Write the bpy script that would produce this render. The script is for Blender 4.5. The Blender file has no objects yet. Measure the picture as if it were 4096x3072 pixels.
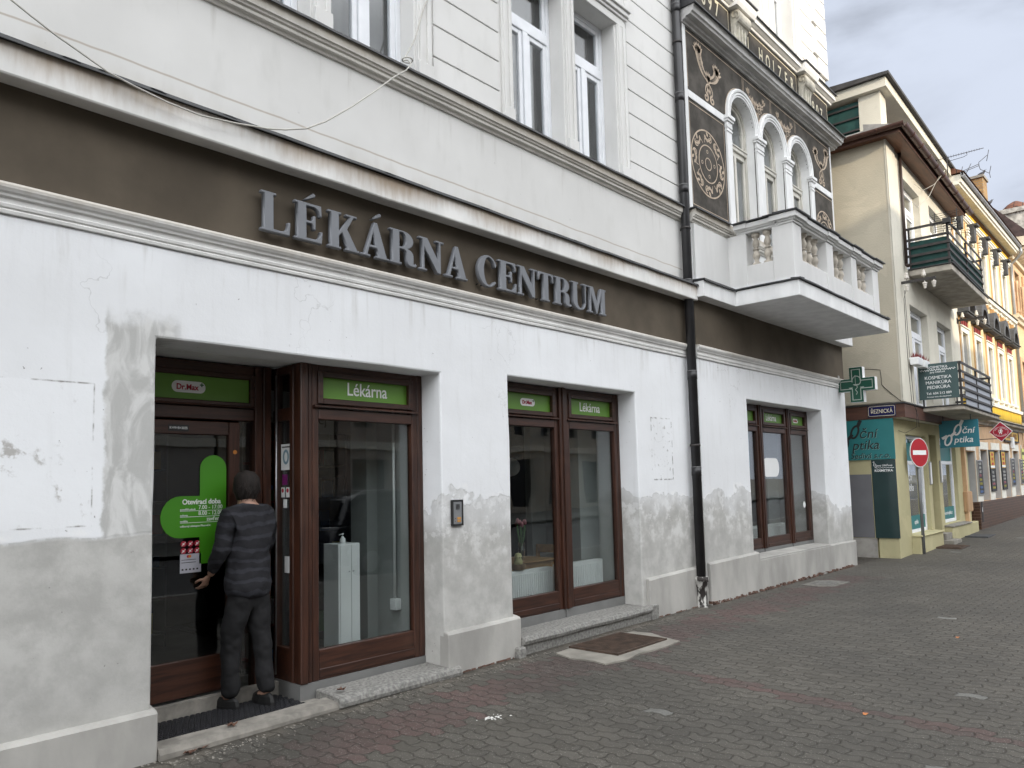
import bpy, bmesh, math, random
from mathutils import Matrix, Vector, noise
random.seed(11)
SC = bpy.context.scene
COL = SC.collection
PI = math.pi
def T(x, y, z): return Matrix.Translation((x, y, z))
def RZ(d): return Matrix.Rotation(math.radians(d), 4, 'Z')
def RY(d): return Matrix.Rotation(math.radians(d), 4, 'Y')
def RX(d): return Matrix.Rotation(math.radians(d), 4, 'X')

# ------------------------------------------------------------------ camera
cam_d = bpy.data.cameras.new('camera')
cam = bpy.data.objects.new('camera', cam_d)
COL.objects.link(cam)
cam.matrix_world = Matrix(((0.67499, -0.04658, -0.73635, 0.0),
                           (-0.73742, -0.07553, -0.67119, -5.01),
                           (-0.02435, 0.99605, -0.08534, 1.65),
                           (0, 0, 0, 1)))
cam_d.sensor_width = 36.0
cam_d.lens = 26.756
cam_d.shift_y = 0.0355
cam_d.clip_start = 0.05
cam_d.clip_end = 2000
SC.camera = cam

# ------------------------------------------------------------------ light
SUN_EL, SUN_AZ = math.radians(16.0), math.radians(197.0)   # azimuth from +Y towards +X
sun_dir = Vector((math.sin(SUN_AZ) * math.cos(SUN_EL), math.cos(SUN_AZ) * math.cos(SUN_EL), math.sin(SUN_EL)))
sl = bpy.data.lights.new('sun', 'SUN')
sl.energy = 4.6
sl.angle = math.radians(0.5)
sl.color = (1.0, 0.86, 0.66)
so = bpy.data.objects.new('sun', sl)
COL.objects.link(so)
so.rotation_euler = sun_dir.to_track_quat('Z', 'Y').to_euler()

W = bpy.data.worlds.new('World')
SC.world = W
W.use_nodes = True
wt = W.node_tree
wt.nodes.clear()
def wn(t, **k):
    n = wt.nodes.new(t)
    for a, v in k.items(): setattr(n, a, v)
    return n
def wl(a, b): wt.links.new(a, b)
w_out = wn('ShaderNodeOutputWorld')
w_bg = wn('ShaderNodeBackground')
w_sky = wn('ShaderNodeTexSky', sky_type='NISHITA')
w_sky.sun_disc = False
w_sky.sun_elevation = SUN_EL
w_sky.sun_rotation = SUN_AZ
w_sky.air_density = 1.0
w_sky.dust_density = 1.5
w_tc = wn('ShaderNodeTexCoord')
w_map = wn('ShaderNodeMapping')
w_map.inputs['Scale'].default_value = (1.0, 1.0, 2.4)
w_map.inputs['Location'].default_value = (0.35, 0.1, 0.2)
wl(w_tc.outputs['Generated'], w_map.inputs['Vector'])
w_no = wn('ShaderNodeTexNoise')
w_no.inputs['Scale'].default_value = 2.7
w_no.inputs['Detail'].default_value = 6
w_no.inputs['Roughness'].default_value = 0.5
w_no.inputs['Distortion'].default_value = 0.4
wl(w_map.outputs['Vector'], w_no.inputs['Vector'])
w_cov = wn('ShaderNodeMapRange', interpolation_type='SMOOTHSTEP')
w_cov.inputs['From Min'].default_value = 0.25
w_cov.inputs['From Max'].default_value = 0.55
w_cov.inputs['To Min'].default_value = 0.86
wl(w_no.outputs['Fac'], w_cov.inputs['Value'])
# clouds are brighter on the sun's side of the sky than on the far side
w_dot = wn('ShaderNodeVectorMath', operation='DOT_PRODUCT')
w_dot.inputs[1].default_value = (-0.44, -0.79, 0.43)
wl(w_tc.outputs['Generated'], w_dot.inputs[0])
w_side = wn('ShaderNodeMapRange', interpolation_type='SMOOTHSTEP')
w_side.inputs['From Min'].default_value = -0.15
w_side.inputs['From Max'].default_value = 0.80
w_side.inputs['To Min'].default_value = 7.6
w_side.inputs['To Max'].default_value = 46.0
wl(w_dot.outputs['Value'], w_side.inputs['Value'])
w_ccol = wn('ShaderNodeMapRange', interpolation_type='SMOOTHSTEP')
w_ccol.inputs['From Min'].default_value = 0.38
w_ccol.inputs['From Max'].default_value = 0.66
w_ccol.inputs['To Min'].default_value = 0.74
w_ccol.inputs['To Max'].default_value = 1.32
wl(w_no.outputs['Fac'], w_ccol.inputs['Value'])
w_mul = wn('ShaderNodeMath', operation='MULTIPLY')
wl(w_side.outputs['Result'], w_mul.inputs[0])
wl(w_ccol.outputs['Result'], w_mul.inputs[1])
w_cc = wn('ShaderNodeVectorMath', operation='SCALE')
w_tint = wn('ShaderNodeMix', data_type='RGBA')
wl(w_side.outputs['Result'], w_tint.inputs[0])
w_tint.inputs[6].default_value = (0.90, 0.985, 1.16, 1)
w_tint.inputs[7].default_value = (0.965, 0.985, 1.015, 1)
w_tf = wn('ShaderNodeMapRange')
w_tf.inputs['From Min'].default_value = 7.6
w_tf.inputs['From Max'].default_value = 20.0
wl(w_side.outputs['Result'], w_tf.inputs['Value'])
wl(w_tf.outputs['Result'], w_tint.inputs[0])
wl(w_tint.outputs[2], w_cc.inputs[0])
wl(w_mul.outputs[0], w_cc.inputs['Scale'])
w_mix = wn('ShaderNodeMix', data_type='RGBA')
wl(w_cov.outputs['Result'], w_mix.inputs[0])
wl(w_sky.outputs['Color'], w_mix.inputs[6])
wl(w_cc.outputs['Vector'], w_mix.inputs[7])
wl(w_mix.outputs[2], w_bg.inputs['Color'])
w_bg.inputs['Strength'].default_value = 0.1
wl(w_bg.outputs[0], w_out.inputs['Surface'])

SC.view_settings.view_transform = 'Standard'
SC.view_settings.look = 'None'
SC.view_settings.gamma = 1.0
SC.view_settings.use_curve_mapping = False
SC.view_settings.exposure = -0.36
SC.cycles.max_bounces = 8
SC.cycles.transparent_max_bounces = 12

# ------------------------------------------------------------------ mesh helpers
WM = {}
SPLIT = set('''rail door_rail impost pilaster window_surround shop_reveal rusticated_course window_post base_board pale_strip quoin orange_pilaster
white_surround shop_pane curtain return_wall inner_partition side_wall floor_slab flashing flashing_lap end_block apron voussoir railing_post red_tile
storey_moulding frieze_border bell_button knob prohibition_mark payment_print hanger terrace_rail attic_wall window_reveal window_column leg eye
moulding cornice side_plinth window_lining clamp door joint_ring sgraffito_ornament sgraffito_hatching net_screen corner_strip'''.split())
class B:
    """collects geometry in a frame and links it as ONE mesh object"""
    def __init__(s, frame=None):
        s.v, s.f, s.sm = [], [], []
        s.fr = frame or Matrix()
    def q(s, pts, smooth=False):
        i = len(s.v); s.v += [Vector(p) for p in pts]
        s.f.append(tuple(range(i, i + len(pts)))); s.sm.append(smooth)
    def box(s, x0, x1, y0, y1, z0, z1):
        if x0 > x1: x0, x1 = x1, x0
        if y0 > y1: y0, y1 = y1, y0
        if z0 > z1: z0, z1 = z1, z0
        i = len(s.v)
        s.v += [Vector(p) for p in ((x0,y0,z0),(x1,y0,z0),(x1,y1,z0),(x0,y1,z0),(x0,y0,z1),(x1,y0,z1),(x1,y1,z1),(x0,y1,z1))]
        for f in ((0,3,2,1),(4,5,6,7),(0,1,5,4),(1,2,6,5),(2,3,7,6),(3,0,4,7)):
            s.f.append(tuple(i + k for k in f)); s.sm.append(False)
        return s
    def bar(s, a, b, w, h=None, up=(0,0,1)):
        """rectangular bar from a to b"""
        a, b = Vector(a), Vector(b); h = h or w
        d = (b - a).normalized(); u = Vector(up)
        if abs(d.dot(u)) > .98: u = Vector((0,1,0))
        r = d.cross(u).normalized() * w / 2; u = r.cross(d).normalized() * h / 2
        i = len(s.v)
        s.v += [a-r-u, a+r-u, a+r+u, a-r+u, b-r-u, b+r-u, b+r+u, b-r+u]
        for f in ((0,3,2,1),(4,5,6,7),(0,1,5,4),(1,2,6,5),(2,3,7,6),(3,0,4,7)):
            s.f.append(tuple(i + k for k in f)); s.sm.append(False)
        return s
    def prof(s, x0, x1, pts, axis='x', n=1, caps=True):
        """extrude a closed (a,b) polygon: along x -> (y,z), y -> (x,z), z -> (x,y)"""
        def P(t, a, b): return {'x': (t,a,b), 'y': (a,t,b), 'z': (a,b,t)}[axis]
        m = len(pts); i = len(s.v)
        for k in range(n + 1):
            t = x0 + (x1 - x0) * k / n
            s.v += [Vector(P(t, a, b)) for a, b in pts]
        for k in range(n):
            for j in range(m):
                j2 = (j + 1) % m
                s.f.append((i+k*m+j, i+k*m+j2, i+(k+1)*m+j2, i+(k+1)*m+j)); s.sm.append(False)
        if caps:
            s.f.append(tuple(i + j for j in reversed(range(m)))); s.sm.append(False)
            s.f.append(tuple(i + n*m + j for j in range(m))); s.sm.append(False)
        return s
    def tube(s, pts, r, n=8, caps=True):
        pts = [Vector(p) for p in pts]; i = len(s.v); K = len(pts)
        rs = r if isinstance(r, (list, tuple)) else [r] * K
        prev = None
        for k, p in enumerate(pts):
            d = (pts[min(k+1, K-1)] - pts[max(k-1, 0)]).normalized()
            if prev is None:
                u = d.orthogonal().normalized()
            else:
                u = (prev - d * prev.dot(d)).normalized()
            prev = u; w = d.cross(u)
            for j in range(n):
                a = 2 * PI * j / n
                s.v.append(p + (u * math.cos(a) + w * math.sin(a)) * rs[k])
        for k in range(K - 1):
            for j in range(n):
                j2 = (j + 1) % n
                s.f.append((i+k*n+j, i+k*n+j2, i+(k+1)*n+j2, i+(k+1)*n+j)); s.sm.append(True)
        if caps:
            s.f.append(tuple(i + j for j in reversed(range(n)))); s.sm.append(False)
            s.f.append(tuple(i + (K-1)*n + j for j in range(n))); s.sm.append(False)
        return s
    def lathe(s, c, pr, n=14, caps=True):
        """profile [(r,z)] about a vertical axis at c"""
        i = len(s.v); K = len(pr)
        for r, z in pr:
            for j in range(n):
                a = 2 * PI * j / n
                s.v.append(Vector((c[0] + r*math.cos(a), c[1] + r*math.sin(a), c[2] + z)))
        for k in range(K - 1):
            for j in range(n):
                j2 = (j + 1) % n
                s.f.append((i+k*n+j, i+k*n+j2, i+(k+1)*n+j2, i+(k+1)*n+j)); s.sm.append(True)
        if caps:
            s.f.append(tuple(i + j for j in reversed(range(n)))); s.sm.append(False)
            s.f.append(tuple(i + (K-1)*n + j for j in range(n))); s.sm.append(False)
        return s
    def disc(s, c, r, y, n=24, rz=None):
        """flat disc facing -y at (x,z)"""
        rz = rz or r
        s.q([(c[0] + r*math.cos(2*PI*k/n), y, c[1] + rz*math.sin(2*PI*k/n)) for k in range(n)])
        return s
    def ribbon(s, pts, w, y, closed=False):
        """flat band of width w along (x,z) points, facing -y"""
        K = len(pts); i = len(s.v); P = [Vector((a, b)) for a, b in pts]
        for k in range(K):
            if closed: d = P[(k+1) % K] - P[(k-1) % K]
            else: d = P[min(k+1, K-1)] - P[max(k-1, 0)]
            d = d.normalized() if d.length > 1e-9 else Vector((1, 0))
            ww = (w[k] if isinstance(w, (list, tuple)) else w) / 2
            nx, nz = -d.y * ww, d.x * ww
            s.v += [Vector((P[k].x + nx, y, P[k].y + nz)), Vector((P[k].x - nx, y, P[k].y - nz))]
        for k in range(K if closed else K - 1):
            a, b = i + 2*k, i + 2*((k+1) % K)
            s.f.append((a, a+1, b+1, b)); s.sm.append(False)
        return s
    def wall(s, x0, x1, z0, z1, holes, y0, y1, step=.4):
        """wall slab with rectangular openings and their reveals"""
        def cuts(a, b, hs):
            e = sorted({a, b} | {min(max(h, a), b) for h in hs}); r = [e[0]]
            for p, t in zip(e, e[1:]):
                n = max(1, round((t - p) / step))
                r += [p + (t - p) * k / n for k in range(1, n + 1)]
            return r
        xs = cuts(x0, x1, [h[i] for h in holes for i in (0, 1)])
        zs = cuts(z0, z1, [h[i] for h in holes for i in (2, 3)])
        def hole(a, b): return any(h[0] < a < h[1] and h[2] < b < h[3] for h in holes)
        d = {}
        def V(i, j, k):
            key = (i, j, k)
            if key not in d:
                d[key] = len(s.v); s.v.append(Vector((xs[i], (y0, y1)[k], zs[j])))
            return d[key]
        nx, nz = len(xs) - 1, len(zs) - 1
        full = [[not hole((xs[i]+xs[i+1])/2, (zs[j]+zs[j+1])/2) for j in range(nz)] for i in range(nx)]
        def F(*a): s.f.append(a); s.sm.append(False)
        for i in range(nx):
            for j in range(nz):
                if not full[i][j]: continue
                F(V(i,j,0), V(i+1,j,0), V(i+1,j+1,0), V(i,j+1,0))
                F(V(i,j,1), V(i,j+1,1), V(i+1,j+1,1), V(i+1,j,1))
                if i == 0 or not full[i-1][j]: F(V(i,j,0), V(i,j+1,0), V(i,j+1,1), V(i,j,1))
                if i == nx-1 or not full[i+1][j]: F(V(i+1,j,0), V(i+1,j,1), V(i+1,j+1,1), V(i+1,j+1,0))
                if j == 0 or not full[i][j-1]: F(V(i,j,0), V(i,j,1), V(i+1,j,1), V(i+1,j,0))
                if j == nz-1 or not full[i][j+1]: F(V(i,j+1,0), V(i+1,j+1,0), V(i+1,j+1,1), V(i,j+1,1))
        return s
    def frame(s, x0, x1, z0, z1, y0, y1, w, wb=None, wt=None):
        """four butted bars round an opening"""
        wb = w if wb is None else wb; wt = w if wt is None else wt
        s.box(x0, x0+w, y0, y1, z0, z1); s.box(x1-w, x1, y0, y1, z0, z1)
        if wb: s.box(x0+w, x1-w, y0+.002, y1, z0, z0+wb)
        if wt: s.box(x0+w, x1-w, y0+.002, y1, z1-wt, z1)
        return s
    def islands(s, tol=.02):
        """vertex groups that touch nothing else"""
        p = list(range(len(s.v)))
        def find(a):
            while p[a] != a: p[a] = p[p[a]]; a = p[a]
            return a
        for f in s.f:
            r = find(f[0])
            for k in f[1:]: p[find(k)] = r
        bb = {}
        for i, v in enumerate(s.v):
            r = find(i)
            if r not in bb: bb[r] = [v.copy(), v.copy()]
            lo, hi = bb[r]
            for k in range(3): lo[k] = min(lo[k], v[k]); hi[k] = max(hi[k], v[k])
        ks = list(bb)
        for i, a in enumerate(ks):
            for c in ks[i+1:]:
                if all(bb[a][0][k] - tol <= bb[c][1][k] and bb[c][0][k] - tol <= bb[a][1][k] for k in range(3)): p[find(c)] = find(a)
        gs = {}
        for i in range(len(s.f)): gs.setdefault(find(s.f[i][0]), []).append(i)
        return list(gs.values())
    def build(s, name, mat, parent=None, bevel=0, wob=0, wf=1.5, seg=1, smooth=False):
        if name in SPLIT and len(s.f) < 3000:
            gs = s.islands()
            if len(gs) > 1:
                first = None
                for g in gs:
                    b = B(s.fr); mp = {}
                    for i in g:
                        fc = []
                        for k in s.f[i]:
                            if k not in mp: mp[k] = len(b.v); b.v.append(s.v[k])
                            fc.append(mp[k])
                        b.f.append(tuple(fc)); b.sm.append(s.sm[i])
                    o = b._build(name, mat, parent, bevel, wob, wf, seg, smooth); first = first or o
                return first
        return s._build(name, mat, parent, bevel, wob, wf, seg, smooth)
    def _build(s, name, mat, parent, bevel, wob, wf, seg, smooth):
        me = bpy.data.meshes.new(name)
        M = s.fr
        if parent is not None: M = WM[parent.name].inverted() @ M
        if wob:
            vs = []
            for v in s.v:
                w_ = s.fr @ v
                n = noise.noise_vector(w_ * wf) * wob + noise.noise_vector(w_ * wf * 5 + Vector((7, 3, 1))) * wob * .35
                vs.append(M @ (v + n))
        else: vs = [M @ v for v in s.v]
        me.from_pydata(vs, [], s.f)
        me.polygons.foreach_set('use_smooth', [True] * len(s.f) if smooth else s.sm)
        bm = bmesh.new(); bm.from_mesh(me)
        bmesh.ops.recalc_face_normals(bm, faces=bm.faces)
        bm.to_mesh(me); bm.free()
        me.materials.append(mat)
        o = bpy.data.objects.new(name, me); COL.objects.link(o)
        if parent is not None: o.parent = parent; WM[o.name] = WM[parent.name]
        else: WM[o.name] = Matrix()
        if bevel:
            m = o.modifiers.new('bevel', 'BEVEL'); m.width = bevel; m.segments = seg
            m.limit_method = 'ANGLE'; m.angle_limit = math.radians(50)
        return o

def tag(o, label=None, cat=None, group=None, kind=None):
    if label: o['label'] = label
    if cat: o['category'] = cat
    if group: o['group'] = group
    if kind: o['kind'] = kind
    return o
def thing(name, label, cat, M=None, group=None):
    o = bpy.data.objects.new(name, None); COL.objects.link(o)
    o.empty_display_size = .2
    M = M if isinstance(M, Matrix) else (T(*M) if M else Matrix())
    o.matrix_world = M; WM[o.name] = M.copy()
    return tag(o, label, cat, group)
def copy_tree(o, M=None, parent=None):
    c = o.copy(); COL.objects.link(c)
    if parent is None: c.matrix_world = M; WM[c.name] = M.copy()
    else: c.parent = parent; WM[c.name] = WM[parent.name]
    for ch in [x for x in COL.objects if x.parent == o]: copy_tree(ch, None, c)
    return c
def text(body, M, size, mat, parent, name='lettering', align='CENTER', bold=0, shear=0, xs=1.0, extr=.0015, space=1.0):
    cu = bpy.data.curves.new('t', 'FONT'); cu.body = body; cu.size = size
    cu.align_x = align; cu.align_y = 'CENTER'; cu.offset = bold; cu.shear = shear; cu.extrude = extr
    cu.space_character = space; cu.resolution_u = 4
    to = bpy.data.objects.new('t', cu); COL.objects.link(to)
    bpy.context.view_layer.update()
    me = bpy.data.meshes.new_from_object(to.evaluated_get(bpy.context.evaluated_depsgraph_get()))
    bpy.data.objects.remove(to); bpy.data.curves.remove(cu)
    Mx = M @ RX(90) @ Matrix.Diagonal((xs, 1, 1, 1))
    if parent is not None: Mx = WM[parent.name].inverted() @ Mx
    me.transform(Mx); me.materials.clear(); me.materials.append(mat); me.name = name
    o = bpy.data.objects.new(name, me); COL.objects.link(o)
    if parent is not None: o.parent = parent; WM[o.name] = WM[parent.name]
    return o
def gz(x):
    """height of the gently rising pavement"""
    P = ((-60, -.3), (2.4, 0), (5, .03), (8, .045), (15.5, .05), (22, .2), (31, .3), (140, 2.0))
    for (a, za), (b, zb) in zip(P, P[1:]):
        if x <= b: return za + (zb - za) * (x - a) / (b - a)
    return P[-1][1]

# ------------------------------------------------------------------ materials
class G:
    """small helper to write a node material"""
    def __init__(s, name):
        s.m = bpy.data.materials.new(name); s.m.use_nodes = True
        s.t = s.m.node_tree; s.b = s.t.nodes['Principled BSDF']
        s.out = s.t.nodes['Material Output']; s._p = None
    def node(s, t, ins=None, **at):
        n = s.t.nodes.new(t)
        for k, v in at.items(): setattr(n, k, v)
        for k, v in (ins or {}).items():
            if isinstance(v, bpy.types.NodeSocket): s.t.links.new(v, n.inputs[k])
            else: n.inputs[k].default_value = v
        return n
    def pos(s):
        if not s._p:
            s._p = s.node('ShaderNodeNewGeometry').outputs['Position']
            x = s.node('ShaderNodeSeparateXYZ', {0: s._p}); s.x, s.y, s.z = x.outputs
        return s._p
    def obj(s): return s.node('ShaderNodeTexCoord').outputs['Object']
    def ma(s, op, a, b=0.0, c=0.0): return s.node('ShaderNodeMath', {0: a, 1: b, 2: c}, operation=op).outputs[0]
    def sc(s, v, k):
        return s.node('ShaderNodeMapping', {'Vector': v, 'Scale': k}).outputs[0]
    def noise(s, scale, detail=4, vec=None, rough=.55, dist=0):
        return s.node('ShaderNodeTexNoise', {'Vector': vec if vec is not None else s.pos(), 'Scale': scale, 'Detail': detail, 'Roughness': rough, 'Distortion': dist}).outputs['Fac']
    def step(s, v, a, b, lo=0.0, hi=1.0):
        """smooth ramp from lo at a to hi at b"""
        if a > b: a, b, lo, hi = b, a, hi, lo
        return s.node('ShaderNodeMapRange', {'Value': v, 'From Min': a, 'From Max': b, 'To Min': lo, 'To Max': hi}, interpolation_type='SMOOTHSTEP').outputs[0]
    def mix(s, f, a, b, mode='MIX'):
        def c(v): return v if isinstance(v, bpy.types.NodeSocket) else (*v, 1)
        return s.node('ShaderNodeMix', {0: f, 6: c(a), 7: c(b)}, data_type='RGBA', blend_type=mode).outputs[2]
    def bump(s, h, strength=.3, dist=.01):
        s.t.links.new(s.node('ShaderNodeBump', {'Height': h, 'Strength': strength, 'Distance': dist}).outputs[0], s.b.inputs['Normal'])
    def set(s, col, rough=.6, metal=0, spec=None):
        for k, v in (('Base Color', col), ('Roughness', rough), ('Metallic', metal)):
            if isinstance(v, bpy.types.NodeSocket): s.t.links.new(v, s.b.inputs[k])
            else: s.b.inputs[k].default_value = (*v, 1) if k == 'Base Color' else v
        if spec is not None: s.b.inputs['Specular IOR Level'].default_value = spec
        return s.m
def pm(name, col, rough=.6, var=.12, scale=4, bump=0, bscale=60, metal=0, streak=None, spec=None):
    """plain material with mottling, optional vertical streaks and fine grain"""
    g = G(name); p = g.pos()
    n = g.noise(scale, 5, g.sc(p, streak) if streak else p)
    a = tuple(max(0, c * (1 - var)) for c in col); b = tuple(min(1, c * (1 + var)) for c in col)
    c = g.mix(g.step(n, .3, .7), a, b)
    if bump: g.bump(g.noise(bscale, 3), bump, .004)
    return g.set(c, rough, metal, spec)

def plaster_lower():
    g = G('white plaster with damp foot'); p = g.pos()
    n1 = g.noise(.9, 4); n2 = g.noise(4.5, 6, rough=.62); n3 = g.noise(17, 5); nst = g.noise(2.2, 5, g.sc(p, (6, 6, .5)))
    white = g.mix(g.step(n1, .3, .7), (.80, .815, .83), (.73, .74, .75))
    white = g.mix(g.step(nst, .52, .8, 0, .35), white, (.60, .60, .59))
    damp = g.mix(g.step(n2, .32, .68), (.385, .38, .36), (.52, .515, .49))
    damp = g.mix(g.step(n1, .35, .65, 0, .35), damp, (.40, .395, .375))
    # pale efflorescence on the piers
    eff = g.ma('MULTIPLY', g.step(n2, .5, .66, 0, .8), g.step(g.x, 2.0, 2.2))
    eff = g.ma('MULTIPLY', eff, g.step(g.z, .7, 1.1, 0, .75))
    damp = g.mix(eff, damp, (.68, .68, .665))
    fk = g.ma('MULTIPLY', g.step(g.noise(7, 7, rough=.7), .55, .575), g.step(g.x, 2.0, 2.2))
    fk = g.ma('MULTIPLY', fk, g.step(g.z, .9, 1.35, 0, .55))
    damp = g.mix(fk, damp, (.71, .71, .695))
    damp = g.mix(g.step(g.z, .55, .1, 0, .3), damp, (.36, .345, .31))
    left = g.step(g.x, 2.2, 2.05)
    # left of the door a straight repair edge, elsewhere an uneven tide line
    h = g.ma('ADD', g.ma('MULTIPLY', left, -.10), 1.50)
    n5 = g.noise(2.1, 3, rough=.5)
    amp = g.ma('ADD', g.ma('MULTIPLY', left, -.62), .7)
    wave = g.ma('MULTIPLY', g.ma('SUBTRACT', g.ma('ADD', g.ma('MULTIPLY', n2, .18), g.ma('MULTIPLY', n5, .82)), .5), amp)
    dz = g.ma('SUBTRACT', g.ma('ADD', g.z, g.ma('MULTIPLY', wave, 1.5)), h)
    dz = g.ma('ADD', dz, g.step(g.x, 13.2, 13.7, 0, .32))
    md = g.ma('ADD', g.step(dz, .018, -.018, 0, .48), g.step(dz, .06, -.40, 0, .52))
    md = g.ma('MAXIMUM', md, g.ma('MULTIPLY', left, g.step(dz, .012, -.015)))
    # repaired strip beside the door jamb
    xx = g.ma('ADD', g.x, g.ma('MULTIPLY', g.ma('SUBTRACT', n2, .5), .16))
    zz = g.ma('ADD', g.z, g.ma('MULTIPLY', g.ma('SUBTRACT', n2, .5), .3))
    pa = g.ma('MULTIPLY', g.step(xx, 1.745, 1.775), g.step(xx, 2.32, 2.12))
    pa = g.ma('MULTIPLY', pa, g.step(zz, 2.86, 2.72))
    patch = g.mix(g.step(g.noise(5, 6, g.sc(p, (1.5, 1, .6)), dist=1.2), .4, .62), (.45, .45, .435), (.62, .62, .605))
    nd = g.noise(11, 4, g.sc(p, (1, 1, .10)))
    drip = g.ma('MULTIPLY', g.step(nd, .52, .72), g.step(g.ma('ADD', g.z, g.ma('MULTIPLY', g.ma('SUBTRACT', n2, .5), .5)), 2.85, 3.26))
    white = g.mix(g.ma('MULTIPLY', drip, .42), white, (.46, .45, .42))
    col = g.mix(md, white, damp)
    tide = g.ma('MULTIPLY', g.step(g.ma('ABSOLUTE', g.ma('SUBTRACT', dz, .035)), .03, .006), g.step(n2, .45, .6))
    col = g.mix(g.ma('MULTIPLY', tide, .6), col, (.84, .84, .83))
    edge = g.ma('MULTIPLY', g.step(g.ma('ABSOLUTE', dz), .012, .002), g.step(n3, .42, .58))
    col = g.mix(g.ma('MULTIPLY', edge, .35), col, (.30, .29, .26))
    # ghost of an old painted board, with flaked spots
    ob = g.ma('MULTIPLY', g.step(g.x, 1.72, 1.68), g.ma('MULTIPLY', g.step(g.z, 2.34, 2.33), g.step(g.z, 1.46, 1.47)))
    fl = g.ma('MULTIPLY', ob, g.step(n2, .56, .66))
    fl = g.ma('MULTIPLY', fl, g.step(n3, .45, .55))
    col = g.mix(g.ma('MULTIPLY', ob, .5), col, (.82, .835, .85))
    col = g.mix(g.ma('MULTIPLY', fl, .75), col, (.33, .31, .28))
    col = g.mix(g.ma('MULTIPLY', pa, g.step(md, 1, 0)), col, patch)
    # outline of a removed notice on the pier beside the downpipe
    def rect_line(x0, x1, z0, z1, w):
        ax = g.ma('ABSOLUTE', g.ma('SUBTRACT', g.x, (x0+x1)/2)); az = g.ma('ABSOLUTE', g.ma('SUBTRACT', g.z, (z0+z1)/2))
        dd = g.ma('MAXIMUM', g.ma('SUBTRACT', ax, (x1-x0)/2), g.ma('SUBTRACT', az, (z1-z0)/2))
        return g.step(g.ma('ABSOLUTE', dd), w, 0), g.step(dd, .01, -.01)
    ln, ins = rect_line(8.02, 8.5, 1.68, 2.44, .014)
    col = g.mix(g.ma('MULTIPLY', ln, g.step(n3, .47, .6)), col, (.25, .25, .24))
    col = g.mix(g.ma('MULTIPLY', g.ma('MULTIPLY', ins, g.step(n3, .6, .66)), .6), col, (.3, .29, .27))
    ln2, _ = rect_line(.2, 1.70, 1.47, 2.335, .008)
    col = g.mix(g.ma('MULTIPLY', ln2, g.step(n2, .45, .6)), col, (.22, .21, .19))
    # hairline cracks
    vo = g.node('ShaderNodeTexVoronoi', {'Vector': g.sc(g.node('ShaderNodeVectorMath', {0: p, 1: g.node('ShaderNodeTexNoise', {'Vector': p, 'Scale': 3.0, 'Detail': 4}).outputs['Color']}, operation='ADD').outputs[0], (.55, .55, .4)), 'Scale': 1.0}, feature='DISTANCE_TO_EDGE').outputs['Distance']
    cr = g.ma('MULTIPLY', g.step(vo, .0035, .001), g.step(n1, .48, .6))
    col = g.mix(g.ma('MULTIPLY', cr, .32), col, (.3, .3, .29))
    pits = g.step(g.noise(26, 2), .735, .76)
    col = g.mix(g.ma('MULTIPLY', pits, .7), col, (.22, .21, .20))
    g.bump(g.ma('ADD', g.ma('MULTIPLY', g.step(dz, .014, -.004), -.35), g.ma('ADD', g.ma('MULTIPLY', n2, .8), g.ma('ADD', g.ma('MULTIPLY', n3, .35), g.ma('MULTIPLY', g.noise(90, 2), .12)))), .4, .012)
    return g.set(col, .88, spec=.25)
def plaster_upper():
    g = G('upper plaster off white'); p = g.pos()
    n1 = g.noise(.8, 4); n2 = g.noise(5, 6, g.sc(p, (1, 1, .35))); n3 = g.noise(22, 4)
    col = g.mix(g.step(n1, .3, .7), (.71, .705, .685), (.63, .625, .605))
    col = g.mix(g.step(n2, .52, .75, 0, .45), col, (.56, .555, .53))
    zl = g.ma('ADD', g.z, g.ma('MULTIPLY', g.ma('SUBTRACT', g.noise(2.5, 4), .5), .03))
    line = g.ma('MULTIPLY', g.step(g.ma('ABSOLUTE', g.ma('SUBTRACT', zl, 4.475)), .011, .002), g.step(g.x, 9.0, 8.9))
    col = g.mix(g.ma('MULTIPLY', line, .55), col, (.30, .22, .14))
    low = g.step(zl, 4.47, 4.33, 0, .4)
    col = g.mix(g.ma('MULTIPLY', low, g.step(n2, .35, .6)), col, (.52, .49, .43))
    nd = g.noise(9, 4, g.sc(p, (1, 1, .08)))
    dr = g.ma('MULTIPLY', g.step(nd, .55, .75), g.step(g.ma('ADD', g.z, g.ma('MULTIPLY', g.ma('SUBTRACT', n2, .5), .5)), 4.7, 5.1))
    dr = g.ma('MULTIPLY', dr, g.step(g.z, 5.14, 5.12))
    col = g.mix(g.ma('MULTIPLY', dr, .5), col, (.38, .36, .32))
    sp = g.ma('MULTIPLY', g.step(n3, .68, .74), g.step(n1, .5, .62))
    col = g.mix(g.ma('MULTIPLY', sp, .5), col, (.3, .29, .27))
    g.bump(g.ma('ADD', n2, g.ma('MULTIPLY', n3, .3)), .25, .01)
    return g.set(col, .88, spec=.25)
def stained_trim(name, base, ztop, zr, stain=(.30, .22, .14), k=.8):
    """white moulding with rusty run-off below its flashing"""
    g = G(name); p = g.pos()
    n = g.noise(3.2, 6, g.sc(p, (1.0, 1.0, .25))); n1 = g.noise(.7, 3); nf = g.noise(24, 4, g.sc(p, (1, 1, .2)))
    lv = g.ma('ADD', g.z, g.ma('ADD', g.ma('MULTIPLY', g.ma('SUBTRACT', n1, .5), zr * 2.6), g.ma('MULTIPLY', g.ma('SUBTRACT', nf, .5), zr * .8)))
    m = g.step(lv, ztop - zr, ztop + zr * .25, 0, k)
    col = g.mix(g.step(n, .35, .7), base, tuple(c * .86 for c in base))
    col = g.mix(m, col, stain)
    g.bump(n, .2, .006)
    return g.set(col, .85, spec=.25)
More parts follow.
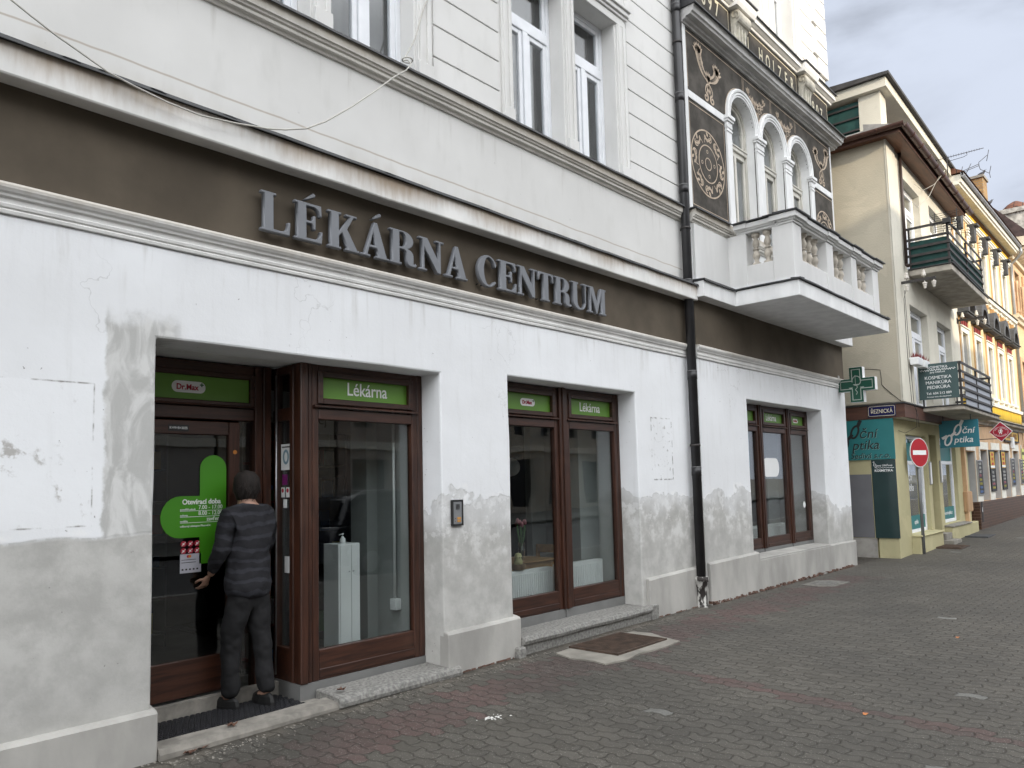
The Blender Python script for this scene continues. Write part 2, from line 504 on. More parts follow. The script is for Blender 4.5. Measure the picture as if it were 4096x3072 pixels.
def wood(name, sc):
    g = G(name); p = g.pos()
    n = g.noise(7, 6, g.sc(p, sc), dist=.6); n2 = g.noise(2, 3)
    f = g.noise(40, 3, g.sc(p, sc))
    col = g.mix(g.step(n, .3, .7), (.022, .0078, .0042), (.060, .0215, .0115))
    col = g.mix(g.step(f, .5, .75, 0, .5), col, (.022, .008, .004))
    col = g.mix(g.step(n2, .55, .75, 0, .35), col, (.095, .045, .027))
    g.bump(f, .25, .003)
    return g.set(col, .42)
def glass(name, tint=(.93, .95, .94), k=1.5, rough=0.0):
    g = G(name); t = g.t; t.nodes.remove(g.b)
    bf = g.node('ShaderNodeNewGeometry').outputs['Backfacing']
    fr = g.node('ShaderNodeFresnel', {'IOR': g.ma('ADD', 1.45, g.ma('MULTIPLY', bf, 1/1.45 - 1.45))}).outputs[0]
    fac = g.ma('MINIMUM', g.ma('MULTIPLY', fr, k), 1.0)
    tr = g.node('ShaderNodeBsdfTransparent', {'Color': (*tint, 1)}).outputs[0]
    n = g.noise(.9, 2)
    bp = g.node('ShaderNodeBump', {'Height': n, 'Strength': .06, 'Distance': .05}).outputs[0]
    gl = g.node('ShaderNodeBsdfGlossy', {'Color': (1, 1, 1, 1), 'Roughness': rough, 'Normal': bp}).outputs[0]
    mx = g.node('ShaderNodeMixShader', {0: fac, 1: tr, 2: gl}).outputs[0]
    t.links.new(mx, g.out.inputs['Surface'])
    return g.m
def pavers():
    g = G('interlocking concrete pavers'); p = g.pos()
    def tri(v, per): return g.ma('PINGPONG', v, per)
    A = .016
    u = g.ma('ADD', g.y, g.ma('MULTIPLY', g.ma('SUBTRACT', tri(g.x, .0525), .026), .30))
    v = g.ma('ADD', g.x, g.ma('MULTIPLY', g.ma('SUBTRACT', g.node('ShaderNodeMapRange', {'Value': tri(g.y, .1), 'From Min': .03, 'From Max': .07}, interpolation_type='SMOOTHSTEP').outputs[0], .5), .022))
    jit = g.ma('MULTIPLY', g.ma('SUBTRACT', g.noise(2.3, 3), .5), .018)
    v = g.ma('ADD', v, jit); u = g.ma('ADD', u, jit)
    w, h = .2, .105
    row = g.ma('FLOOR', g.ma('DIVIDE', v, h))
    off = g.ma('MULTIPLY', g.ma('MODULO', g.ma('ABSOLUTE', row), 2.0), .5)
    uu = g.ma('ADD', g.ma('DIVIDE', u, w), off); cu = g.ma('FLOOR', uu)
    fu = g.ma('FRACT', uu); fv = g.ma('FRACT', g.ma('DIVIDE', v, h))
    du = g.ma('MULTIPLY', g.ma('MINIMUM', fu, g.ma('SUBTRACT', 1.0, fu)), w)
    dv = g.ma('MULTIPLY', g.ma('MINIMUM', fv, g.ma('SUBTRACT', 1.0, fv)), h)
    d = g.ma('MINIMUM', du, dv)
    d = g.ma('ADD', d, g.ma('MULTIPLY', g.ma('SUBTRACT', g.noise(60, 3), .5), .006))
    cell = g.node('ShaderNodeCombineXYZ', {0: row, 1: cu}).outputs[0]
    wn_ = g.node('ShaderNodeTexWhiteNoise', {0: cell}, noise_dimensions='3D').outputs['Value']
    wn2 = g.node('ShaderNodeTexWhiteNoise', {0: g.node('ShaderNodeVectorMath', {0: cell, 1: (17.3, 4.1, 2.2)}, operation='ADD').outputs[0]}, noise_dimensions='3D').outputs['Value']
    cy = g.ma('MULTIPLY', g.ma('SUBTRACT', g.ma('ADD', cu, .5), off), w)      # centre of the stone
    cx = g.ma('MULTIPLY', g.ma('ADD', row, .5), h)
    def between(val, a, b): return g.ma('MULTIPLY', g.ma('GREATER_THAN', val, a), g.ma('LESS_THAN', val, b))
    # a red course along the house and one across the pavement
    hy = g.ma('ADD', cy, g.ma('MULTIPLY', g.ma('SUBTRACT', wn2, .5), .22))
    red1 = g.ma('MULTIPLY', between(hy, -.98, -.38), g.ma('GREATER_THAN', wn_, .12))
    red1 = g.ma('MULTIPLY', red1, g.ma('LESS_THAN', cx, 13.0))
    lx = g.ma('ADD', 6.05, g.ma('MULTIPLY', cy, .135))
    red2 = g.ma('LESS_THAN', g.ma('ABSOLUTE', g.ma('SUBTRACT', cx, lx)), .084)
    red2 = g.ma('MULTIPLY', red2, g.ma('LESS_THAN', cy, -.9))
    red = g.ma('MAXIMUM', red1, red2)
    big = g.noise(.55, 4)
    grey = g.mix(wn_, (.072, .066, .055), (.100, .092, .078))
    odd = g.ma('GREATER_THAN', wn2, .9965)
    grey = g.mix(odd, grey, (.20, .20, .185))
    redc = g.mix(wn_, (.080, .055, .049), (.104, .069, .062))
    col = g.mix(red, grey, redc)
    col = g.mix(g.step(big, .35, .7, 0, .6), col, (.050, .047, .042))
    col = g.mix(g.step(g.noise(9, 5), .45, .75, 0, .4), col, (.098, .092, .080))
    vo = g.node('ShaderNodeTexVoronoi', {'Vector': p, 'Scale': 105.0, 'Randomness': 1.0})
    wc = g.node('ShaderNodeSeparateColor', {0: vo.outputs['Color']}).outputs[0]
    core = g.step(vo.outputs['Distance'], .46, .3)
    worn = g.step(g.noise(1.6, 3), .35, .6, .35, 1.0)
    col = g.mix(g.ma('MULTIPLY', g.ma('MULTIPLY', g.ma('GREATER_THAN', wc, .85), core), g.ma('MULTIPLY', worn, .75)), col, (.27, .26, .23))
    col = g.mix(g.ma('MULTIPLY', g.ma('MULTIPLY', g.ma('LESS_THAN', wc, .2), core), g.ma('MULTIPLY', worn, .7)), col, (.032, .03, .028))
    sand = g.ma('MULTIPLY', g.step(g.y, -.32, .0), g.step(g.noise(3, 5), .4, .6))
    col = g.mix(g.ma('MULTIPLY', sand, .6), col, (.17, .145, .115))
    dirt_shade = g.ma('MULTIPLY', g.step(g.ma('ADD', g.y, g.ma('MULTIPLY', g.ma('SUBTRACT', g.noise(4, 5), .5), .14)), -.17, -.07), .65)  # dirt at the wall foot, with a contact shadow painted into the same dark band
    col = g.mix(dirt_shade, col, (.040, .035, .028))
    joint = g.step(d, .0062, .0016, 0, .72)
    col = g.mix(joint, col, g.mix(g.noise(3, 4), (.024, .021, .017), (.050, .043, .033)))
    hgt = g.ma('ADD', g.ma('MULTIPLY', g.step(d, .002, .012), 1.0), g.ma('ADD', g.ma('MULTIPLY', g.noise(150, 2), .22), g.ma('MULTIPLY', wn_, .45)))
    g.bump(hgt, .9, .008)
    return g.set(col, g.step(wn_, 0, 1, .62, .8), spec=.35)
M_LOW = plaster_lower()
M_UP = plaster_upper()
M_PLINTH = pm('grey cement plinth', (.37, .36, .335), .9, .2, 2.2, .3, 26, streak=(1, 1, .4))
M_WHITE = pm('white limewash trim', (.74, .745, .74), .85, .08, 5, .12, 40, streak=(1, 1, .4))
M_TRIM = stained_trim('weathered string moulding', (.76, .755, .735), 3.44, .04, (.40, .35, .28), .6)
M_COR = stained_trim('cornice white with rust run off', (.78, .775, .75), 4.25, .17, (.30, .215, .135), .85)
M_SILL = stained_trim('sill band with dirt', (.66, .64, .59), 5.30, .10, (.36, .30, .22), .7)
M_BROWN = pm('brown frieze paint', (.094, .077, .057), .85, .2, 1.6, .12, 25, spec=.25)
M_ZINC = pm('dark painted flashing', (.030, .031, .033), .5, .3, 6, .1, 30)
M_PIPE = pm('black painted pipe', (.016, .0155, .017), .42, .25, 5, .06, 40)
M_WOODV = wood('brown stained timber upright', (4.5, 4.5, .35))
M_WOODH = wood('brown stained timber rail', (.35, 4.5, 4.5))
M_GREYP = pm('grey painted base board', (.16, .16, .155), .6, .1, 4)
M_GLASS = glass('shop glass', (.86, .885, .88), 1.5)
M_UGLASS = glass('window glass', (.90, .92, .93), 1.3)
M_PVC = pm('white window frame', (.80, .82, .85), .45, .04, 5)
M_OLDW = pm('old white window paint', (.58, .56, .50), .6, .15, 8, .1, 40, streak=(1, 1, .2))
M_GREEN = pm('green sticker film', (.125, .285, .035), .45, .05, 3)
M_GREEN2 = pm('bright green door film', (.055, .25, .009), .45, .05, 3)
M_WTXT = pm('white lettering film', (.82, .83, .82), .5, .02, 3)
M_RED = pm('red lettering film', (.42, .02, .045), .5, .05, 3)
M_LETTER = pm('grey painted letters', (.165, .174, .190), .5, .05, 4)
M_GRAN = pm('granite step', (.20, .195, .18), .8, .35, 38, .35, 90)
M_SGR = pm('dark sgraffito render', (.078, .071, .062), .9, .3, 5, .5, 45, spec=.2)
M_SGL = pm('pale sgraffito line', (.47, .38, .29), .9, .18, 9)
M_CREAML = pm('cream frieze lettering', (.66, .60, .45), .9, .06, 9)
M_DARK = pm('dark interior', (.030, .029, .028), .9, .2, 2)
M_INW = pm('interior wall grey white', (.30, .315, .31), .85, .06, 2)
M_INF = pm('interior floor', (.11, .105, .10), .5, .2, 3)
M_BLACK = pm('black', (.012, .012, .012), .5, .1, 5)
M_STEEL = pm('brushed steel', (.42, .42, .43), .35, .06, 8, metal=.9)
M_RUST = pm('rusty steel grating', (.060, .038, .026), .75, .35, 12, .2, 60)
M_CONC = pm('old concrete', (.23, .215, .185), .9, .2, 5, .4, 35)
M_WPL = pm('white lacquer', (.78, .79, .79), .4, .02, 3)
M_CABLE = pm('pale cable sheath', (.50, .485, .44), .6, .08, 9)
M_BALU = pm('cast stone baluster', (.45, .41, .35), .9, .2, 9, .25, 50)
M_INSUL = pm('porcelain insulator', (.62, .58, .52), .3, .15, 9)
M_IRON = pm('dark iron', (.030, .026, .024), .6, .3, 9, .1, 50)

# ------------------------------------------------------------------ ground
def strip(name, y0, y1, dz, mat, xs):
    b = B()
    for a, c in zip(xs, xs[1:]):
        b.q([(a, y0, gz(a)+dz), (c, y0, gz(c)+dz), (c, y1, gz(c)+dz), (a, y1, gz(a)+dz)])
    return tag(b.build(name, mat), kind='structure')
XS = [-60, -20, -5, 0, 1.2, 2.4, 3.6, 5, 6.5, 8, 10, 12, 14, 15.5, 17, 19, 20.5, 22, 25, 28, 31, 45, 70, 140]
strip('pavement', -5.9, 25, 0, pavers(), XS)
M_ASPH = pm('asphalt', (.052, .052, .053), .85, .15, 3, .4, 120)
strip('road', -14.0, -6.06, -.11, M_ASPH, XS)
strip('ground', -300, 300, -.30, pm('earth', (.09, .085, .07), .95, .2, .5), [-400] + XS[1:-1] + [500])
b = B()
for a, c in zip(XS, XS[1:]):
    i = len(b.v)
    for x in (a, c):
        b.v += [Vector((x, y, gz(x) + z)) for y, z in ((-6.05, -.29), (-6.05, .004), (-5.9, .004), (-5.9, -.29))]
    for f in ((0,1,5,4), (1,2,6,5), (2,3,7,6)): b.f.append(tuple(i+k for k in f)); b.sm.append(False)
tag(b.build('kerb', pm('granite kerb', (.25, .24, .23), .85, .25, 30, .3, 80)), kind='structure')
strip('pavement', -20, -14.0, .01, pm('far pavement', (.12, .12, .11), .9, .15, 3), XS)

# ------------------------------------------------------------------ the pharmacy house
PH = thing('pharmacy_house', 'long white rendered corner house with brown frieze band, brown shopfronts and stone balcony', 'building')
W1H = (2.07, 4.56, -.6, 2.67); W2H = (5.45, 7.70, -.6, 2.725); W3H = (10.50, 13.42, .50, 2.825)
b = B()
b.wall(-4, 9.07, -.5, 3.28, [W1H, W2H], 0, .34, .3)
wall_low = b.build('ground_floor_wall', M_LOW, PH, bevel=.016, wob=.007, seg=2)
b = B()
b.wall(9.07, 14.63, -.5, 3.28, [W3H], -.09, .27, .3)
b.build('bay_ground_floor_wall', M_LOW, PH, bevel=.014, wob=.006, seg=2)
# plinths
def plinth(x0, x1, ztop, y, zt2=None):
    b = B(); zt2 = zt2 or ztop; n = max(2, int((x1-x0)/.25))
    for k in range(n+1):
        x = x0 + (x1-x0)*k/n; zt = ztop + (zt2-ztop)*k/n
        i = len(b.v)
        b.v += [Vector((x, y+.12, -.4)), Vector((x, y, -.4)), Vector((x, y, zt-.018)), Vector((x, y+.02, zt)), Vector((x, y+.12, zt+.02))]
        if k:
            for j in range(5): b.f.append((i-5+j, i-5+(j+1) % 5, i+(j+1) % 5, i+j)); b.sm.append(False)
        if k in (0, n): b.f.append(tuple(range(i, i+5))); b.sm.append(False)
    return b.build('plinth', M_PLINTH, PH, bevel=.01, wob=.007, seg=2)
plinth(-4, 2.095, .30, -.05)
plinth(4.56, 5.50, .39, -.05, .40)
plinth(7.78, 8.99, .51, -.05, .55)
plinth(9.10, 10.58, .58, -.14, .61)
plinth(10.582, 14.66, .50, -.125, .50)
b = B(); b.prof(10.5, 13.42, [(-.124, .498), (.16, .505), (.16, .535), (-.11, .515)], n=10)
b.build('window_sill', M_PLINTH, PH, bevel=.006, wob=.004)
# grey base under the show windows
b = B(); b.box(3.29, 4.56, .25, .32, -.2, .165); b.box(3.29, 3.33, .32, .70, -.2, .165)
b.build('base_board', M_GREYP, PH)
b = B(); b.box(5.45, 7.70, .25, .32, -.2, .305)
b.box(6.56, 6.64, .235, .25, .18, .31)
b.build('base_board', M_GREYP, PH)
b = B(); b.box(10.50, 13.42, .17, .24, .5, .585); b.box(11.42, 11.52, .155, .17, .52, .585); b.box(12.50, 12.60, .155, .17, .52, .585)
b.build('base_board', M_GREYP, PH)

# string moulding, frieze, cornice, upper wall
STR = [(.0, 3.28), (-.016, 3.283), (-.02, 3.30), (-.010, 3.312), (-.022, 3.318), (-.026, 3.335), (-.014, 3.345),
       (-.016, 3.372), (-.034, 3.378), (-.038, 3.392), (-.052, 3.402), (-.064, 3.42), (-.066, 3.437), (-.058, 3.448), (-.05, 3.455), (0, 3.462), (.1, 3.462), (.1, 3.28)]
def sh(pts, dy): return [(y + dy, z) for y, z in pts]
b = B(); b.prof(-4, 9.072, STR, n=40); b.build('string_moulding', M_TRIM, PH, wob=.004)
b = B(); b.prof(9.05, 14.70, sh(STR, -.09), n=16); b.build('string_moulding', M_TRIM, PH, wob=.004)
b = B(); b.box(-4, 9.07, 0, .3, 3.462, 4.06); b.build('frieze_band', M_BROWN, PH)
b = B(); b.box(9.07, 14.63, -.09, .3, 3.462, 4.09); b.build('frieze_band', M_BROWN, PH)
b = B(); b.prof(-4, 9.06, [(.3, 4.06), (0, 4.055), (-.15, 4.04), (-.16, 4.045), (-.16, 4.238), (.3, 4.238)], n=30); b.build('cornice', M_COR, PH, bevel=.006, wob=.007)
def flashing(x0, x1, y, z, back=0, rise=.07, th=.022):
    b = B(); n = max(3, int((x1-x0)/.12)); rr = random.Random(int(x0*7+z*13))
    pts = [(back, z+rise), (y, z+th), (y-.012, z-.012), (y-.004, z-.014), (y+.004, z), (back, z)]
    b.prof(x0, x1, pts, n=n)
    o = b.build('flashing', M_ZINC, PH, wob=.005, wf=2.5)
    # small lifted laps
    return o
flashing(-4, 9.06, -.180, 4.240, th=.016)
b = B()
for x in (1.42, 1.62, 1.93, 2.42, 3.82, 4.95, 6.35, 7.4):
    b.q([(x, -.19, 4.25), (x+.10, -.19, 4.245), (x+.085, -.15, 4.275), (x+.02, -.16, 4.268)])
    b.q([(x+.10, -.19, 4.245), (x+.085, -.15, 4.275), (x+.11, -.14, 4.25)])
b.build('flashing_lap', M_ZINC, PH)
WB_ = 5.30
UPH = [(-.6, .28, WB_, 7.30), (.52, 1.38, WB_, 7.30), (2.38, 3.23, WB_, 7.30), (3.43, 4.31, WB_, 7.30), (5.63, 6.50, WB_, 7.30), (6.70, 7.54, WB_, 7.30)]
b = B(); b.wall(-4, 9.07, 4.2405, 12.2, UPH, 0, .30, .35)
b.build('upper_wall', M_UP, PH, bevel=.006, wob=.006)
SILL = [(0.02, 5.13), (-.02, 5.135), (-.03, 5.16), (-.055, 5.165), (-.06, 5.185), (-.045, 5.19), (-.07, 5.20), (-.075, 5.215), (-.09, 5.222), (-.10, 5.30), (.02, 5.30)]
b = B(); b.prof(-4, 9.06, SILL, n=40); b.build('sill_band', M_SILL, PH, wob=.004)
flashing(-4, 9.06, -.115, 5.303, .2, .03, .016)
# rusticated courses
b = B()
Z0 = 5.615
for (xa, xb) in ((-4, -.85), (1.60, 2.14), (4.53, 5.42), (7.775, 9.055)):
    zs = [5.335] + [Z0 + .31*k for k in range(22)]
    for za, zb in zip(zs, zs[1:]):
        b.box(xa, xb, -.016, .02, za+.008, zb-.008)
b.build('rusticated_course', M_UP, PH, bevel=.003, wob=.004)
# window surrounds
def surround(x0, x1, z0, z1, left=True):
    b = B()
    def jamb(xa, xb):
        b.box(xa, xb, -.028, .01, z0+.19, z1)
        w = xb - xa
        b.box(xa+w*.12, xa+w*.36, -.040, -.026, z0+.19, z1)
        b.box(xa+w*.62, xa+w*.9, -.046, -.026, z0+.19, z1)
        b.box(xa-.004, xb+.004, -.05, .01, z0+.012, z0+.19)
    return b, jamb
b, jamb = surround(0, 0, WB_, 7.30)
for xa, xb in ((.30, .50), (1.40, 1.57), (2.16, 2.36), (3.25, 3.41), (4.33, 4.50), (5.46, 5.61), (6.52, 6.68), (7.56, 7.745)): jamb(xa, xb)
for xa, xb in ((2.16, 4.50), (5.46, 7.745)):
    b.box(xa, xb, -.028, .01, 7.302, 7.40); b.box(xa-.02, xb+.02, -.05, .01, 7.40, 7.44); b.box(xa-.035, xb+.035, -.075, .01, 7.44, 7.50); b.box(xa-.05, xb+.05, -.10, .01, 7.50, 7.54)
b.build('window_surround', M_UP, PH, bevel=.004, wob=.004)
# upper windows: white frames, transom, two casements
def casement(parent, x0, x1, z0, z1, y, zt, mat=M_PVC, gm=M_UGLASS, fr=None, name='window'):
    b = B(fr); w = .055
    b.frame(x0, x1, z0, z1, y, y+.07, w)
    b.box(x0+w, x1-w, y-.008, y+.07, zt, zt+.11)
    b.frame(x0+w, x1-w, zt+.11, z1-w, y+.012, y+.06, .05)
    xm = (x0+x1)/2
    b.box(xm-.04, xm+.04, y-.012, y+.06, z0+w, zt)
    for a, c in ((x0+w, xm-.04), (xm+.04, x1-w)): b.frame(a, c, z0+w, zt, y+.008, y+.06, .055)
    o = b.build(name, mat, parent, bevel=.005)
    g = B(fr); g.box(x0+w, x1-w, y+.03, y+.038, z0+w, z1-w); g.build('pane', gm, o)
    return o
for h in UPH: casement(PH, h[0], h[1], h[2]+.03, h[3], .19, 6.62)
b = B()
for h in UPH:
    b.box(h[0]-.02, h[1]+.02, .42, .44, h[2]-.1, h[3]+.1)
    b.box(h[0]+.06, h[0]+.22, .36, .38, h[2], h[3])
b.build('curtain', pm('grey curtain', (.15, .15, .145), .9, .2, 3, streak=(9, 9, .2)), PH)

# ---- projecting bay
BX0, BX1 = 9.07, 14.63
b = B(); b.box(BX0, BX1, -.09, .3, 4.09, 5.19); b.build('bay_parapet_wall', M_WHITE, PH, wob=.004)
b = B(); b.prof(9.04, 14.72, sh([(.2, 4.09), (-.17, 4.085), (-.17, 4.30), (.2, 4.30)], -.09), n=12); b.build('bay_cornice', M_WHITE, PH, bevel=.006, wob=.005)
flashing(9.03, 9.95, -.28, 4.303, -.05, .04); flashing(13.80, 14.73, -.28, 4.303, -.05, .04)
b = B(); b.prof(9.05, 14.68, sh(SILL, -.09), n=14); b.build('bay_sill_band', M_SILL, PH, wob=.004)
flashing(9.03, 10.05, -.215, 5.303, .0, .03, .016)
AC = (10.82, 11.93, 13.04); AR = .42; ASP = 7.09
def arch_wall(b, x0, x1, z0, z1, arches, y0, y1, N=18):
    xs = x0
    for cx, r, za, zs in arches:
        b.box(xs, cx-r, y0, y1, z0, z1)
        pts = [(cx + r*math.cos(PI - PI*k/N), zs + r*math.sin(PI*k/N)) for k in range(N+1)]
        for (xa, pa), (xb, pb) in zip(pts, pts[1:]):
            b.q([(xa,y0,pa),(xb,y0,pb),(xb,y0,z1),(xa,y0,z1)])
            b.q([(xa,y0,pa),(xa,y1,pa),(xb,y1,pb),(xb,y0,pb)])
            b.q([(xa,y1,pa),(xa,y1,z1),(xb,y1,z1),(xb,y1,pb)])
            b.q([(xa,y0,z1),(xb,y0,z1),(xb,y1,z1),(xa,y1,z1)])
        xs = cx + r
    b.box(xs, x1, y0, y1, z0, z1)
b = B(); arch_wall(b, BX0, BX1, 5.30, 8.0, [(c, AR, 5.3, ASP) for c in AC], -.09, -.080); b.build('sgraffito_panel', M_SGR, PH)
b = B(); arch_wall(b, BX0+.002, BX1-.002, 5.30, 8.0, [(c, AR, 5.3, ASP) for c in AC], -.080, .34); b.build('window_reveal', M_WHITE, PH)
# pale edges, divider strip, piers and arch mouldings
b = B()
b.box(9.065, 9.15, -.10, -.088, 5.335, 7.98); b.box(14.585, 14.635, -.10, -.088, 5.335, 7.98)
for xa, xb in ((9.15, 10.23), (13.63, 14.585)): b.box(xa, xb, -.104, -.088, 6.93, 7.04)
b.build('pale_strip', M_WHITE, PH, bevel=.004)
b = B()
PIERS = [(10.23, 10.40), (11.24, 11.51), (12.35, 12.62), (13.46, 13.63)]
for xa, xb in PIERS: b.box(xa+.008, xb-.008, -.125, -.088, 5.335, 6.86)
b.build('pilaster', M_WHITE, PH, bevel=.004)
b = B()
for xa, xb in PIERS:
    b.box(xa, xb, -.135, -.085, 6.80, 6.83)
    b.box(xa, xb, -.135, -.088, 6.86, 6.95); b.box(xa-.02, xb+.012, -.155, -.08, 6.95, 6.985); b.box(xa-.035, xb+.02, -.175, -.08, 6.985, 7.04)
b.build('impost', M_WHITE, PH, bevel=.004)
prof_a = [(.309, -.075), (.309, -.118), (.345, -.118), (.352, -.132), (.385, -.134), (.392, -.120), (.405, -.12), (.412, -.142), (.45, -.15), (.458, -.132), (.478, -.13), (.482, -.088)]
prof_a = [(.419 + (r_-.309)*.72, y_) for r_, y_ in prof_a]
for c in AC:
    b = B(); pts = [(c-1, 7.04), (c-1, 7.12)]
    path = [(PI, 7.041)] + [(PI - PI*k/22, None) for k in range(23)] + [(0, 7.041)]
    i0 = len(b.v); m = len(prof_a)
    for a, zf in path:
        for r, y in prof_a:
            b.v.append(Vector((c + r*math.cos(a), y, zf if zf else ASP + r*math.sin(a))))
    for k in range(len(path)-1):
        for j in range(m-1):
            b.f.append((i0+k*m+j, i0+k*m+j+1, i0+(k+1)*m+j+1, i0+(k+1)*m+j)); b.sm.append(False)
    b.build('arch_moulding', M_WHITE, PH)
    # window in the arch
    f = B(); y = .04
    for rr, ya, yb in ((AR, y, y+.08), (AR-.055, y+.02, y+.07)):
        N = 16; ri = rr - .05
        for k in range(N):
            a0, a1 = PI - PI*k/N, PI - PI*(k+1)/N
            p = [(c+q*math.cos(t), ASP+q*math.sin(t)) for q, t in ((rr, a0), (rr, a1), (ri, a1), (ri, a0))]
            f.q([(x_, ya, z_) for x_, z_ in p]); f.q([(p[2][0], ya, p[2][1]), (p[3][0], ya, p[3][1]), (p[3][0], yb, p[3][1]), (p[2][0], yb, p[2][1])])
        f.box(c-rr, c-ri, ya, yb, 5.3, ASP); f.box(c+ri, c+rr, ya, yb, 5.3, ASP)
    f.box(c-AR+.05, c+AR-.05, y-.02, y+.07, 6.72, 6.80); f.box(c-AR+.05, c+AR-.05, y-.035, y-.018, 6.775, 6.80)
    f.box(c-AR+.105, c+AR-.105, y+.01, y+.07, 6.64, 6.72); f.box(c-.03, c+.03, y, y+.06, 5.3, 6.64)
    o = f.build('arched_window', M_OLDW, PH, bevel=.004)
    g = B(); g.box(c-AR+.05, c+AR-.05, y+.045, y+.05, 5.3, 7.46); g.build('pane', M_UGLASS, o)
    g = B(); g.box(c-.5, c+.5, .36, .37, 5.3, 7.6); g.build('curtain', pm('net curtain', (.09, .09, .087), .9, .15, 2, streak=(8, 8, .2)), o)

# ---- sgraffito ornament
def spiral(cx, cz, r0, r1, a0, turns, n=26):
    return [(cx + (r0+(r1-r0)*k/n)*math.cos(a0+2*PI*turns*k/n), cz + (r0+(r1-r0)*k/n)*math.sin(a0+2*PI*turns*k/n)) for k in range(n+1)]
def bez(p0, p1, p2, p3, n=12):
    r = []
    for k in range(n+1):
        t = k/n; u = 1-t
        r.append((u**3*p0[0]+3*u*u*t*p1[0]+3*u*t*t*p2[0]+t**3*p3[0], u**3*p0[1]+3*u*u*t*p1[1]+3*u*t*t*p2[1]+t**3*p3[1]))
    return r
def taper(n, w0, w1, mid=None): return [w0 + (w1-w0)*k/(n-1) for k in range(n)] if mid is None else [mid*math.sin(PI*min(1, .12+.88*k/(n-1)))+.004 for k in range(n)]
YS = -.0945
def ring(b, cx, cz, r, w, y=YS):
    b.ribbon([(cx + r*math.cos(2*PI*k/40), cz + r*math.sin(2*PI*k/40)) for k in range(40)], w, y, True)
def leaf(b, x, z, a, L, w, y=YS):
    ca, sa = math.cos(a), math.sin(a)
    P = [(0, 0), (.3, .5), (.65, .38), (1, 0), (.65, -.38), (.3, -.5)]
    b.q([(x + (p*ca*L - q*sa*w), y, z + (p*sa*L + q*ca*w)) for p, q in P])
def medallion(cx, cz, R):
    b = B()
    ring(b, cx, cz, R, .022); ring(b, cx, cz, R*.56, .018); ring(b, cx, cz, R*.18, .016)
    for k in range(4):
        a = PI/2*k + .1
        ring(b, cx + R*.37*math.cos(a), cz + R*.37*math.sin(a), .022, .011)
    for k in range(8):
        a = 2*PI*k/8; s = 1 if k % 2 else -1
        p = lambda r, t: (cx + R*r*math.cos(a+t), cz + R*r*math.sin(a+t))
        c = bez(p(.64, -.30*s), p(.98, -.2*s), p(.58, .12*s), p(.88, .24*s), 14)
        b.ribbon(c, taper(15, .012, .03), YS-.001)
        q = p(.80, .17*s); b.ribbon(spiral(q[0], q[1], .062, .012, a, 1.2*s, 18), taper(19, .02, .010), YS-.0018)
        leaf(b, *p(.70, -.1*s), a + 1.2*s, .11, .05); leaf(b, *p(.88, -.22*s), a + 2.4*s, .10, .05); leaf(b, *p(.84, .05*s), a - .6*s, .10, .045, YS-.0005)
    b.build('sgraffito_medallion', M_SGL, PH)
medallion(9.66, 6.12, .48); medallion(14.12, 6.12, .44)
def horn(b, x, z, s, k=1.0):
    """cornucopia pair with ribbons, s mirrors it"""
    def P(u, v): return (x + s*u*k, z + v*k)
    def R(pts, w, d=0): b.ribbon([P(*p) for p in pts], w, YS-d)
    for m in (1, -.92):
        c = bez((0, 0), (-.10*m, .10), (-.26*m, .10), (-.34*m, .42 if m > 0 else .26), 14)
        R(c, taper(15, .04, .17), .0004)
        R([(p_[0]+.05*m, p_[1]-.02) for p_ in c[3:]], .014, .0002)
        for q in range(3, 14, 2): leaf(b, *P(c[q][0]-.05*m, c[q][1]), (PI/2+.9*m if s > 0 else PI/2-.9*m), .10*k, .05*k, YS-.0001)
        tip = c[-1]
        for a in (-1.2, -.8, -.4, 0, .35, .7, 1.1):
            aa = PI/2 + a*.9 + .25*m
            leaf(b, *P(*tip), (aa if s > 0 else PI-aa), .21*k, .095*k, YS-.0012)
        for q in range(9):
            t = q/9; ax = tip[0] + .09*math.cos(q*2.1) ; az = tip[1]+.03 + .06*math.sin(q*1.7)
            b.disc(P(ax, az), .019*k, YS-.0016, 8)
        R(spiral(tip[0]+.11*m, tip[1]-.12, .06, .015, 1.5, 1.1*m, 16), taper(17, .034, .02), .0008)
        R(bez((c[5][0]+.04, c[5][1]+.03), (c[8][0]+.1, c[8][1]), (c[10][0]-.02, c[10][1]), (c[13][0]+.06*m, c[13][1]-.06)), .012, .001)
        R(spiral(.12*m, -.30, .085, .02, PI/2, 1.3*m, 20), taper(21, .036, .02), .0006)
        R(bez((0, -.02), (.12*m, -.05), (.16*m, -.18), (.12*m, -.215)), .02, .0003)
        for e in (-.35, .1, .45):
            hd.ribbon([P(c[q][0] + e*.075*q/14*m, c[q][1] + e*.03) for q in range(3, 15)], .010, YS-.0022)
        for q in range(4, 14, 2): hd.ribbon([P(c[q][0]-.03*m, c[q][1]-.012), P(c[q][0]+.035*m, c[q][1]+.012)], .008, YS-.0023)
    for a in (-.6, -.3, 0, .3, .6): leaf(b, *P(0, 0), PI/2 + a, .22*k, .075*k, YS-.0014)
    for a in (-.35, 0, .35): leaf(b, *P(0, -.03), -PI/2 + a, .2*k, .06*k, YS-.0014)
b = B(); hd = B(); horn(b, 9.78, 7.37, 1, .80); horn(b, 14.12, 7.37, -1, .80); hd.build('sgraffito_hatching', M_SGR, PH)
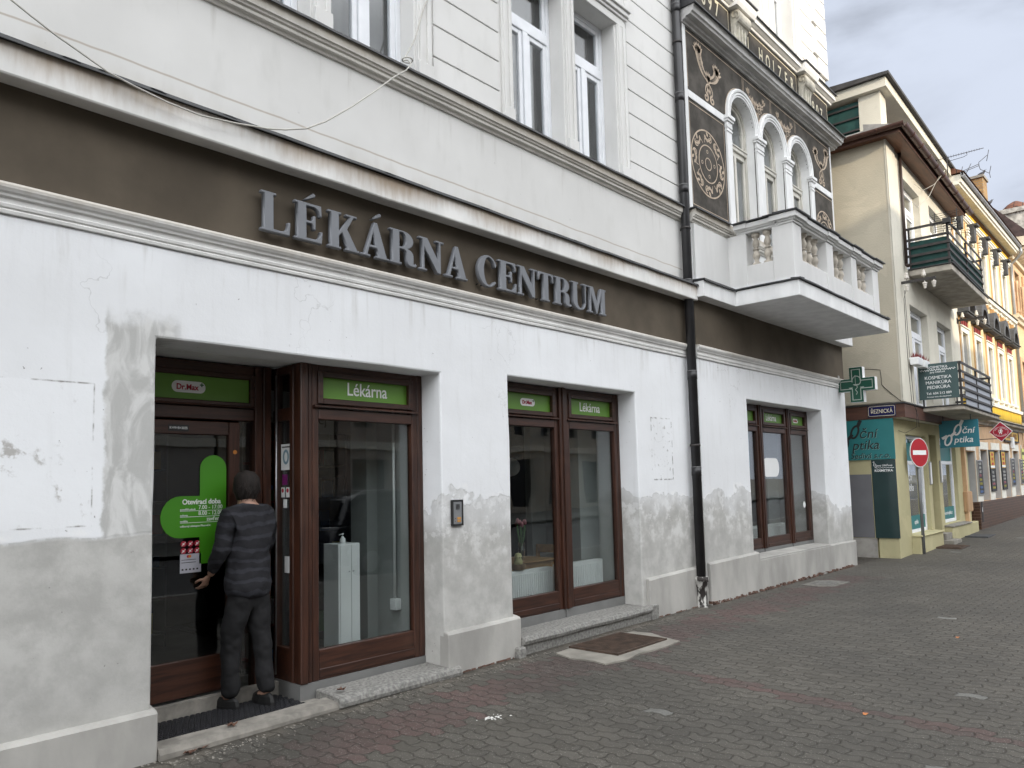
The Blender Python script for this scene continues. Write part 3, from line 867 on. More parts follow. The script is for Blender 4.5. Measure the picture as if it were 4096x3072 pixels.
def spandrel(b, x, z):
    for s in (-1, 1):
        b.ribbon([(x + s*p, z + q) for p, q in bez((.02, .0), (.10, .16), (.20, .02), (.29, .17))], taper(13, .03, .014), YS)
        b.ribbon([(x + s*p, z + q) for p, q in spiral(.11, -.02, .075, .012, 0, 1.3, 18)], taper(19, .02, .010), YS-.0006)
        b.ribbon([(x + s*p, z + q) for p, q in spiral(.22, .10, .055, .012, 2, 1.2, 16)], .012, YS-.001)
        b.ribbon([(x + s*p, z + q) for p, q in bez((.03, -.06), (.14, -.14), (.02, -.22), (.07, -.30))], taper(13, .024, .010), YS-.0003)
        for a in (.3, .9, 1.5): leaf(b, x + s*.27, z + .15, PI/2 - s*(a-.6), .11, .055, YS-.0012)
        for a in (0, .8, 1.6): leaf(b, x + s*.12, z + .06, PI/2 - s*a, .10, .05, YS-.0014)
    for a in (-.5, 0, .5): leaf(b, x, z-.02, PI/2 + a, .16, .06, YS-.0016); 
    leaf(b, x, z-.05, -PI/2, .24, .06, YS-.0016)
spandrel(b, 11.375, 7.56); spandrel(b, 12.485, 7.56)
b.build('sgraffito_ornament', M_SGL, PH)
b = B()
def rect(x0, x1, z0, z1, w=.011):
    b.ribbon([(x0, z0), (x1, z0)], w, YS); b.ribbon([(x0, z1), (x1, z1)], w, YS); b.ribbon([(x0, z0), (x0, z1)], w, YS-.0003); b.ribbon([(x1, z0), (x1, z1)], w, YS-.0003)
rect(9.17, 10.19, 5.42, 6.88); rect(13.67, 14.565, 5.42, 6.88)
b.ribbon([(9.17, 7.09), (9.17, 7.90), (14.56, 7.90), (14.56, 7.09)], .013, YS)
for x in (10.90, 10.94, 11.91, 11.95, 12.92, 12.96): b.ribbon([(x, 7.68), (x, 7.90)], .010, YS-.0002)
for c in AC: b.ribbon([(c + .555*math.cos(PI - PI*k/24), ASP + .555*math.sin(PI*k/24)) for k in range(25)], .012, YS-.0002)
b.build('sgraffito_border', M_SGL, PH)
# ---- bay cornice, frieze with inscription, second cornice
M_BCOR = pm('grey white cornice paint', (.50, .495, .48), .8, .2, 6, .15, 40, streak=(.4, 1, 1))
b = B(); CP = [(.2, 7.97), (-.03, 7.965), (-.04, 7.985), (-.075, 7.99), (-.085, 8.02), (-.16, 8.025), (-.17, 8.05), (-.195, 8.06), (-.205, 8.105), (-.22, 8.14), (.2, 8.14)]
b.prof(9.04, 14.83, sh(CP, -.09), n=14); b.build('bay_main_cornice', M_BCOR, PH, wob=.004)
flashing(9.02, 14.85, -.335, 8.143, -.02, .17, .02)
b = B(); b.box(BX0, BX1, -.09, .3, 8.142, 8.86); b.build('inscription_frieze', M_SGR, PH)
b = B()
for xa, xb in ((9.25, 10.52), (11.08, 13.12), (13.72, 14.60)):
    b.ribbon([(xa, 8.80), (xb, 8.80)], .016, YS); b.ribbon([(xa, 8.2), (xa, 8.80)], .012, YS-.0003); b.ribbon([(xb, 8.2), (xb, 8.80)], .012, YS-.0003)
b.build('frieze_border', M_CREAML, PH)
def letters(s, x0, dx, z=8.56):
    for k, ch in enumerate(s):
        if ch != ' ': text(ch, T(x0 + dx*k, -.092, z), .34, M_CREAML, PH, 'frieze_letter', bold=.006, xs=.62)
for ch, x in zip('ALHOLZER', (10.99, 11.19, 11.63, 11.90, 12.15, 12.38, 12.64, 12.90)): text(ch, T(x+.04, -.092, 8.56), .34, M_CREAML, PH, 'frieze_letter', bold=.004, xs=.62)
for ch, x in zip('1907', (13.70, 13.90, 14.10, 14.30)): text(ch, T(x, -.092, 8.49), .34, M_CREAML, PH, 'frieze_letter', bold=.004, xs=.68)
for ch, x in zip('1897', (9.55, 9.75, 9.95, 10.16)): text(ch, T(x, -.092, 8.66), .34, M_CREAML, PH, 'frieze_letter', bold=.004, xs=.68)
C2 = [(.2, 8.84), (-.035, 8.84), (-.045, 8.87), (-.06, 8.875), (-.10, 8.90), (-.12, 8.905), (-.125, 8.965), (-.14, 8.985), (.2, 8.985)]
b = B(); b.prof(9.04, 14.76, sh(C2, -.09), n=10)
for xa in (10.50, 13.10): b.prof(xa, xa+.62, sh([(-.02, 8.842), (-.17, 8.842), (-.2, 8.90), (-.205, 8.988), (-.02, 8.988)], -.09))
b.build('upper_cornice', M_WHITE, PH, wob=.003)
flashing(9.03, 14.78, -.245, 8.99, -.02, .06, .02)
b = B()
for xa in (10.50, 13.10): b.prof(xa-.01, xa+.63, [(-.05, 9.05), (-.32, 9.012), (-.32, 8.99), (-.05, 8.99)])
b.build('flashing', M_ZINC, PH)
M_STONE = pm('console stone', (.52, .49, .41), .85, .2, 10, .4, 60)
for xa in (10.60, 13.22):
    b = B(); w = .40
    pr = [(-.09, 8.835), (-.19, 8.835)] + [(-.20 - .055*math.sin(a), 8.73 + .10*math.cos(a)) for a in [PI*k/8 for k in range(9)]] + [(-.17, 8.58), (-.15, 8.48), (-.16, 8.36), (-.145, 8.28), (-.09, 8.24)]
    b.prof(xa, xa+w, pr)
    for k in range(3): b.box(xa+.08+.1*k, xa+.12+.1*k, -.19, -.10, 8.29, 8.60)
    for sx in (xa-.012, xa+w+.012):
        pts = [Vector((sx, -.17 + (.075-.06*k/20)*math.cos(-1.2+k*.42)*-1, 8.745 + (.075-.06*k/20)*math.sin(-1.2+k*.42))) for k in range(21)]
        b.tube(pts, .010, 5)
    b.build('scroll_console', M_STONE, PH, bevel=.006)
UB = [(9.75, 10.55, 9.10, 11.1), (10.9, 11.75, 9.10, 11.1), (12.30, 13.15, 9.10, 11.1)]
b = B(); b.wall(BX0, BX1, 9.0, 12.2, UB, -.09, .3, .5); b.build('bay_upper_wall', M_UP, PH, bevel=.005)
for h in UB: casement(PH, h[0], h[1], h[2]+.02, h[3], .12, 10.3)
b = B()
for k in range(11):
    z = 9.30 + .31*k; o = .0 if k % 2 else .17
    b.box(14.05+o, 14.70, -.135, -.07, z+.012, z+.298)
    b.box(13.46, 14.02+o-.01, -.102, -.08, z+.008, z+.302)
b.box(13.19, 13.40, -.13, -.08, 9.06, 11.2); b.box(12.05, 12.26, -.13, -.08, 9.06, 11.2); b.box(11.8, 12.0, -.13, -.08, 9.06, 11.2)
b.build('quoin', M_UP, PH, bevel=.008)

# ---- house body: shell, floors, roof
b = B()
b.box(-4, 14.62, 8.8, 9.1, -.4, 12.2); b.box(-4.2, -4, -.0, 9.1, -.4, 12.2); b.box(14.33, 14.62, .31, 8.8, -.4, 12.2)
b.build('side_wall', M_UP, PH)
b = B(); b.box(-4, 14.33, .345, 8.8, 3.30, 3.55); b.box(-4, 14.33, .45, 8.8, 7.9, 8.0); b.build('floor_slab', M_INW, PH)
b = B(); b.prof(-4.4, 14.95, [(-.45, 12.2), (9.4, 12.2), (4.5, 15.5)]); b.build('roof', pm('brown roof tiles', (.12, .055, .04), .85, .3, 9), PH)
# ------------------------------------------------------------------ shopfronts
def rrect(cx, cz, w, h, r, y, n=8):
    pts = []
    for (sx, sz, a0) in ((1, 1, 0), (-1, 1, PI/2), (-1, -1, PI), (1, -1, 1.5*PI)):
        for k in range(n+1):
            a = a0 + PI/2*k/n
            pts.append((cx + sx*(w/2-r) + r*math.cos(a), y, cz + sz*(h/2-r) + r*math.sin(a)))
    return pts
def logo(parent, cx, cz, w, y, fr=None):
    """white pill with the red pharmacy wordmark and a green plus"""
    h = w*.34; fr = fr or Matrix()
    b = B(fr); b.q(rrect(cx, cz, w, h, h*.49, y)); o = b.build('logo_pill', M_WTXT, parent)
    text('Dr.Max', fr @ T(cx-w*.045, y-.002, cz-.003), h*.68, M_RED, o, 'logo_lettering', bold=.0012, xs=.92)
    b = B(fr); px, pz, k = cx+w*.385, cz+h*.24, h*.17
    b.q([(px-k, y-.002, pz-k*.3), (px+k, y-.002, pz-k*.3), (px+k, y-.002, pz+k*.3), (px-k, y-.002, pz+k*.3)])
    b.q([(px-k*.3, y-.0025, pz-k), (px+k*.3, y-.0025, pz-k), (px+k*.3, y-.0025, pz+k), (px-k*.3, y-.0025, pz+k)])
    b.build('logo_plus', pm('dark green mark', (.02, .12, .03), .5), o)
def shop_leaf(parent, x0, x1, z0, zt, zb0, zb1, y, rail_b, fr=None):
    """one show window: transom light over a tall pane. z0 bottom, zt top, zb0..zb1 transom bar"""
    st = .065
    v = B(fr); v.box(x0, x0+st, y, y+.07, z0, zt); v.box(x1-st, x1, y, y+.07, z0, zt)
    o = v.build('shop_window', M_WOODV, parent, bevel=.006)
    h = B(fr)
    h.box(x0+st, x1-st, y+.004, y+.07, z0, z0+rail_b); h.box(x0+st, x1-st, y-.006, y+.004, z0+.02, z0+rail_b*.38)
    h.box(x0+st, x1-st, y-.004, y+.07, zb0, zb1)
    h.prof(x0+.01, x1-.01, [(y-.004, zb1+.005), (y-.035, zb1+.003), (y-.035, zb1+.016), (y-.004, zb1+.03)])
    h.box(x0+st, x1-st, y+.004, y+.07, zt-.06, zt)
    h.frame(x0+st-.01, x1-st+.01, zb1+.035, zt-.05, y-.016, y+.03, .048)
    h.build('rail', M_WOODH, o, bevel=.006)
    g = B(fr); g.box(x0+st, x1-st, y+.036, y+.044, z0+rail_b, zb0); g.build('pane', M_GLASS, o)
    g = B(fr); g.box(x0+st+.03, x1-st-.03, y+.030, y+.036, zb1+.078, zt-.092); s_ = g.build('sign_panel', M_GREEN, o)
    return o, (x0+x1)/2, (zb1+.078+zt-.092)/2, y+.0285
# show window beside the door
YF = .25
v = B(); v.box(3.29, 3.36, YF-.015, YF+.09, .165, 2.67); v.box(3.36, 3.40, YF-.004, YF+.08, .165, 2.67); v.box(3.295, 3.355, YF+.09, YF+.14, .165, 2.67)
v.box(4.50, 4.56, YF, YF+.07, .165, 2.67)
v.build('window_post', M_WOODV, PH, bevel=.008)
o, cx, cz, ys = shop_leaf(PH, 3.40, 4.50, .165, 2.665, 2.22, 2.31, YF+.005, .235)
text('Lékárna', T(cx+.02, ys, cz+.005), .155, M_WTXT, o, 'sign_lettering', xs=.86, bold=.001)
# pair of show windows in the middle
v = B(); v.box(6.53, 6.575, YF-.02, YF+.08, .305, 2.72); v.box(6.575, 6.615, YF-.035, YF+.08, .305, 2.72); v.box(6.615, 6.66, YF-.02, YF+.08, .305, 2.72)
v.box(5.45, 5.50, YF, YF+.07, .305, 2.72); v.box(7.66, 7.70, YF, YF+.07, .305, 2.72)
v.build('window_post', M_WOODV, PH, bevel=.006)
o, cx, cz, ys = shop_leaf(PH, 5.50, 6.53, .305, 2.715, 2.27, 2.355, YF+.005, .20)
logo(o, 6.06, cz, .235, ys)
o, cx, cz, ys = shop_leaf(PH, 6.66, 7.66, .305, 2.715, 2.27, 2.355, YF+.005, .20)
text('Lékárna', T(cx, ys, cz), .145, M_WTXT, o, 'sign_lettering', xs=.86, bold=.001)
# three show windows under the bay
YB = .17
v = B()
for x in (11.47, 12.55): v.box(x-.055, x-.02, YB-.02, YB+.07, .585, 2.82); v.box(x-.02, x+.02, YB-.03, YB+.07, .585, 2.82); v.box(x+.02, x+.055, YB-.02, YB+.07, .585, 2.82)
v.box(10.50, 10.54, YB, YB+.06, .585, 2.82); v.box(13.38, 13.42, YB, YB+.06, .585, 2.82)
v.build('window_post', M_WOODV, PH, bevel=.005)
for k, (xa, xb) in enumerate(((10.54, 11.415), (11.525, 12.495), (12.605, 13.38))):
    o, cx, cz, ys = shop_leaf(PH, xa, xb, .585, 2.815, 2.40, 2.48, YB+.003, .16)
    if k == 1: text('Lékárna', T(cx-.03, ys, cz), .145, M_WTXT, o, 'sign_lettering', xs=.86, bold=.001)
    if k == 2: logo(o, cx-.02, cz, .22, ys)
    if k == 0: logo(o, cx-.06, cz, .22, ys)
    if k == 1:
        b = B(); pts = rrect(11.90, 1.84, .62, .30, .13, YB+.0385); b.q(pts); b.build('sticker', M_WTXT, o)
    if k == 2:
        b = B(); b.disc((13.18, 1.20), .055, YB+.0385); b.build('sticker', M_WTXT, o)
    if k == 0:
        b = B(); b.q([(10.75, YB+.05, 1.85), (11.16, YB+.05, 1.85), (11.16, YB+.05, 2.36), (10.75, YB+.05, 2.36)]); p_ = b.build('window_poster', pm('pale blue poster', (.30, .55, .72), .5, .1, 4), o)
        b = B()
        for q in range(9): b.q(rrect(10.86+.09*(q % 3), 2.0+.11*(q//3), .07, .05, .02, YB+.0485))
        b.build('poster_print', M_WTXT, p_)
# entrance: door set back, narrow side light, glazed flank
YD = .65
v = B()
v.box(3.115, 3.18, YD-.03, YD+.07, .12, 2.66); v.box(3.18, 3.25, YD-.045, YD+.07, .12, 2.66); v.box(2.07, 2.12, YD-.01, YD+.07, .12, 2.66)
dr = v.build('entrance_frame', M_WOODV, PH, bevel=.006)
h = B(); h.box(2.12, 3.115, YD-.01, YD+.07, 2.215, 2.315); h.box(2.12, 3.115, YD-.005, YD+.07, 2.56, 2.66); h.frame(2.12, 3.115, 2.32, 2.585, YD-.025, YD+.03, .04)
h.prof(2.12, 3.115, [(YD-.01, 2.317), (YD-.04, 2.315), (YD-.04, 2.328), (YD-.01, 2.34)])
h.build('rail', M_WOODH, dr, bevel=.006)
g = B(); g.box(2.16, 3.075, YD+.006, YD+.014, 2.36, 2.545); sp_ = g.build('sign_panel', M_GREEN, dr)
logo(dr, 2.585, 2.455, .26, YD+.004)
g = B(); g.box(3.0, 3.115, YD+.02, YD+.028, .12, 2.215); g.build('pane', M_GLASS, dr)
# door leaf
v = B(); v.box(2.125, 2.215, YD-.004, YD+.05, .16, 2.20); v.box(2.905, 2.995, YD-.004, YD+.05, .16, 2.20)
leaf_ = v.build('door', M_WOODV, PH, bevel=.005)
h = B(); h.box(2.215, 2.905, YD, YD+.05, 2.095, 2.20); h.box(2.215, 2.905, YD, YD+.05, .16, .43)
h.build('door_rail', M_WOODH, leaf_, bevel=.005)
g = B(); g.box(2.215, 2.905, YD+.02, YD+.028, .43, 2.095); g.build('pane', M_GLASS, leaf_)
def halfcross(y):
    pts = []
    cx, cz = 2.79, 1.475
    arm = .155
    # stem up, round top
    for k in range(13): a = PI - PI*k/12; pts.append((cx + .105*math.cos(a), y, 1.835 + .105*math.sin(a)))
    pts = [p for p in pts]
    pts += [(cx+.105, y, 1.12), (cx-.105, y, 1.12), (cx-.105, y, cz-arm)]
    for k in range(13): a = -PI/2 - PI*k/12; pts.append((2.535 + arm*.93*math.cos(a), y, cz + arm*math.sin(a)))
    pts += [(cx-.105, y, cz+arm)]
    return pts
g = B(); g.q(halfcross(YD+.0165)); gx = g.build('cross_sticker', M_GREEN2, leaf_)
YT = YD + .0145
text('Otevírací doba', T(2.70, YT, 1.585), .054, M_WTXT, gx, 'hours_lettering', bold=.0012, xs=.92)
for s_, z in (('7.00 - 17.00', 1.542), ('8.00 - 12.00', 1.498), ('zavřeno', 1.454)): text(s_, T(2.865, YT, z), .044, M_WTXT, gx, 'hours_lettering', 'RIGHT', xs=.9)
for s_, z in (('pondělí-pátek', 1.530), ('sobota', 1.486), ('neděle', 1.442), ('odborný zástupce PharmDr.', 1.405)): text(s_, T(2.535, YT, z), .021, M_WTXT, gx, 'hours_lettering', 'LEFT')
b = B()
for z in (1.517, 1.473, 1.429): b.q([(2.535, YT, z), (2.865, YT, z), (2.865, YT, z+.003), (2.535, YT, z+.003)])
b.build('hours_rule', M_WTXT, gx)
b = B()
for i in range(6): b.disc((2.565 + .052*(i % 3), 1.275 - .052*(i//3)), .022, YT+.002, 16)
pr_ = b.build('prohibition_sticker', M_RED, leaf_)
b = B()
for i in range(6):
    x, z = 2.565 + .052*(i % 3), 1.275 - .052*(i//3)
    b.ribbon([(x-.014, z-.014), (x+.014, z+.014)], .004, YT); b.disc((x-.004, z+.002), .006, YT, 8); b.ribbon([(x-.010, z-.007), (x+.008, z-.004)], .004, YT+.0003)
b.build('prohibition_mark', M_WTXT, pr_)
b = B(); b.q([(2.54, YT+.002, 1.06), (2.70, YT+.002, 1.06), (2.70, YT+.002, 1.20), (2.54, YT+.002, 1.20)]); pc = b.build('payment_sticker', pm('pale sticker', (.45, .45, .50), .5), leaf_)
b = B(); b.disc((2.60, 1.182), .011, YT+.001, 14); b.build('payment_mark', M_RED, pc)
b = B(); b.disc((2.613, 1.182), .011, YT+.0005, 14); b.build('payment_mark', pm('orange mark', (.6, .2, .02), .5), pc)
b = B()
for z in (1.155, 1.135): b.q([(2.55, YT+.001, z), (2.66, YT+.001, z), (2.66, YT+.001, z+.004), (2.55, YT+.001, z+.004)])
for k in range(5): b.q([(2.552+.028*k, YT+.001, 1.08), (2.566+.028*k, YT+.001, 1.08), (2.566+.028*k, YT+.001, 1.092), (2.552+.028*k, YT+.001, 1.092)])
b.build('payment_print', M_BLACK, pc)
b = B(); b.q([(2.43, YD-.004, 2.115), (2.585, YD-.004, 2.115), (2.585, YD-.004, 2.165), (2.43, YD-.004, 2.165)]); kp = b.build('chalk_plate', M_BLACK, leaf_)
text('K+M+B+2025', T(2.507, YD-.006, 2.140), .026, M_WTXT, kp, 'chalk_lettering', xs=.9)
b = B(); b.disc((2.955, 1.965), .017, YD-.006, 16); b.build('round_sticker', pm('orange sticker', (.45, .16, .02), .5), leaf_)
b = B(); b.tube([(2.945, YD-.05, .95), (2.945, YD-.05, 1.35)], .012, 8); b.tube([(2.945, YD, 1.0), (2.945, YD-.05, 1.0)], .009, 6); b.tube([(2.945, YD, 1.3), (2.945, YD-.05, 1.3)], .009, 6)
b.build('door_handle', M_STEEL, leaf_)
# glazed flank between door and show window (faces the entrance)
FR = T(3.29, 0, 0) @ RZ(-90)          # local x runs towards the street, local y into the shop
v = B(FR); v.box(-.64, -.60, 0, .06, .165, 2.66); v.box(-.40, -.345, -.004, .06, .165, 2.66)
fk = v.build('flank_window', M_WOODV, PH, bevel=.005)
h = B(FR); h.box(-.60, -.40, .004, .06, 2.22, 2.32); h.box(-.60, -.40, .004, .06, .165, .42); h.box(-.60, -.40, .004, .06, 2.60, 2.66); h.build('rail', M_WOODH, fk, bevel=.004)
g = B(FR); g.box(-.60, -.40, .03, .038, .42, 2.60); g.build('pane', M_GLASS, fk)
b = B(FR); b.tube([(-.592, -.006, .2), (-.592, -.006, 2.6)], .008, 6); b.build('metal_edge', M_STEEL, fk)
YK = .028
b = B(FR); b.q([(-.575, YK, 1.82), (-.425, YK, 1.82), (-.425, YK, 2.03), (-.575, YK, 2.03)]); nt = b.build('notice', M_WTXT, fk)
b = B(FR); b.ribbon([(-.5 + .035*math.cos(2*PI*k/24), 1.925 + .05*math.sin(2*PI*k/24)) for k in range(24)], .022, YK-.002, True); b.build('notice_picture', pm('blue grey print', (.25, .38, .45), .5), nt)
text('POHOTOVOST', FR @ T(-.5, YK-.002, 2.005), .017, M_BLACK, nt, 'notice_lettering')
b = B(FR); b.q([(-.555, YK, 1.70), (-.48, YK, 1.70), (-.48, YK, 1.785), (-.555, YK, 1.785)]); st = b.build('sticker', pm('purple sticker', (.16, .01, .12), .5), fk)
for x in (-.572, -.50):
    b = B(FR); b.q([(x, YK, 1.60), (x+.055, YK, 1.60), (x+.055, YK, 1.68), (x, YK, 1.68)]); st = b.build('sticker', M_WTXT, fk)
    b = B(FR); b.disc((x+.024, 1.655), .018, YK-.001, 14); b.build('sticker_mark', M_RED, st)
b = B(FR); b.q([(-.54, YK, 1.515), (-.485, YK, 1.515), (-.485, YK, 1.585), (-.54, YK, 1.585)]); b.build('sticker', M_WTXT, fk)
b = B(FR); b.q([(-.52, YK, 1.0), (-.42, YK, 1.0), (-.42, YK, 1.13), (-.52, YK, 1.13)]); b.build('sticker', M_WTXT, fk)
# steel beam soffit over the recess
b = B(); b.box(2.08, 4.55, .342, .72, 2.672, 2.80); b.build('soffit', M_WHITE, PH)

# ------------------------------------------------------------------ raised sign letters
def arc(cx, cz, rx, rz, a0, a1, n=10): return [(cx + rx*math.cos(math.radians(a0+(a1-a0)*k/n)), cz + rz*math.sin(math.radians(a0+(a1-a0)*k/n))) for k in range(n+1)]
SF, ST, OV, TH = .055, .235, .065, .085
def GL(ch):
    if ch == 'L':
        w = .74; return w, [[(0,0),(w-.02,0),(w,.33),(w-.055,.33)] + arc(w-.24, .30, .19, .23, 0, -90, 6) + [(OV+ST,SF+.02),(OV+ST,1-SF),(2*OV+ST,1-SF),(2*OV+ST,1),(0,1),(0,1-SF),(OV,1-SF),(OV,SF),(0,SF)]]
    if ch == 'E':
        w = .74; return w, [[(0,0),(w-.02,0),(w,.31),(w-.055,.31)] + arc(w-.24, .28, .19, .21, 0, -90, 5) + [(OV+ST,SF+.02),(OV+ST,.475)] + [(.42,.475)] + arc(.42,.385,.07,.09,90,0,4) + [(.495,.33),(.55,.33),(.55,.69),(.495,.69)] + arc(.42,.64,.07,.10,0,-90,4) + [(OV+ST,.54),(OV+ST,1-SF-.02)] + arc(w-.26,.74,.18,.19,90,0,5) + [(w-.075,.72),(w-.02,.72),(w-.04,1),(0,1),(0,1-SF),(OV,1-SF),(OV,SF),(0,SF)]]
    if ch == 'T':
        w = .76; c = w/2; s = ST/2
        return w, [[(c-s-OV,0),(c+s+OV,0),(c+s+OV,SF),(c+s,SF),(c+s,1-SF-.02)] + arc(w-.20,.76,.14,.17,90,0,5) + [(w-.055,.70),(w,.70),(w-.02,1),(.02,1),(0,.70),(.055,.70)] + arc(.20,.76,.14,.17,180,90,5) + [(c-s,1-SF-.02),(c-s,SF),(c-s-OV,SF)]]
    if ch == 'A':
        w = .86; return w, [[(0,0),(.28,0),(.28,SF),(.19,SF),(.25,.27),(.485,.27),(.54,SF),(.46,SF),(.46,0),(w,0),(w,SF),(.80,SF),(.50,1),(.41,1),(.105,SF),(0,SF)], [(.275,.34),(.368,.71),(.462,.34)]]
    if ch == 'K':
        w = .90; e = OV+ST; return w, [[(0,0),(e+OV,0),(e+OV,SF),(e,SF),(e,.36),(.385,.46),(.575,SF),(.51,SF),(.51,0),(w,0),(w,SF),(.845,SF),(.54,.59),(.735,1-SF),(.83,1-SF),(.83,1),(.52,1),(.52,1-SF),(.63,1-SF),(e,.46),(e,1-SF),(e+OV,1-SF),(e+OV,1),(0,1),(0,1-SF),(OV,1-SF),(OV,SF),(0,SF)]]
    if ch == 'R':
        w = .88; e = OV+ST; return w, [[(0,0),(e+OV,0),(e+OV,SF),(e,SF),(e,.46),(.38,.46)] + arc(.42,.34,.12,.12,90,0,4) + [(.54,.16)] + arc(.69,.15,.15,.15,180,270,4) + arc(.80,.08,.08,.08,-90,0,4) + [(.835,.11)] + arc(.80,.10,.03,.04,0,-180,4) + [(.775,.25)] + arc(.60,.30,.175,.185,-10,80,5) + arc(.44,.74,.33,.26,-65,90,9) + [(0,1),(0,1-SF),(OV,1-SF),(OV,SF),(0,SF)], [(e,.525)] + arc(.39,.74,.135,.215,-90,90,8) + [(e,.955)]]
    if ch == 'N':
        w = .92; return w, [[(0,0),(.27,0),(.27,SF),(.18,SF),(.18,.70),(.66,0),(.80,0),(.80,1-SF),(w,1-SF),(w,1),(.63,1),(.63,1-SF),(.72,1-SF),(.72,.36),(.30,1),(0,1),(0,1-SF),(.10,1-SF),(.10,SF),(0,SF)]]
    if ch == 'C':
        w = .80; return w, [arc(.43,.5,.43,.52,32,100,8) + arc(.43,.5,.43,.52,104,256,18) + arc(.43,.5,.43,.52,260,322,8) + [(.715,.20)] + arc(.45,.5,.30,.455,-45,-90,5) + arc(.45,.5,.20,.455,-90,-270,18) + arc(.45,.5,.30,.455,90,40,5) + [(.70,.67),(.755,.67)]]
    if ch == 'U':
        w = .90; e = OV+ST; return w, [[(0,1-SF),(OV,1-SF),(OV,.30)] + arc(.43,.30,.365,.32,180,360,14) + [(.795,1-SF),(w,1-SF),(w,1),(.62,1),(.62,1-SF),(.715,1-SF),(.715,.30)] + arc(.508,.30,.208,.245,0,-180,12) + [(e,1-SF),(e+OV,1-SF),(e+OV,1),(0,1)]]
    if ch == 'M':
        w = 1.06; return w, [[(0,0),(.26,0),(.26,SF),(.17,SF),(.17,.74),(.44,0),(.52,0),(.79,.80),(.79,SF),(.70,SF),(.70,0),(w,0),(w,SF),(.99,SF),(.99,1-SF),(w,1-SF),(w,1),(.75,1),(.535,.36),(.30,1),(0,1),(0,1-SF),(.09,1-SF),(.09,SF),(0,SF)]]
SIGN = thing('shop_sign', 'raised grey serif letters LÉKÁRNA CENTRUM on the brown frieze', 'sign', (2.75, 0, 3.52))
def sign_letter(ch, x0, x1, z0=3.545, H=.295, accent=False):
    w, polys = GL(ch)
    if accent:
        a = .26 if ch == 'E' else .34
        polys = polys + [[(a, 1.085), (a+.035, 1.075), (a+.26, 1.20)] + arc(a+.235, 1.245, .045, .045, -30, 140, 5)]
    cu = bpy.data.curves.new('t', 'CURVE'); cu.dimensions = '2D'; cu.fill_mode = 'BOTH'
    kx = (x1-x0)/w
    for p in polys:
        sp = cu.splines.new('POLY'); sp.points.add(len(p)-1); sp.use_cyclic_u = True
        for q, (a, c) in zip(sp.points, p): q.co = (a*kx, c*H, 0, 1)
    cu.extrude = .017; cu.bevel_depth = .006; cu.bevel_resolution = 0; cu.offset = -.004
    to = bpy.data.objects.new('t', cu); COL.objects.link(to); bpy.context.view_layer.update()
    me = bpy.data.meshes.new_from_object(to.evaluated_get(bpy.context.evaluated_depsgraph_get()))
    bpy.data.objects.remove(to); bpy.data.curves.remove(cu)
    me.transform(WM[SIGN.name].inverted() @ T(x0, -.058, z0) @ RX(90)); me.materials.clear(); me.materials.append(M_LETTER); me.name = 'letter'
    o = bpy.data.objects.new('letter', me); COL.objects.link(o); o.parent = SIGN; WM[o.name] = WM[SIGN.name]
    b = B()
    for fx in (.25, .6): b.tube([(x0 + (x1-x0)*fx*.7, -.036, z0+H*.06), (x0 + (x1-x0)*fx*.7, .0, z0+H*.06)], .006, 5)
    b.build('letter_spacer', M_BLACK, o)
for i, (ch, a, c) in enumerate((('L', 2.77, 3.005), ('E', 3.045, 3.285), ('K', 3.34, 3.63), ('A', 3.65, 3.93), ('R', 3.95, 4.235), ('N', 4.27, 4.555), ('A', 4.57, 4.85), ('C', 4.99, 5.245), ('E', 5.275, 5.53), ('N', 5.55, 5.845), ('T', 5.86, 6.11), ('R', 6.13, 6.41), ('U', 6.42, 6.705), ('M', 6.715, 7.05))):
    sign_letter(ch, a, c, accent=i in (1, 3))

# ------------------------------------------------------------------ small things on the facade
t = thing('downpipe', 'black rainwater downpipe with pale joint rings between main front and bay', 'downpipe', (8.93, -.085, .06))
cx, cy = 8.935, -.088
b = B(); b.tube([(cx, cy, .42), (cx, cy, 12.1)], .060, 16)
for z in (1.72, 2.98, 4.20, 5.50, 6.78, 8.05): b.tube([(cx, cy, z), (cx, cy, z+.11)], .064, 16)
b.build('pipe', M_PIPE, t)
b = B()
for z in (1.83, 3.09, 4.31, 5.61, 6.89, 8.16): b.tube([(cx, cy, z), (cx, cy, z+.007)], .0645, 16)
b.build('joint_ring', pm('grey sealant', (.22, .22, .22), .7), t)
for z in (2.1, 5.0, 7.6):
    b = B(); b.tube([(cx, cy, z), (cx, cy, z+.03)], .068, 16); b.bar((cx, cy, z+.015), (cx+.02, .02, z+.015), .02); b.build('bracket', M_IRON, t)
g = G('flaking white on cast iron'); p = g.pos(); n = g.noise(14, 5, g.sc(p, (1, 1, .5)))
foot_m = g.set(g.mix(g.step(n, .47, .55), (.025, .02, .018), (.52, .51, .48)), .7)
b = B(); b.lathe((cx, cy, .03), [(.072, 0), (.072, .02), (.064, .03), (.064, .26), (.078, .275), (.078, .33), (.092, .34), (.092, .39), (.07, .40)], 18); b.build('pipe_foot', foot_m, t)

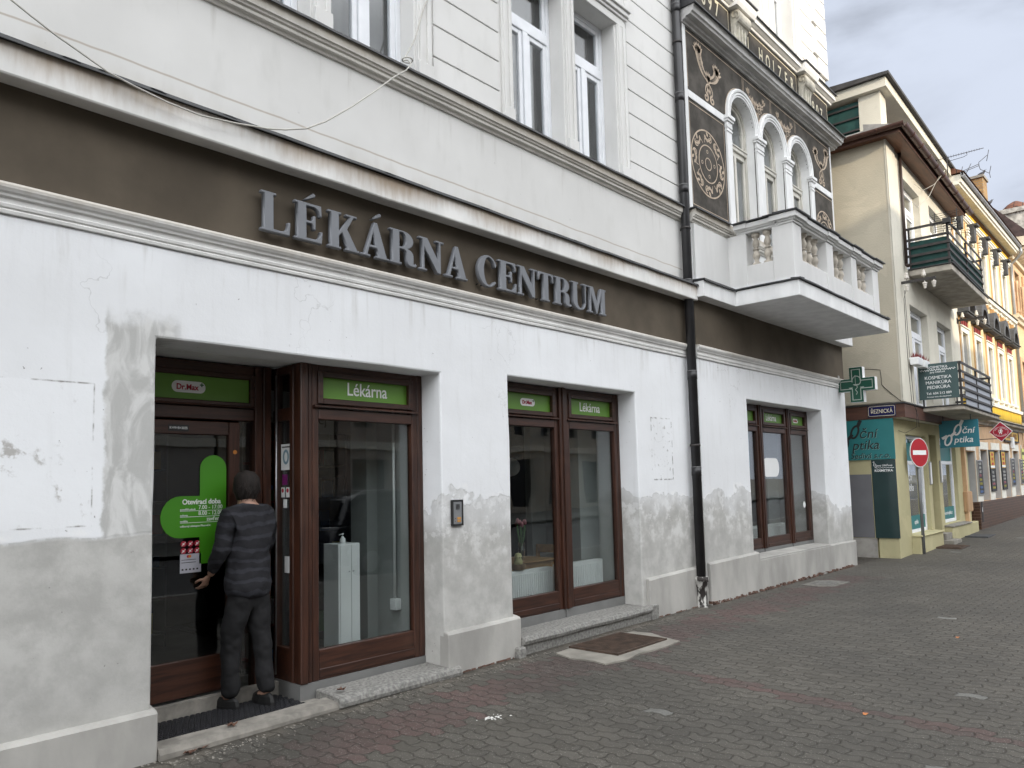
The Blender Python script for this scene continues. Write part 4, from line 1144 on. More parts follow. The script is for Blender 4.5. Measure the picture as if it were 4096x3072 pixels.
pts = [(1.02,4.52),(1.14,4.45),(1.24,4.4),(1.37,4.34),(1.53,4.28),(1.66,4.23),(1.81,4.2),(2.02,4.17),(2.24,4.16),(2.48,4.19),(2.73,4.235),(2.87,4.275),(3.05,4.345),(3.22,4.46),(3.46,4.665),(3.7,4.89),(3.89,5.08),(4.02,5.19),(4.08,5.27)]
b = B(); b.tube([(x, -.225, z) for x, z in pts] + [(4.10, -.16, 5.34), (4.11, -.09, 5.37), (4.15, -.06, 5.43), (4.21, -.05, 5.53), (4.28, -.05, 5.67), (4.34, -.05, 5.86), (4.38, -.05, 5.99), (4.44, -.05, 6.12), (4.50, -.06, 6.4), (4.52, -.06, 7.2)], .0058, 6)
b.tube([(4.10+.045*math.cos(2*PI*k/14), -.15+.045*math.sin(2*PI*k/14), 5.345) for k in range(15)], .006, 5)
tag(b.build('cable', M_CABLE), 'pale loose cable sagging across the upper front and looping on the sill', 'cable')

t = thing('door_intercom', 'grey intercom panel in a black frame on the pier', 'intercom', (4.72, 0, 1.30))
b = B(); b.frame(4.655, 4.79, 1.305, 1.535, -.028, 0, .014); b.box(4.668, 4.777, -.012, -.004, 1.318, 1.522); b.build('frame', M_BLACK, t, bevel=.003)
b = B(); b.box(4.672, 4.773, -.022, -.011, 1.322, 1.518); fp = b.build('face_plate', pm('grey metal plate', (.30, .31, .32), .4, .05, 8, metal=.5), t)
b = B()
for k in range(7): b.box(4.70, 4.745, -.0245, -.0215, 1.45+.007*k, 1.4535+.007*k)
b.build('speaker_slot', M_BLACK, fp)
b = B(); b.box(4.715, 4.758, -.026, -.021, 1.362, 1.380); b.box(4.715, 4.758, -.026, -.021, 1.337, 1.355); b.build('bell_button', pm('orange name plate', (.5, .25, .07), .5), fp)
b = B(); b.disc((4.69, 1.37), .004, -.0245, 8); b.disc((4.69, 1.345), .004, -.0245, 8); b.build('screw', M_BLACK, fp)

# pharmacy cross on the bay corner
CX = T(14.30, -.09, 0) @ RZ(-90)
t = thing('pharmacy_cross', 'green pharmacy cross light box with snake and scales on the bay corner', 'sign', CX @ T(0, 0, 2.95))
u0, s_, zc = .005, .205, 3.315; w3 = .64
def cross_poly(m): 
    a, c = w3/2 - m, w3/6 + .01 - m
    cu = u0 + w3/2
    return [(cu-c, zc-a-.0), (cu+c, zc-a), (cu+c, zc-c), (cu+a, zc-c), (cu+a, zc+c), (cu+c, zc+c), (cu+c, zc+a), (cu-c, zc+a), (cu-c, zc+c), (cu-a, zc+c), (cu-a, zc-c), (cu-c, zc-c)]
b = B(CX); b.prof(0, .13, cross_poly(0), axis='y'); b.build('light_box', M_WPL, t, bevel=.003)
M_XG = pm('pharmacy green face', (.007, .080, .048), .35, .06, 5)
b = B(CX); b.q([(x, -.003, z) for x, z in cross_poly(.004)]); fc = b.build('face', M_XG, t)
b = B(CX); P_ = cross_poly(.045); b.ribbon(P_, .020, -.005, True)
cu = u0 + w3/2
b.ribbon([(cu-.012, zc+.16), (cu-.012, zc-.01)], .008, -.005); b.disc((cu-.012, zc+.165), .009, -.005, 10)
b.ribbon(arc(cu+.005, zc+.07, .075, .085, 195, -85, 22), [.016]*20 + [.012, .010, .008], -.006)
b.q([(cu-.06, -.006, zc+.01), (cu+.055, -.006, zc+.01), (cu+.03, -.006, zc-.012), (cu, -.006, zc-.02), (cu-.035, -.006, zc-.012)])
for sx in (-1, 1): b.q([(cu+sx*.135, -.0055, zc-.045), (cu+sx*.06, -.0055, zc-.045), (cu+sx*.075, -.0055, zc-.062), (cu+sx*.1, -.0055, zc-.068), (cu+sx*.12, -.0055, zc-.062)])
b.ribbon([(cu + .022*math.sin(k*.55)*(1-k/30), zc-.02-.0085*k) for k in range(20)], .012, -.0065)
b.build('emblem', pm('pale emblem', (.42, .47, .42), .5), fc)
b = B(CX); b.box(-.10, u0+.0, .02, .10, 3.24, 3.52); b.build('wall_bracket', pm('grey bracket', (.34, .34, .33), .6), t)

# steps, mat, grating
t = thing('doorstep', 'long worn granite doorstep under the entrance and first show window', 'step', (3.3, 0, 0))
b = B(); st_pr = lambda zt, yf: [(.24, -.15), (.24, zt+.01), (yf+.06, zt), (yf+.012, zt-.014), (yf, zt-.05), (yf+.006, zt-.085), (yf+.03, zt-.092), (yf+.03, -.15)]
b.prof(3.42, 4.68, st_pr(.10, -.10), n=14); o = b.build('tread', M_GRAN, t, bevel=.008, wob=.008)
b = B(); b.prof(2.1, 3.42, [(.62, -.15), (.62, .15), (.56, .15), (.56, .045), (.13, .04), (.10, .07), (-.06, .062), (-.075, .03), (-.075, -.15)], n=14); b.build('threshold', pm('worn cement threshold', (.215, .20, .175), .9, .25, 9, .4, 50), t, wob=.006)
t = thing('window_step', 'granite step under the double show window beside the grating', 'step', (6.6, 0, .04))
b = B(); b.prof(5.505, 7.775, [(.25, -.1), (.25, .215), (-.04, .205), (-.075, .195), (-.09, .165), (-.08, .135), (-.055, .125), (-.05, .03), (-.05, -.1)], n=22); b.build('tread', M_GRAN, t, bevel=.006, wob=.009)
b = B(); b.box(5.40, 5.505, -.11, -.02, -.1, .125); b.box(7.775, 7.93, -.07, 0, -.1, .205); b.build('end_block', M_GRAN, t, bevel=.012, wob=.008)
t = thing('door_mat', 'black rubber honeycomb mat in the doorway', 'mat', (2.7, .3, .045))
b = B(); n = 34
b.box(2.13, 3.28, .15, .55, .043, .047); b.build('mat_base', M_BLACK, t)
b = B()
for i in range(28):
    for j in range(10):
        x, y = 2.155 + i*.041 + (.02 if j % 2 else 0), .165 + j*.041
        if x < 3.27:
            k0 = len(b.v)
            for r_, z_ in ((.019, .047), (.019, .058), (.012, .058), (.012, .047)):
                b.v += [Vector((x + r_*math.cos(PI/3*q), y + r_*math.sin(PI/3*q), z_)) for q in range(6)]
            for m in range(3):
                for q in range(6): b.f.append((k0+m*6+q, k0+m*6+(q+1) % 6, k0+(m+1)*6+(q+1) % 6, k0+(m+1)*6+q)); b.sm.append(False)
b.build('rubber_cell', pm('black rubber', (.022, .022, .025), .55, .25, 20), t)
t = thing('cellar_grating', 'rusty cellar grating set in cracked concrete in front of the middle window', 'grating', (6.4, -.55, .04))
def groundpoly(pts, z, th, name, mat, par, wob=0):
    b = B(); n = len(pts)
    b.q([(x, y, gz(x)+z) for x, y in pts])
    for k in range(n):
        (xa, ya), (xb, yb) = pts[k], pts[(k+1) % n]
        b.q([(xa, ya, gz(xa)+z), (xb, yb, gz(xb)+z), (xb, yb, gz(xb)+z-th), (xa, ya, gz(xa)+z-th)])
    return b.build(name, mat, par, wob=wob)
outline = [(5.74, -.27), (5.66, -.5), (5.70, -.74), (5.66, -.90), (5.9, -.965), (6.2, -.92), (6.5, -.97), (6.88, -.95), (6.96, -.7), (7.06, -.5), (7.02, -.30), (6.7, -.22), (6.2, -.24)]
groundpoly(outline, .014, .05, 'concrete_surround', M_CONC, t)
b = B(); z = gz(6.4)+.016; b.box(6.0, 6.83, -.80, -.26, z, z+.004); 
for k in range(41): x = 6.0+.83*k/40; b.box(x-.004, x+.004, -.80, -.26, z+.004, z+.014)
for k in range(27): y = -.80+.54*k/26; b.box(6.0, 6.83, y-.003, y+.003, z+.0045, z+.0125)
b.frame(5.985, 6.845, -.815, -.245, 0, 1, .02) if False else None
for (a, c, d, e) in ((5.98, 6.85, -.82, -.80), (5.98, 6.85, -.26, -.24), (5.98, 6.0, -.80, -.26), (6.83, 6.85, -.80, -.26)): b.box(a, c, d, e, z-.004, z+.016)
b.build('grate', M_RUST, t)
t = thing('valve_cover', 'small square metal cover in the pavement near the bay window', 'cover', (11.9, -.55, .05))
groundpoly([(11.5, -.34), (11.48, -.60), (11.6, -.80), (12.2, -.82), (12.3, -.5), (12.1, -.32)], .006, .03, 'concrete_surround', pm('dusty concrete', (.15, .142, .125), .9, .25, 6, .3, 40), t)
b = B(); z = gz(11.9); b.box(11.65, 12.05, -.72, -.40, z+.004, z+.012)
for k in range(10): b.box(11.67+.04*k, 11.685+.04*k, -.71, -.41, z+.012, z+.018)
b.build('lid', pm('worn steel lid', (.20, .195, .18), .7, .2, 20), t)
# dry leaves and scraps on the pavement
M_LEAF = pm('dry brown leaf', (.095, .045, .028), .8, .3, 30)
rl = random.Random(5)
for k, (x, y, z, s, lab) in enumerate(((2.36, -.06, .008, .075, 'curled brown leaf under the left end of the threshold'), (2.28, -.09, .006, .05, 'flat brown leaf left of the curled leaf at the plinth corner'), (2.62, .02, .068, .05, 'small brown leaf lying on the threshold edge'), (3.50, .02, .108, .05, 'brown leaf on the granite doorstep beside the post'))):
    b = B(); a0 = rl.random()*6; nn = 11
    rim = [(s*(1 if q % 2 else .55)*math.cos(2*PI*q/nn+a0), s*(1 if q % 2 else .55)*.7*math.sin(2*PI*q/nn+a0), .022*abs(math.sin(q*1.7))) for q in range(nn)]
    for q in range(nn): b.q([(x, y, z+gz(x)+.004), tuple(v+w for v, w in zip((x, y, z+gz(x)), rim[q])), tuple(v+w for v, w in zip((x, y, z+gz(x)), rim[(q+1) % nn]))])
    tag(b.build('dry_leaf', M_LEAF), lab, 'leaf')
b = B()
for k in range(600):
    x = rl.uniform(1.9, 9.0); y = -abs(rl.gauss(0, .09)) - (.06 if not 2.1 < x < 7.9 else .12)
    s = rl.uniform(.002, .009); z = gz(x)
    b.q([(x-s, y-s, z+.001), (x+s, y-s*.6, z+.001), (x+s*.5, y+s, z+.001+s*.5), (x-s, y+s*.7, z+s*.8)])
for k in range(260):
    x = rl.uniform(1.5, 14); y = rl.uniform(-4.5, -.5); s = rl.uniform(.002, .007); z = gz(x)
    b.q([(x-s, y-s, z+.002), (x+s, y-s*.6, z+.002), (x+s*.5, y+s, z+.002+s*.3), (x-s, y+s*.7, z+s*.4)])
tag(b.build('grit', pm('pale grit', (.20, .185, .16), .9, .3, 300)), 'pale grit and crumbs scattered over the pavers and along the wall', 'grit', kind='stuff')
M_BRK = pm('exposed brick crumbs', (.12, .07, .052), .95, .4, 25, .5, 60)
b = B()
for k in range(230):
    x = rl.uniform(10.4, 14.4) if k % 3 else rl.uniform(9.1, 10.4); z = gz(x) + rl.uniform(-.01, .035); s = rl.uniform(.01, .03)
    y = -.128 - rl.uniform(0, .02)
    b.box(x-s, x+s, y-.012, y+.03, z-s*.5, z+s*.5)
for k in range(60):
    x = rl.uniform(4.6, 5.4) if k % 2 else rl.uniform(7.9, 8.9); s = rl.uniform(.008, .022); b.box(x-s, x+s, -.058, -.02, gz(x)-.01, gz(x)+s*.7)
tag(b.build('rubble', M_BRK, None, wob=.006, wf=9), 'crumbled brick edge along the foot of the bay wall', 'rubble', kind='stuff')

# ------------------------------------------------------------------ inside the shop
b = B()
b.box(-4, 14.33, .34, 8.8, -.2, .02); b.build('shop_floor', M_INF, PH)
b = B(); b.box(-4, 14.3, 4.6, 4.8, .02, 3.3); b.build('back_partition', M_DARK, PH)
b = B(); b.box(4.46, 4.62, .345, 1.05, .02, 3.3); b.box(4.34, 4.46, .80, 1.05, .02, 3.3); b.build('return_wall', M_INW, PH)
b = B(); b.box(7.72, 7.86, .345, 1.5, .02, 3.3); b.box(7.35, 7.72, .62, .75, .02, 3.3); b.box(7.42, 7.70, 1.45, 1.55, .02, 3.3); b.build('return_wall', M_INW, PH)
b = B(); b.box(13.42, 13.58, .275, 1.5, .02, 3.3); b.box(12.95, 13.42, .75, .9, .02, 3.3); b.build('return_wall', M_INW, PH)
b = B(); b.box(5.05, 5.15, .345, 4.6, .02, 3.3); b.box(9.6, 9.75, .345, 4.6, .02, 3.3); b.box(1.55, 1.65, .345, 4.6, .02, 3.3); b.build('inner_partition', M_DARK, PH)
b = B(); b.tube([(4.42, .50, .66), (4.42, .50, 2.62)], .013, 8); b.build('cable_conduit', M_WPL, PH)
b = B(); b.box(4.395, 4.46, .46, .545, .56, .66); b.build('wall_socket', M_WPL, PH, bevel=.004)
t = thing('pedestal_cabinet', 'tall white pedestal cabinet behind the first show window', 'cabinet', (3.95, .62, .02))
b = B(); b.box(3.83, 4.05, .52, .74, .02, 1.185); b.build('carcass', M_WPL, t, bevel=.002)
b = B(); b.box(3.845, 3.955, .512, .5185, .03, 1.175); b.box(3.959, 4.045, .512, .5185, .03, 1.175); dd = b.build('door', M_WPL, t, bevel=.0015)
b = B(); b.tube([(3.935, .505, .95), (3.935, .514, .95)], .005, 8); b.tube([(3.98, .505, .95), (3.98, .514, .95)], .005, 8); b.build('knob', M_STEEL, dd)
t = thing('soap_dispenser', 'small white pump bottle on the pedestal cabinet', 'dispenser', (3.93, .62, 1.186))
b = B(); b.lathe((3.93, .60, 1.186), [(.022, 0), (.024, .004), (.024, .04), (.012, .05), (.010, .06)], 12); b.build('bottle', M_WPL, t)
b = B(); b.lathe((3.93, .60, 1.246), [(.004, 0), (.004, .014), (.010, .015), (.010, .024), (.003, .027)], 10); b.tube([(3.93, .60, 1.265), (3.895, .59, 1.264), (3.888, .588, 1.257)], .0035, 6); b.build('pump', M_WPL, t)
t = thing('steel_post', 'short steel barrier post with ball top behind the first show window', 'post', (3.52, .45, .02))
b = B(); b.tube([(3.50, .42, .02), (3.50, .42, .70)], .011, 8); b.tube([(3.50, .42, .52), (3.63, .62, .52)], .006, 6); b.build('pole', M_STEEL, t)
b = B(); b.lathe((3.50, .42, .70), [(.004, 0), (.016, .008), (.022, .022), (.016, .036), (.002, .044)], 10); b.build('ball', M_STEEL, t)
PC = [pm('carton ' + n, c, .6, .1, 9) for n, c in (('white', (.45, .46, .46)), ('blue', (.06, .13, .28)), ('red', (.30, .04, .04)), ('green', (.06, .20, .07)), ('yellow', (.40, .30, .05)), ('grey', (.18, .19, .20)))]
M_SHELF = pm('dark shelf metal', (.05, .05, .052), .5, .1, 4)
M_SHR = pm('red shelf edge', (.17, .035, .03), .5, .1, 4)
def shelving(x0, x1, y0, y1, label, seed, M=None, red=False, zs=(.15, .5, .85, 1.2, 1.55, 1.9)):
    r = random.Random(seed)
    M = M or Matrix()
    t = thing('shelf_unit', label, 'shelving', M @ T((x0+x1)/2, (y0+y1)/2, .02))
    for z in zs:
        b = B(M); b.box(x0, x1, y0, y1, z, z+.02); b.build('shelf', M_SHR if red else M_SHELF, t)
    b = B(M); b.box(x0, x1, y1, y1+.02, .02, zs[-1]+.4); b.box(x0-.02, x0, y0, y1, .02, zs[-1]+.4); b.box(x1, x1+.02, y0, y1, .02, zs[-1]+.4); b.build('back_panel', M_SHELF, t)
    n = 0
    for z in zs:
        x = x0 + .02
        while x < x1 - .1 and n < 96:
            w, h, d = r.uniform(.05, .14), r.uniform(.07, .22), r.uniform(.05, .1)
            if r.random() < .8:
                b = B(M); b.box(x, x+w, y0+.02, y0+.02+d, z+.021, z+.021+h); b.build('product_box', r.choice(PC), t); n += 1
            x += w + r.uniform(.005, .05)
shelving(4.0, 4.95, 2.0, 2.3, 'dark shelving with packets at the back of the first show window', 3)
shelving(1.75, 3.6, 3.4, 3.7, 'dark shelving with packets deep behind the entrance door', 4)
shelving(-1.5, -.95, -.12, .2, 'red edged shelving with tubs behind the glazed flank', 8, T(3.6, 0, 0) @ RZ(-90), True)
shelving(10.3, 12.6, 1.9, 2.2, 'shelving full of packets behind the bay show window', 6)
t = thing('hanging_banner', 'white hanging banner with grey lettering inside the first show window', 'banner', (3.9, 1.6, 2.2))
b = B(); b.box(3.5, 4.95, 1.6, 1.62, 2.22, 2.62); b.build('panel', pm('dull white board', (.35, .36, .37), .6), t)
text('Volný prodej', T(4.05, 1.595, 2.36), .15, M_BLACK, t, 'banner_lettering')
def radiator(x0, x1, y, z0, z1, label):
    t = thing('radiator', label, 'radiator', ((x0+x1)/2, y, z0))
    b = B(); b.box(x0, x1, y, y+.008, z0, z1)
    n = int((x1-x0)/.034)
    for k in range(n):
        x = x0 + .02 + (x1-x0-.04)*k/max(1, n-1)
        b.prof(z0+.03, z1-.035, [(x-.011, y), (x-.006, y-.008), (x+.006, y-.008), (x+.011, y)], axis='z')
    b.build('front_panel', M_WPL, t)
    b = B(); b.box(x0, x1, y+.01, y+.07, z1-.01, z1+.004); b.box(x0-.004, x0, y-.004, y+.075, z0+.02, z1); b.box(x1, x1+.004, y-.004, y+.075, z0+.02, z1)
    for k in range(int((x1-x0)/.02)): b.box(x0+.02*k+.004, x0+.02*k+.012, y+.012, y+.068, z1+.004, z1+.007)
    b.build('top_grille', M_WPL, t)
radiator(5.55, 6.60, .46, .30, .74, 'long white ribbed radiator behind the left pane of the middle window')
radiator(6.72, 7.56, .47, .32, .745, 'short white ribbed radiator behind the right pane of the middle window')
radiator(10.6, 11.35, .42, .42, .86, 'white radiator with open ribs behind the first bay pane')
radiator(11.60, 12.86, .44, .42, .90, 'white radiator behind the centre bay pane')
M_PINE = pm('pale pine', (.33, .19, .08), .5, .15, 6, streak=(.4, 5, 5))
t = thing('pine_table', 'small pine table behind the middle window radiator', 'table', (6.35, .95, .02))
b = B(); b.box(6.12, 6.92, .65, 1.2, .78, .805); b.build('table_top', M_PINE, t, bevel=.006)
b = B(); b.box(6.17, 6.87, .68, .70, .70, .779); b.box(6.17, 6.87, 1.15, 1.17, .70, .779); b.build('apron', M_PINE, t)
for x in (6.17, 6.87):
    for y in (.70, 1.15): b = B(); b.box(x-.025, x+.025, y-.025, y+.025, .02, .779); b.build('leg', M_PINE, t)
def chair(x, y, rz, label):
    M = T(x, y, .02) @ RZ(rz); t = thing('pine_chair', label, 'chair', M)
    b = B(M); b.box(-.2, .2, -.2, .2, .44, .465); b.build('seat', M_PINE, t, bevel=.005)
    for sx in (-.18, .18):
        b = B(M); b.box(sx-.018, sx+.018, -.19, -.155, 0, .44); b.build('leg', M_PINE, t)
        b = B(M); b.bar((sx, .17, 0), (sx, .20, .90), .036); b.build('leg', M_PINE, t)
    b = B(M); b.prof(-.16, .16, [(.185, .80), (.205, .80), (.21, .90), (.19, .90)]); b.box(-.16, .16, .175, .195, .62, .67); b.build('backrest', M_PINE, t, bevel=.004)
chair(7.08, 1.0, -80, 'pine chair at the right end of the small table')
chair(6.15, .98, 85, 'pine chair tucked at the left end of the small table')
t = thing('flower_vase', 'glass vase of pink tulips on the pine table', 'vase', (6.48, .80, .806))
b = B(); b.lathe((6.48, .80, .806), [(.035, 0), (.04, .01), (.04, .20), (.037, .20), (.037, .012), (.002, .01)], 14, False); b.build('vase', M_UGLASS, t)
rl = random.Random(9)
for k in range(6):
    a = k*1.05; dx, dy = .055*math.cos(a), .045*math.sin(a); h = .37 + .05*rl.random()
    b = B(); b.tube([(6.48, .80, .82), (6.48+dx*.3, .80+dy*.3, .98), (6.48+dx, .80+dy, .806+h)], .004, 5)
    for q in (.5, .7):
        x, y, z = 6.48+dx*q, .80+dy*q, .82+h*q*.9
        b.q([(x, y, z), (x+.02+dx*.3, y, z+.07), (x+dx*.7, y+dy*.4, z+.17), (x-.012+dx*.3, y, z+.08)])
    sm = b.build('stem', pm('tulip green', (.05, .13, .035), .6), t)
    b = B(); b.lathe((6.48+dx, .80+dy, .806+h), [(.004, 0), (.018, .012), (.022, .03), (.017, .05), (.006, .064)], 9); b.build('bloom', pm('tulip pink', (.42, .17, .20), .6), sm)
t = thing('toy_basket', 'wicker basket with a small plush toy on the window ledge', 'basket', (6.09, .50, .755))
b = B(); b.lathe((6.09, .50, .752), [(.05, 0), (.065, .02), (.075, .06), (.078, .065), (.07, .06), (.055, .02)], 14)
for k in range(6): b.tube([(6.09 + (.064+.003*k)*math.cos(2*PI*q/16), .50 + (.064+.003*k)*math.sin(2*PI*q/16), .762+.009*k) for q in range(17)], .005, 5)
b.build('basket', pm('wicker', (.16, .10, .05), .8, .3, 30), t)
b = B(); b.lathe((6.09, .50, .79), [(.005, 0), (.045, .02), (.05, .05), (.038, .075), (.036, .09), (.042, .11), (.03, .135), (.004, .145)], 14); tb = b.build('plush_toy', pm('pale yellow plush', (.42, .40, .20), .95, .15, 20), t)
b = B(); b.lathe((6.075, .465, .885), [(.001, -.008), (.008, 0), (.001, .008)], 8); b.lathe((6.108, .465, .885), [(.001, -.008), (.008, 0), (.001, .008)], 8); b.build('eye', M_BLACK, tb)
t = thing('pendant_lamp', 'white globe pendant lamp inside the middle window', 'lamp', (6.75, 1.4, 1.88))
b = B(); b.lathe((6.72, 1.15, 1.76), [(.005, 0)] + [(.11*math.sin(PI*k/12), .11 - .11*math.cos(PI*k/12)) for k in range(1, 12)] + [(.02, .22)], 16); b.build('globe', pm('opal globe', (.45, .44, .41), .4), t)
b = B(); b.tube([(6.72, 1.15, 1.98), (6.72, 1.15, 3.28)], .006, 6); b.build('cord', M_BLACK, t)
t = thing('wall_shelf', 'dark wall shelves with red and beige files inside the middle window', 'shelf', (6.6, 2.3, 1.2))
b = B()
for z in (1.25, 1.62, 2.0): b.box(5.9, 7.6, 2.2, 2.45, z, z+.025)
b.build('shelf', M_BLACK, t)
rl = random.Random(21)
for z in (1.276, 1.646, 2.026):
    x = 5.95
    while x < 7.5:
        w = rl.uniform(.04, .16); h = rl.uniform(.15, .30)
        b = B(); b.box(x, x+w, 2.22, 2.4, z, z+h); b.build('file', rl.choice([PC[2], PC[5], PC[4], M_DARK, M_INW]), t); x += w + rl.uniform(.01, .12)
t = thing('tube_chair', 'steel tube chair behind the first bay pane', 'chair', (11.25, .8, .02))
b = B()
for y in (.70, 1.10): b.tube([(11.0, y, .02), (11.05, y, .03), (11.45, y, .03), (11.42, y, .48), (11.08, y, .50), (11.0, y, .90), (11.02, y, 1.19), (11.30, y, 1.21)], .012, 7)
b.tube([(11.0, .70, .95), (11.0, 1.10, .95)], .012, 6); b.build('frame', M_STEEL, t)
b = B(); b.box(11.06, 11.42, .71, 1.09, .485, .51); b.build('seat', M_BLACK, t); b = B(); b.box(10.985, 11.01, .71, 1.09, .75, 1.0); b.build('backrest', M_BLACK, t)

# ------------------------------------------------------------------ person at the door
FOLD = bpy.data.textures.new('cloth folds', 'CLOUDS'); FOLD.noise_scale = .13; FOLD.noise_depth = 2
def skin_mesh(name, verts, edges, radii, mat, parent=None, sub=2, M=None, fold=0):
    me = bpy.data.meshes.new(name); me.from_pydata([Vector(v) for v in verts], edges, [])
    if M is not None: me.transform(M)
    o = bpy.data.objects.new(name, me); COL.objects.link(o)
    m = o.modifiers.new('skin', 'SKIN'); m.use_smooth_shade = True
    for k, r in enumerate(radii):
        d = me.skin_vertices[0].data[k]; r = r if isinstance(r, tuple) else (r, r)
        d.radius = r; d.use_root = k == 0
    s = o.modifiers.new('sub', 'SUBSURF'); s.levels = s.render_levels = sub
    if fold:
        s.levels = s.render_levels = 4
        d_ = o.modifiers.new('folds', 'DISPLACE'); d_.texture = FOLD; d_.strength = fold; d_.mid_level = .5; d_.texture_coords = 'LOCAL'
    me.materials.append(mat)
    if parent is not None: o.parent = parent
    return o
M_SKIN = pm('skin', (.36, .21, .15), .55, .08, 12)
PM_ = T(2.96, .44, .05) @ RZ(10)      # local +y is the way the person faces (into the shop)
t = thing('person', 'person in a dark striped jacket and dark trousers seen from behind entering the door', 'person', PM_)
LP = WM[t.name].inverted() @ PM_
bodyv = [(0,0,.93),(0,.0,1.12),(0,.01,1.30),(0,0,1.44),(0,.01,1.52),(0,.03,1.60),(0,.035,1.69),
         (-.075,0,.86),(-.10,.07,.47),(-.105,.06,.09),(-.11,.17,.045),
         (.075,0,.86),(.10,-.03,.47),(.105,-.10,.10),(.11,.02,.045),
         (-.16,0,1.43),(-.215,.02,1.17),(-.22,.16,.98),
         (.16,0,1.43),(.225,.06,1.17),(.16,.25,1.10)]
bodye = [(0,1),(1,2),(2,3),(3,4),(4,5),(5,6),(0,7),(7,8),(8,9),(9,10),(0,11),(11,12),(12,13),(13,14),(3,15),(15,16),(16,17),(3,18),(18,19),(19,20)]
bodyr = [(.09,.07),(.11,.08),(.14,.095),(.10,.08),.05,(.07,.085),(.075,.095),(.055,.06),.045,.036,.033,(.055,.06),.045,.038,.035,.06,.042,.028,.06,.042,.028]
body = skin_mesh('body', bodyv, bodye, bodyr, M_SKIN, t)
g = G('dark striped jacket'); p = g.obj(); sx = g.node('ShaderNodeSeparateXYZ', {0: p}).outputs
st_ = g.ma('SINE', g.ma('ADD', g.ma('MULTIPLY', sx[2], 75.0), g.ma('MULTIPLY', g.noise(3, 4, p), 14.0)))
jm = g.set(g.mix(g.step(st_, .2, .75), (.009, .009, .012), (.024, .025, .032)), .9)
g.bump(g.noise(9, 4, p), .5, .02)
jv = [(0,0,.76),(0,.0,.98),(0,.01,1.22),(0,-.005,1.40),(0,.01,1.50),(-.165,0,1.415),(-.225,.02,1.17),(-.215,.15,1.0),(.165,0,1.415),(.235,.06,1.17),(.165,.235,1.105)]
skin_mesh('jacket', jv, [(0,1),(1,2),(2,3),(3,4),(3,5),(5,6),(6,7),(3,8),(8,9),(9,10)], [(.225,.165),(.19,.14),(.195,.14),(.15,.11),(.068,.066),.088,.066,.05,.088,.066,.05], jm, t, fold=.045)
tv = [(0,0,.95),(0,0,.86),(-.085,0,.78),(-.10,.07,.47),(-.105,.06,.07),(.085,0,.78),(.10,-.03,.47),(.105,-.10,.075)]
skin_mesh('trousers', tv, [(0,1),(1,2),(2,3),(3,4),(1,5),(5,6),(6,7)], [(.13,.10),(.15,.115),(.095,.105),.078,.066,(.095,.105),.078,.066], pm('dark trousers', (.007, .007, .008), .9, .15, 8), t, fold=.04)
for x, y, z, a in ((-.108, .11, 0, 8), (.108, -.05, .004, -6)):
    b = B(PM_ @ T(x, y, z) @ RZ(a))
    n = 12; pr = [(.046*math.cos(2*PI*k/n)*(1.0 if math.sin(2*PI*k/n) > 0 else .82), .135*math.sin(2*PI*k/n)) for k in range(n)]
    for z0, z1, s0, s1 in ((0, .025, 1.03, 1.03), (.025, .06, 1.0, .92), (.06, .085, .92, .6)):
        for k in range(n):
            (xa, ya), (xb, yb) = pr[k], pr[(k+1) % n]
            b.q([(xa*s0, ya*s0, z0), (xb*s0, yb*s0, z0), (xb*s1, yb*s1, z1), (xa*s1, ya*s1, z1)], True)
    b.q([(x_*.6, y_*.6, .085) for x_, y_ in pr]); b.build('shoe', M_BLACK, t)
b = B(PM_); n = 16
b.lathe((0, .025, 1.52), [(.045, .0), (.07, .03), (.092, .08), (.099, .14), (.092, .19), (.062, .23), (.004, .245)], 18, True)
rh = random.Random(4)
for k in range(420):
    a = rh.uniform(0, 2*PI); z0 = rh.uniform(.10, .24); r0 = .100*math.sin(min(1.45, .35+(.25-z0)*9)) + .004
    ln = rh.uniform(.04, .11); da = rh.uniform(-.25, .25)
    if math.sin(a) > .45 and z0 < .17: continue
    P0 = (r0*math.cos(a), .025+r0*math.sin(a), 1.52+z0); zz = max(1.53, 1.52+z0-ln); r1 = min(.108, r0+.015)*(1 if zz > 1.58 else .82)
    P1 = (r1*math.cos(a+da), .025+r1*math.sin(a+da), zz)
    tx, ty = -math.sin(a)*.005, math.cos(a)*.005
    b.q([(P0[0]-tx, P0[1]-ty, P0[2]), (P0[0]+tx, P0[1]+ty, P0[2]), (P1[0]+tx*.4, P1[1]+ty*.4, P1[2]), (P1[0]-tx*.4, P1[1]-ty*.4, P1[2])])
hair = b.build('hair', pm('dark brown hair', (.012, .008, .006), .85, .4, 40, .5, 90, streak=(1, 1, .15)), t, wob=.006, wf=8)
b = B(PM_)
for s in (-1, 1):
    b.lathe((s*.034, .123, 1.655), [(.001, -.012), (.010, -.006), (.012, 0), (.010, .006), (.001, .012)], 8)
ey = b.build('eye', M_BLACK, t)
b = B(PM_); b.prof(-.012, .012, [(.115, 1.60), (.142, 1.607), (.122, 1.66)]); b.build('nose', M_SKIN, t, bevel=.005)
b = B(PM_); b.box(-.024, .024, .118, .124, 1.572, 1.580); b.build('mouth', pm('lips', (.28, .12, .10), .5), t)
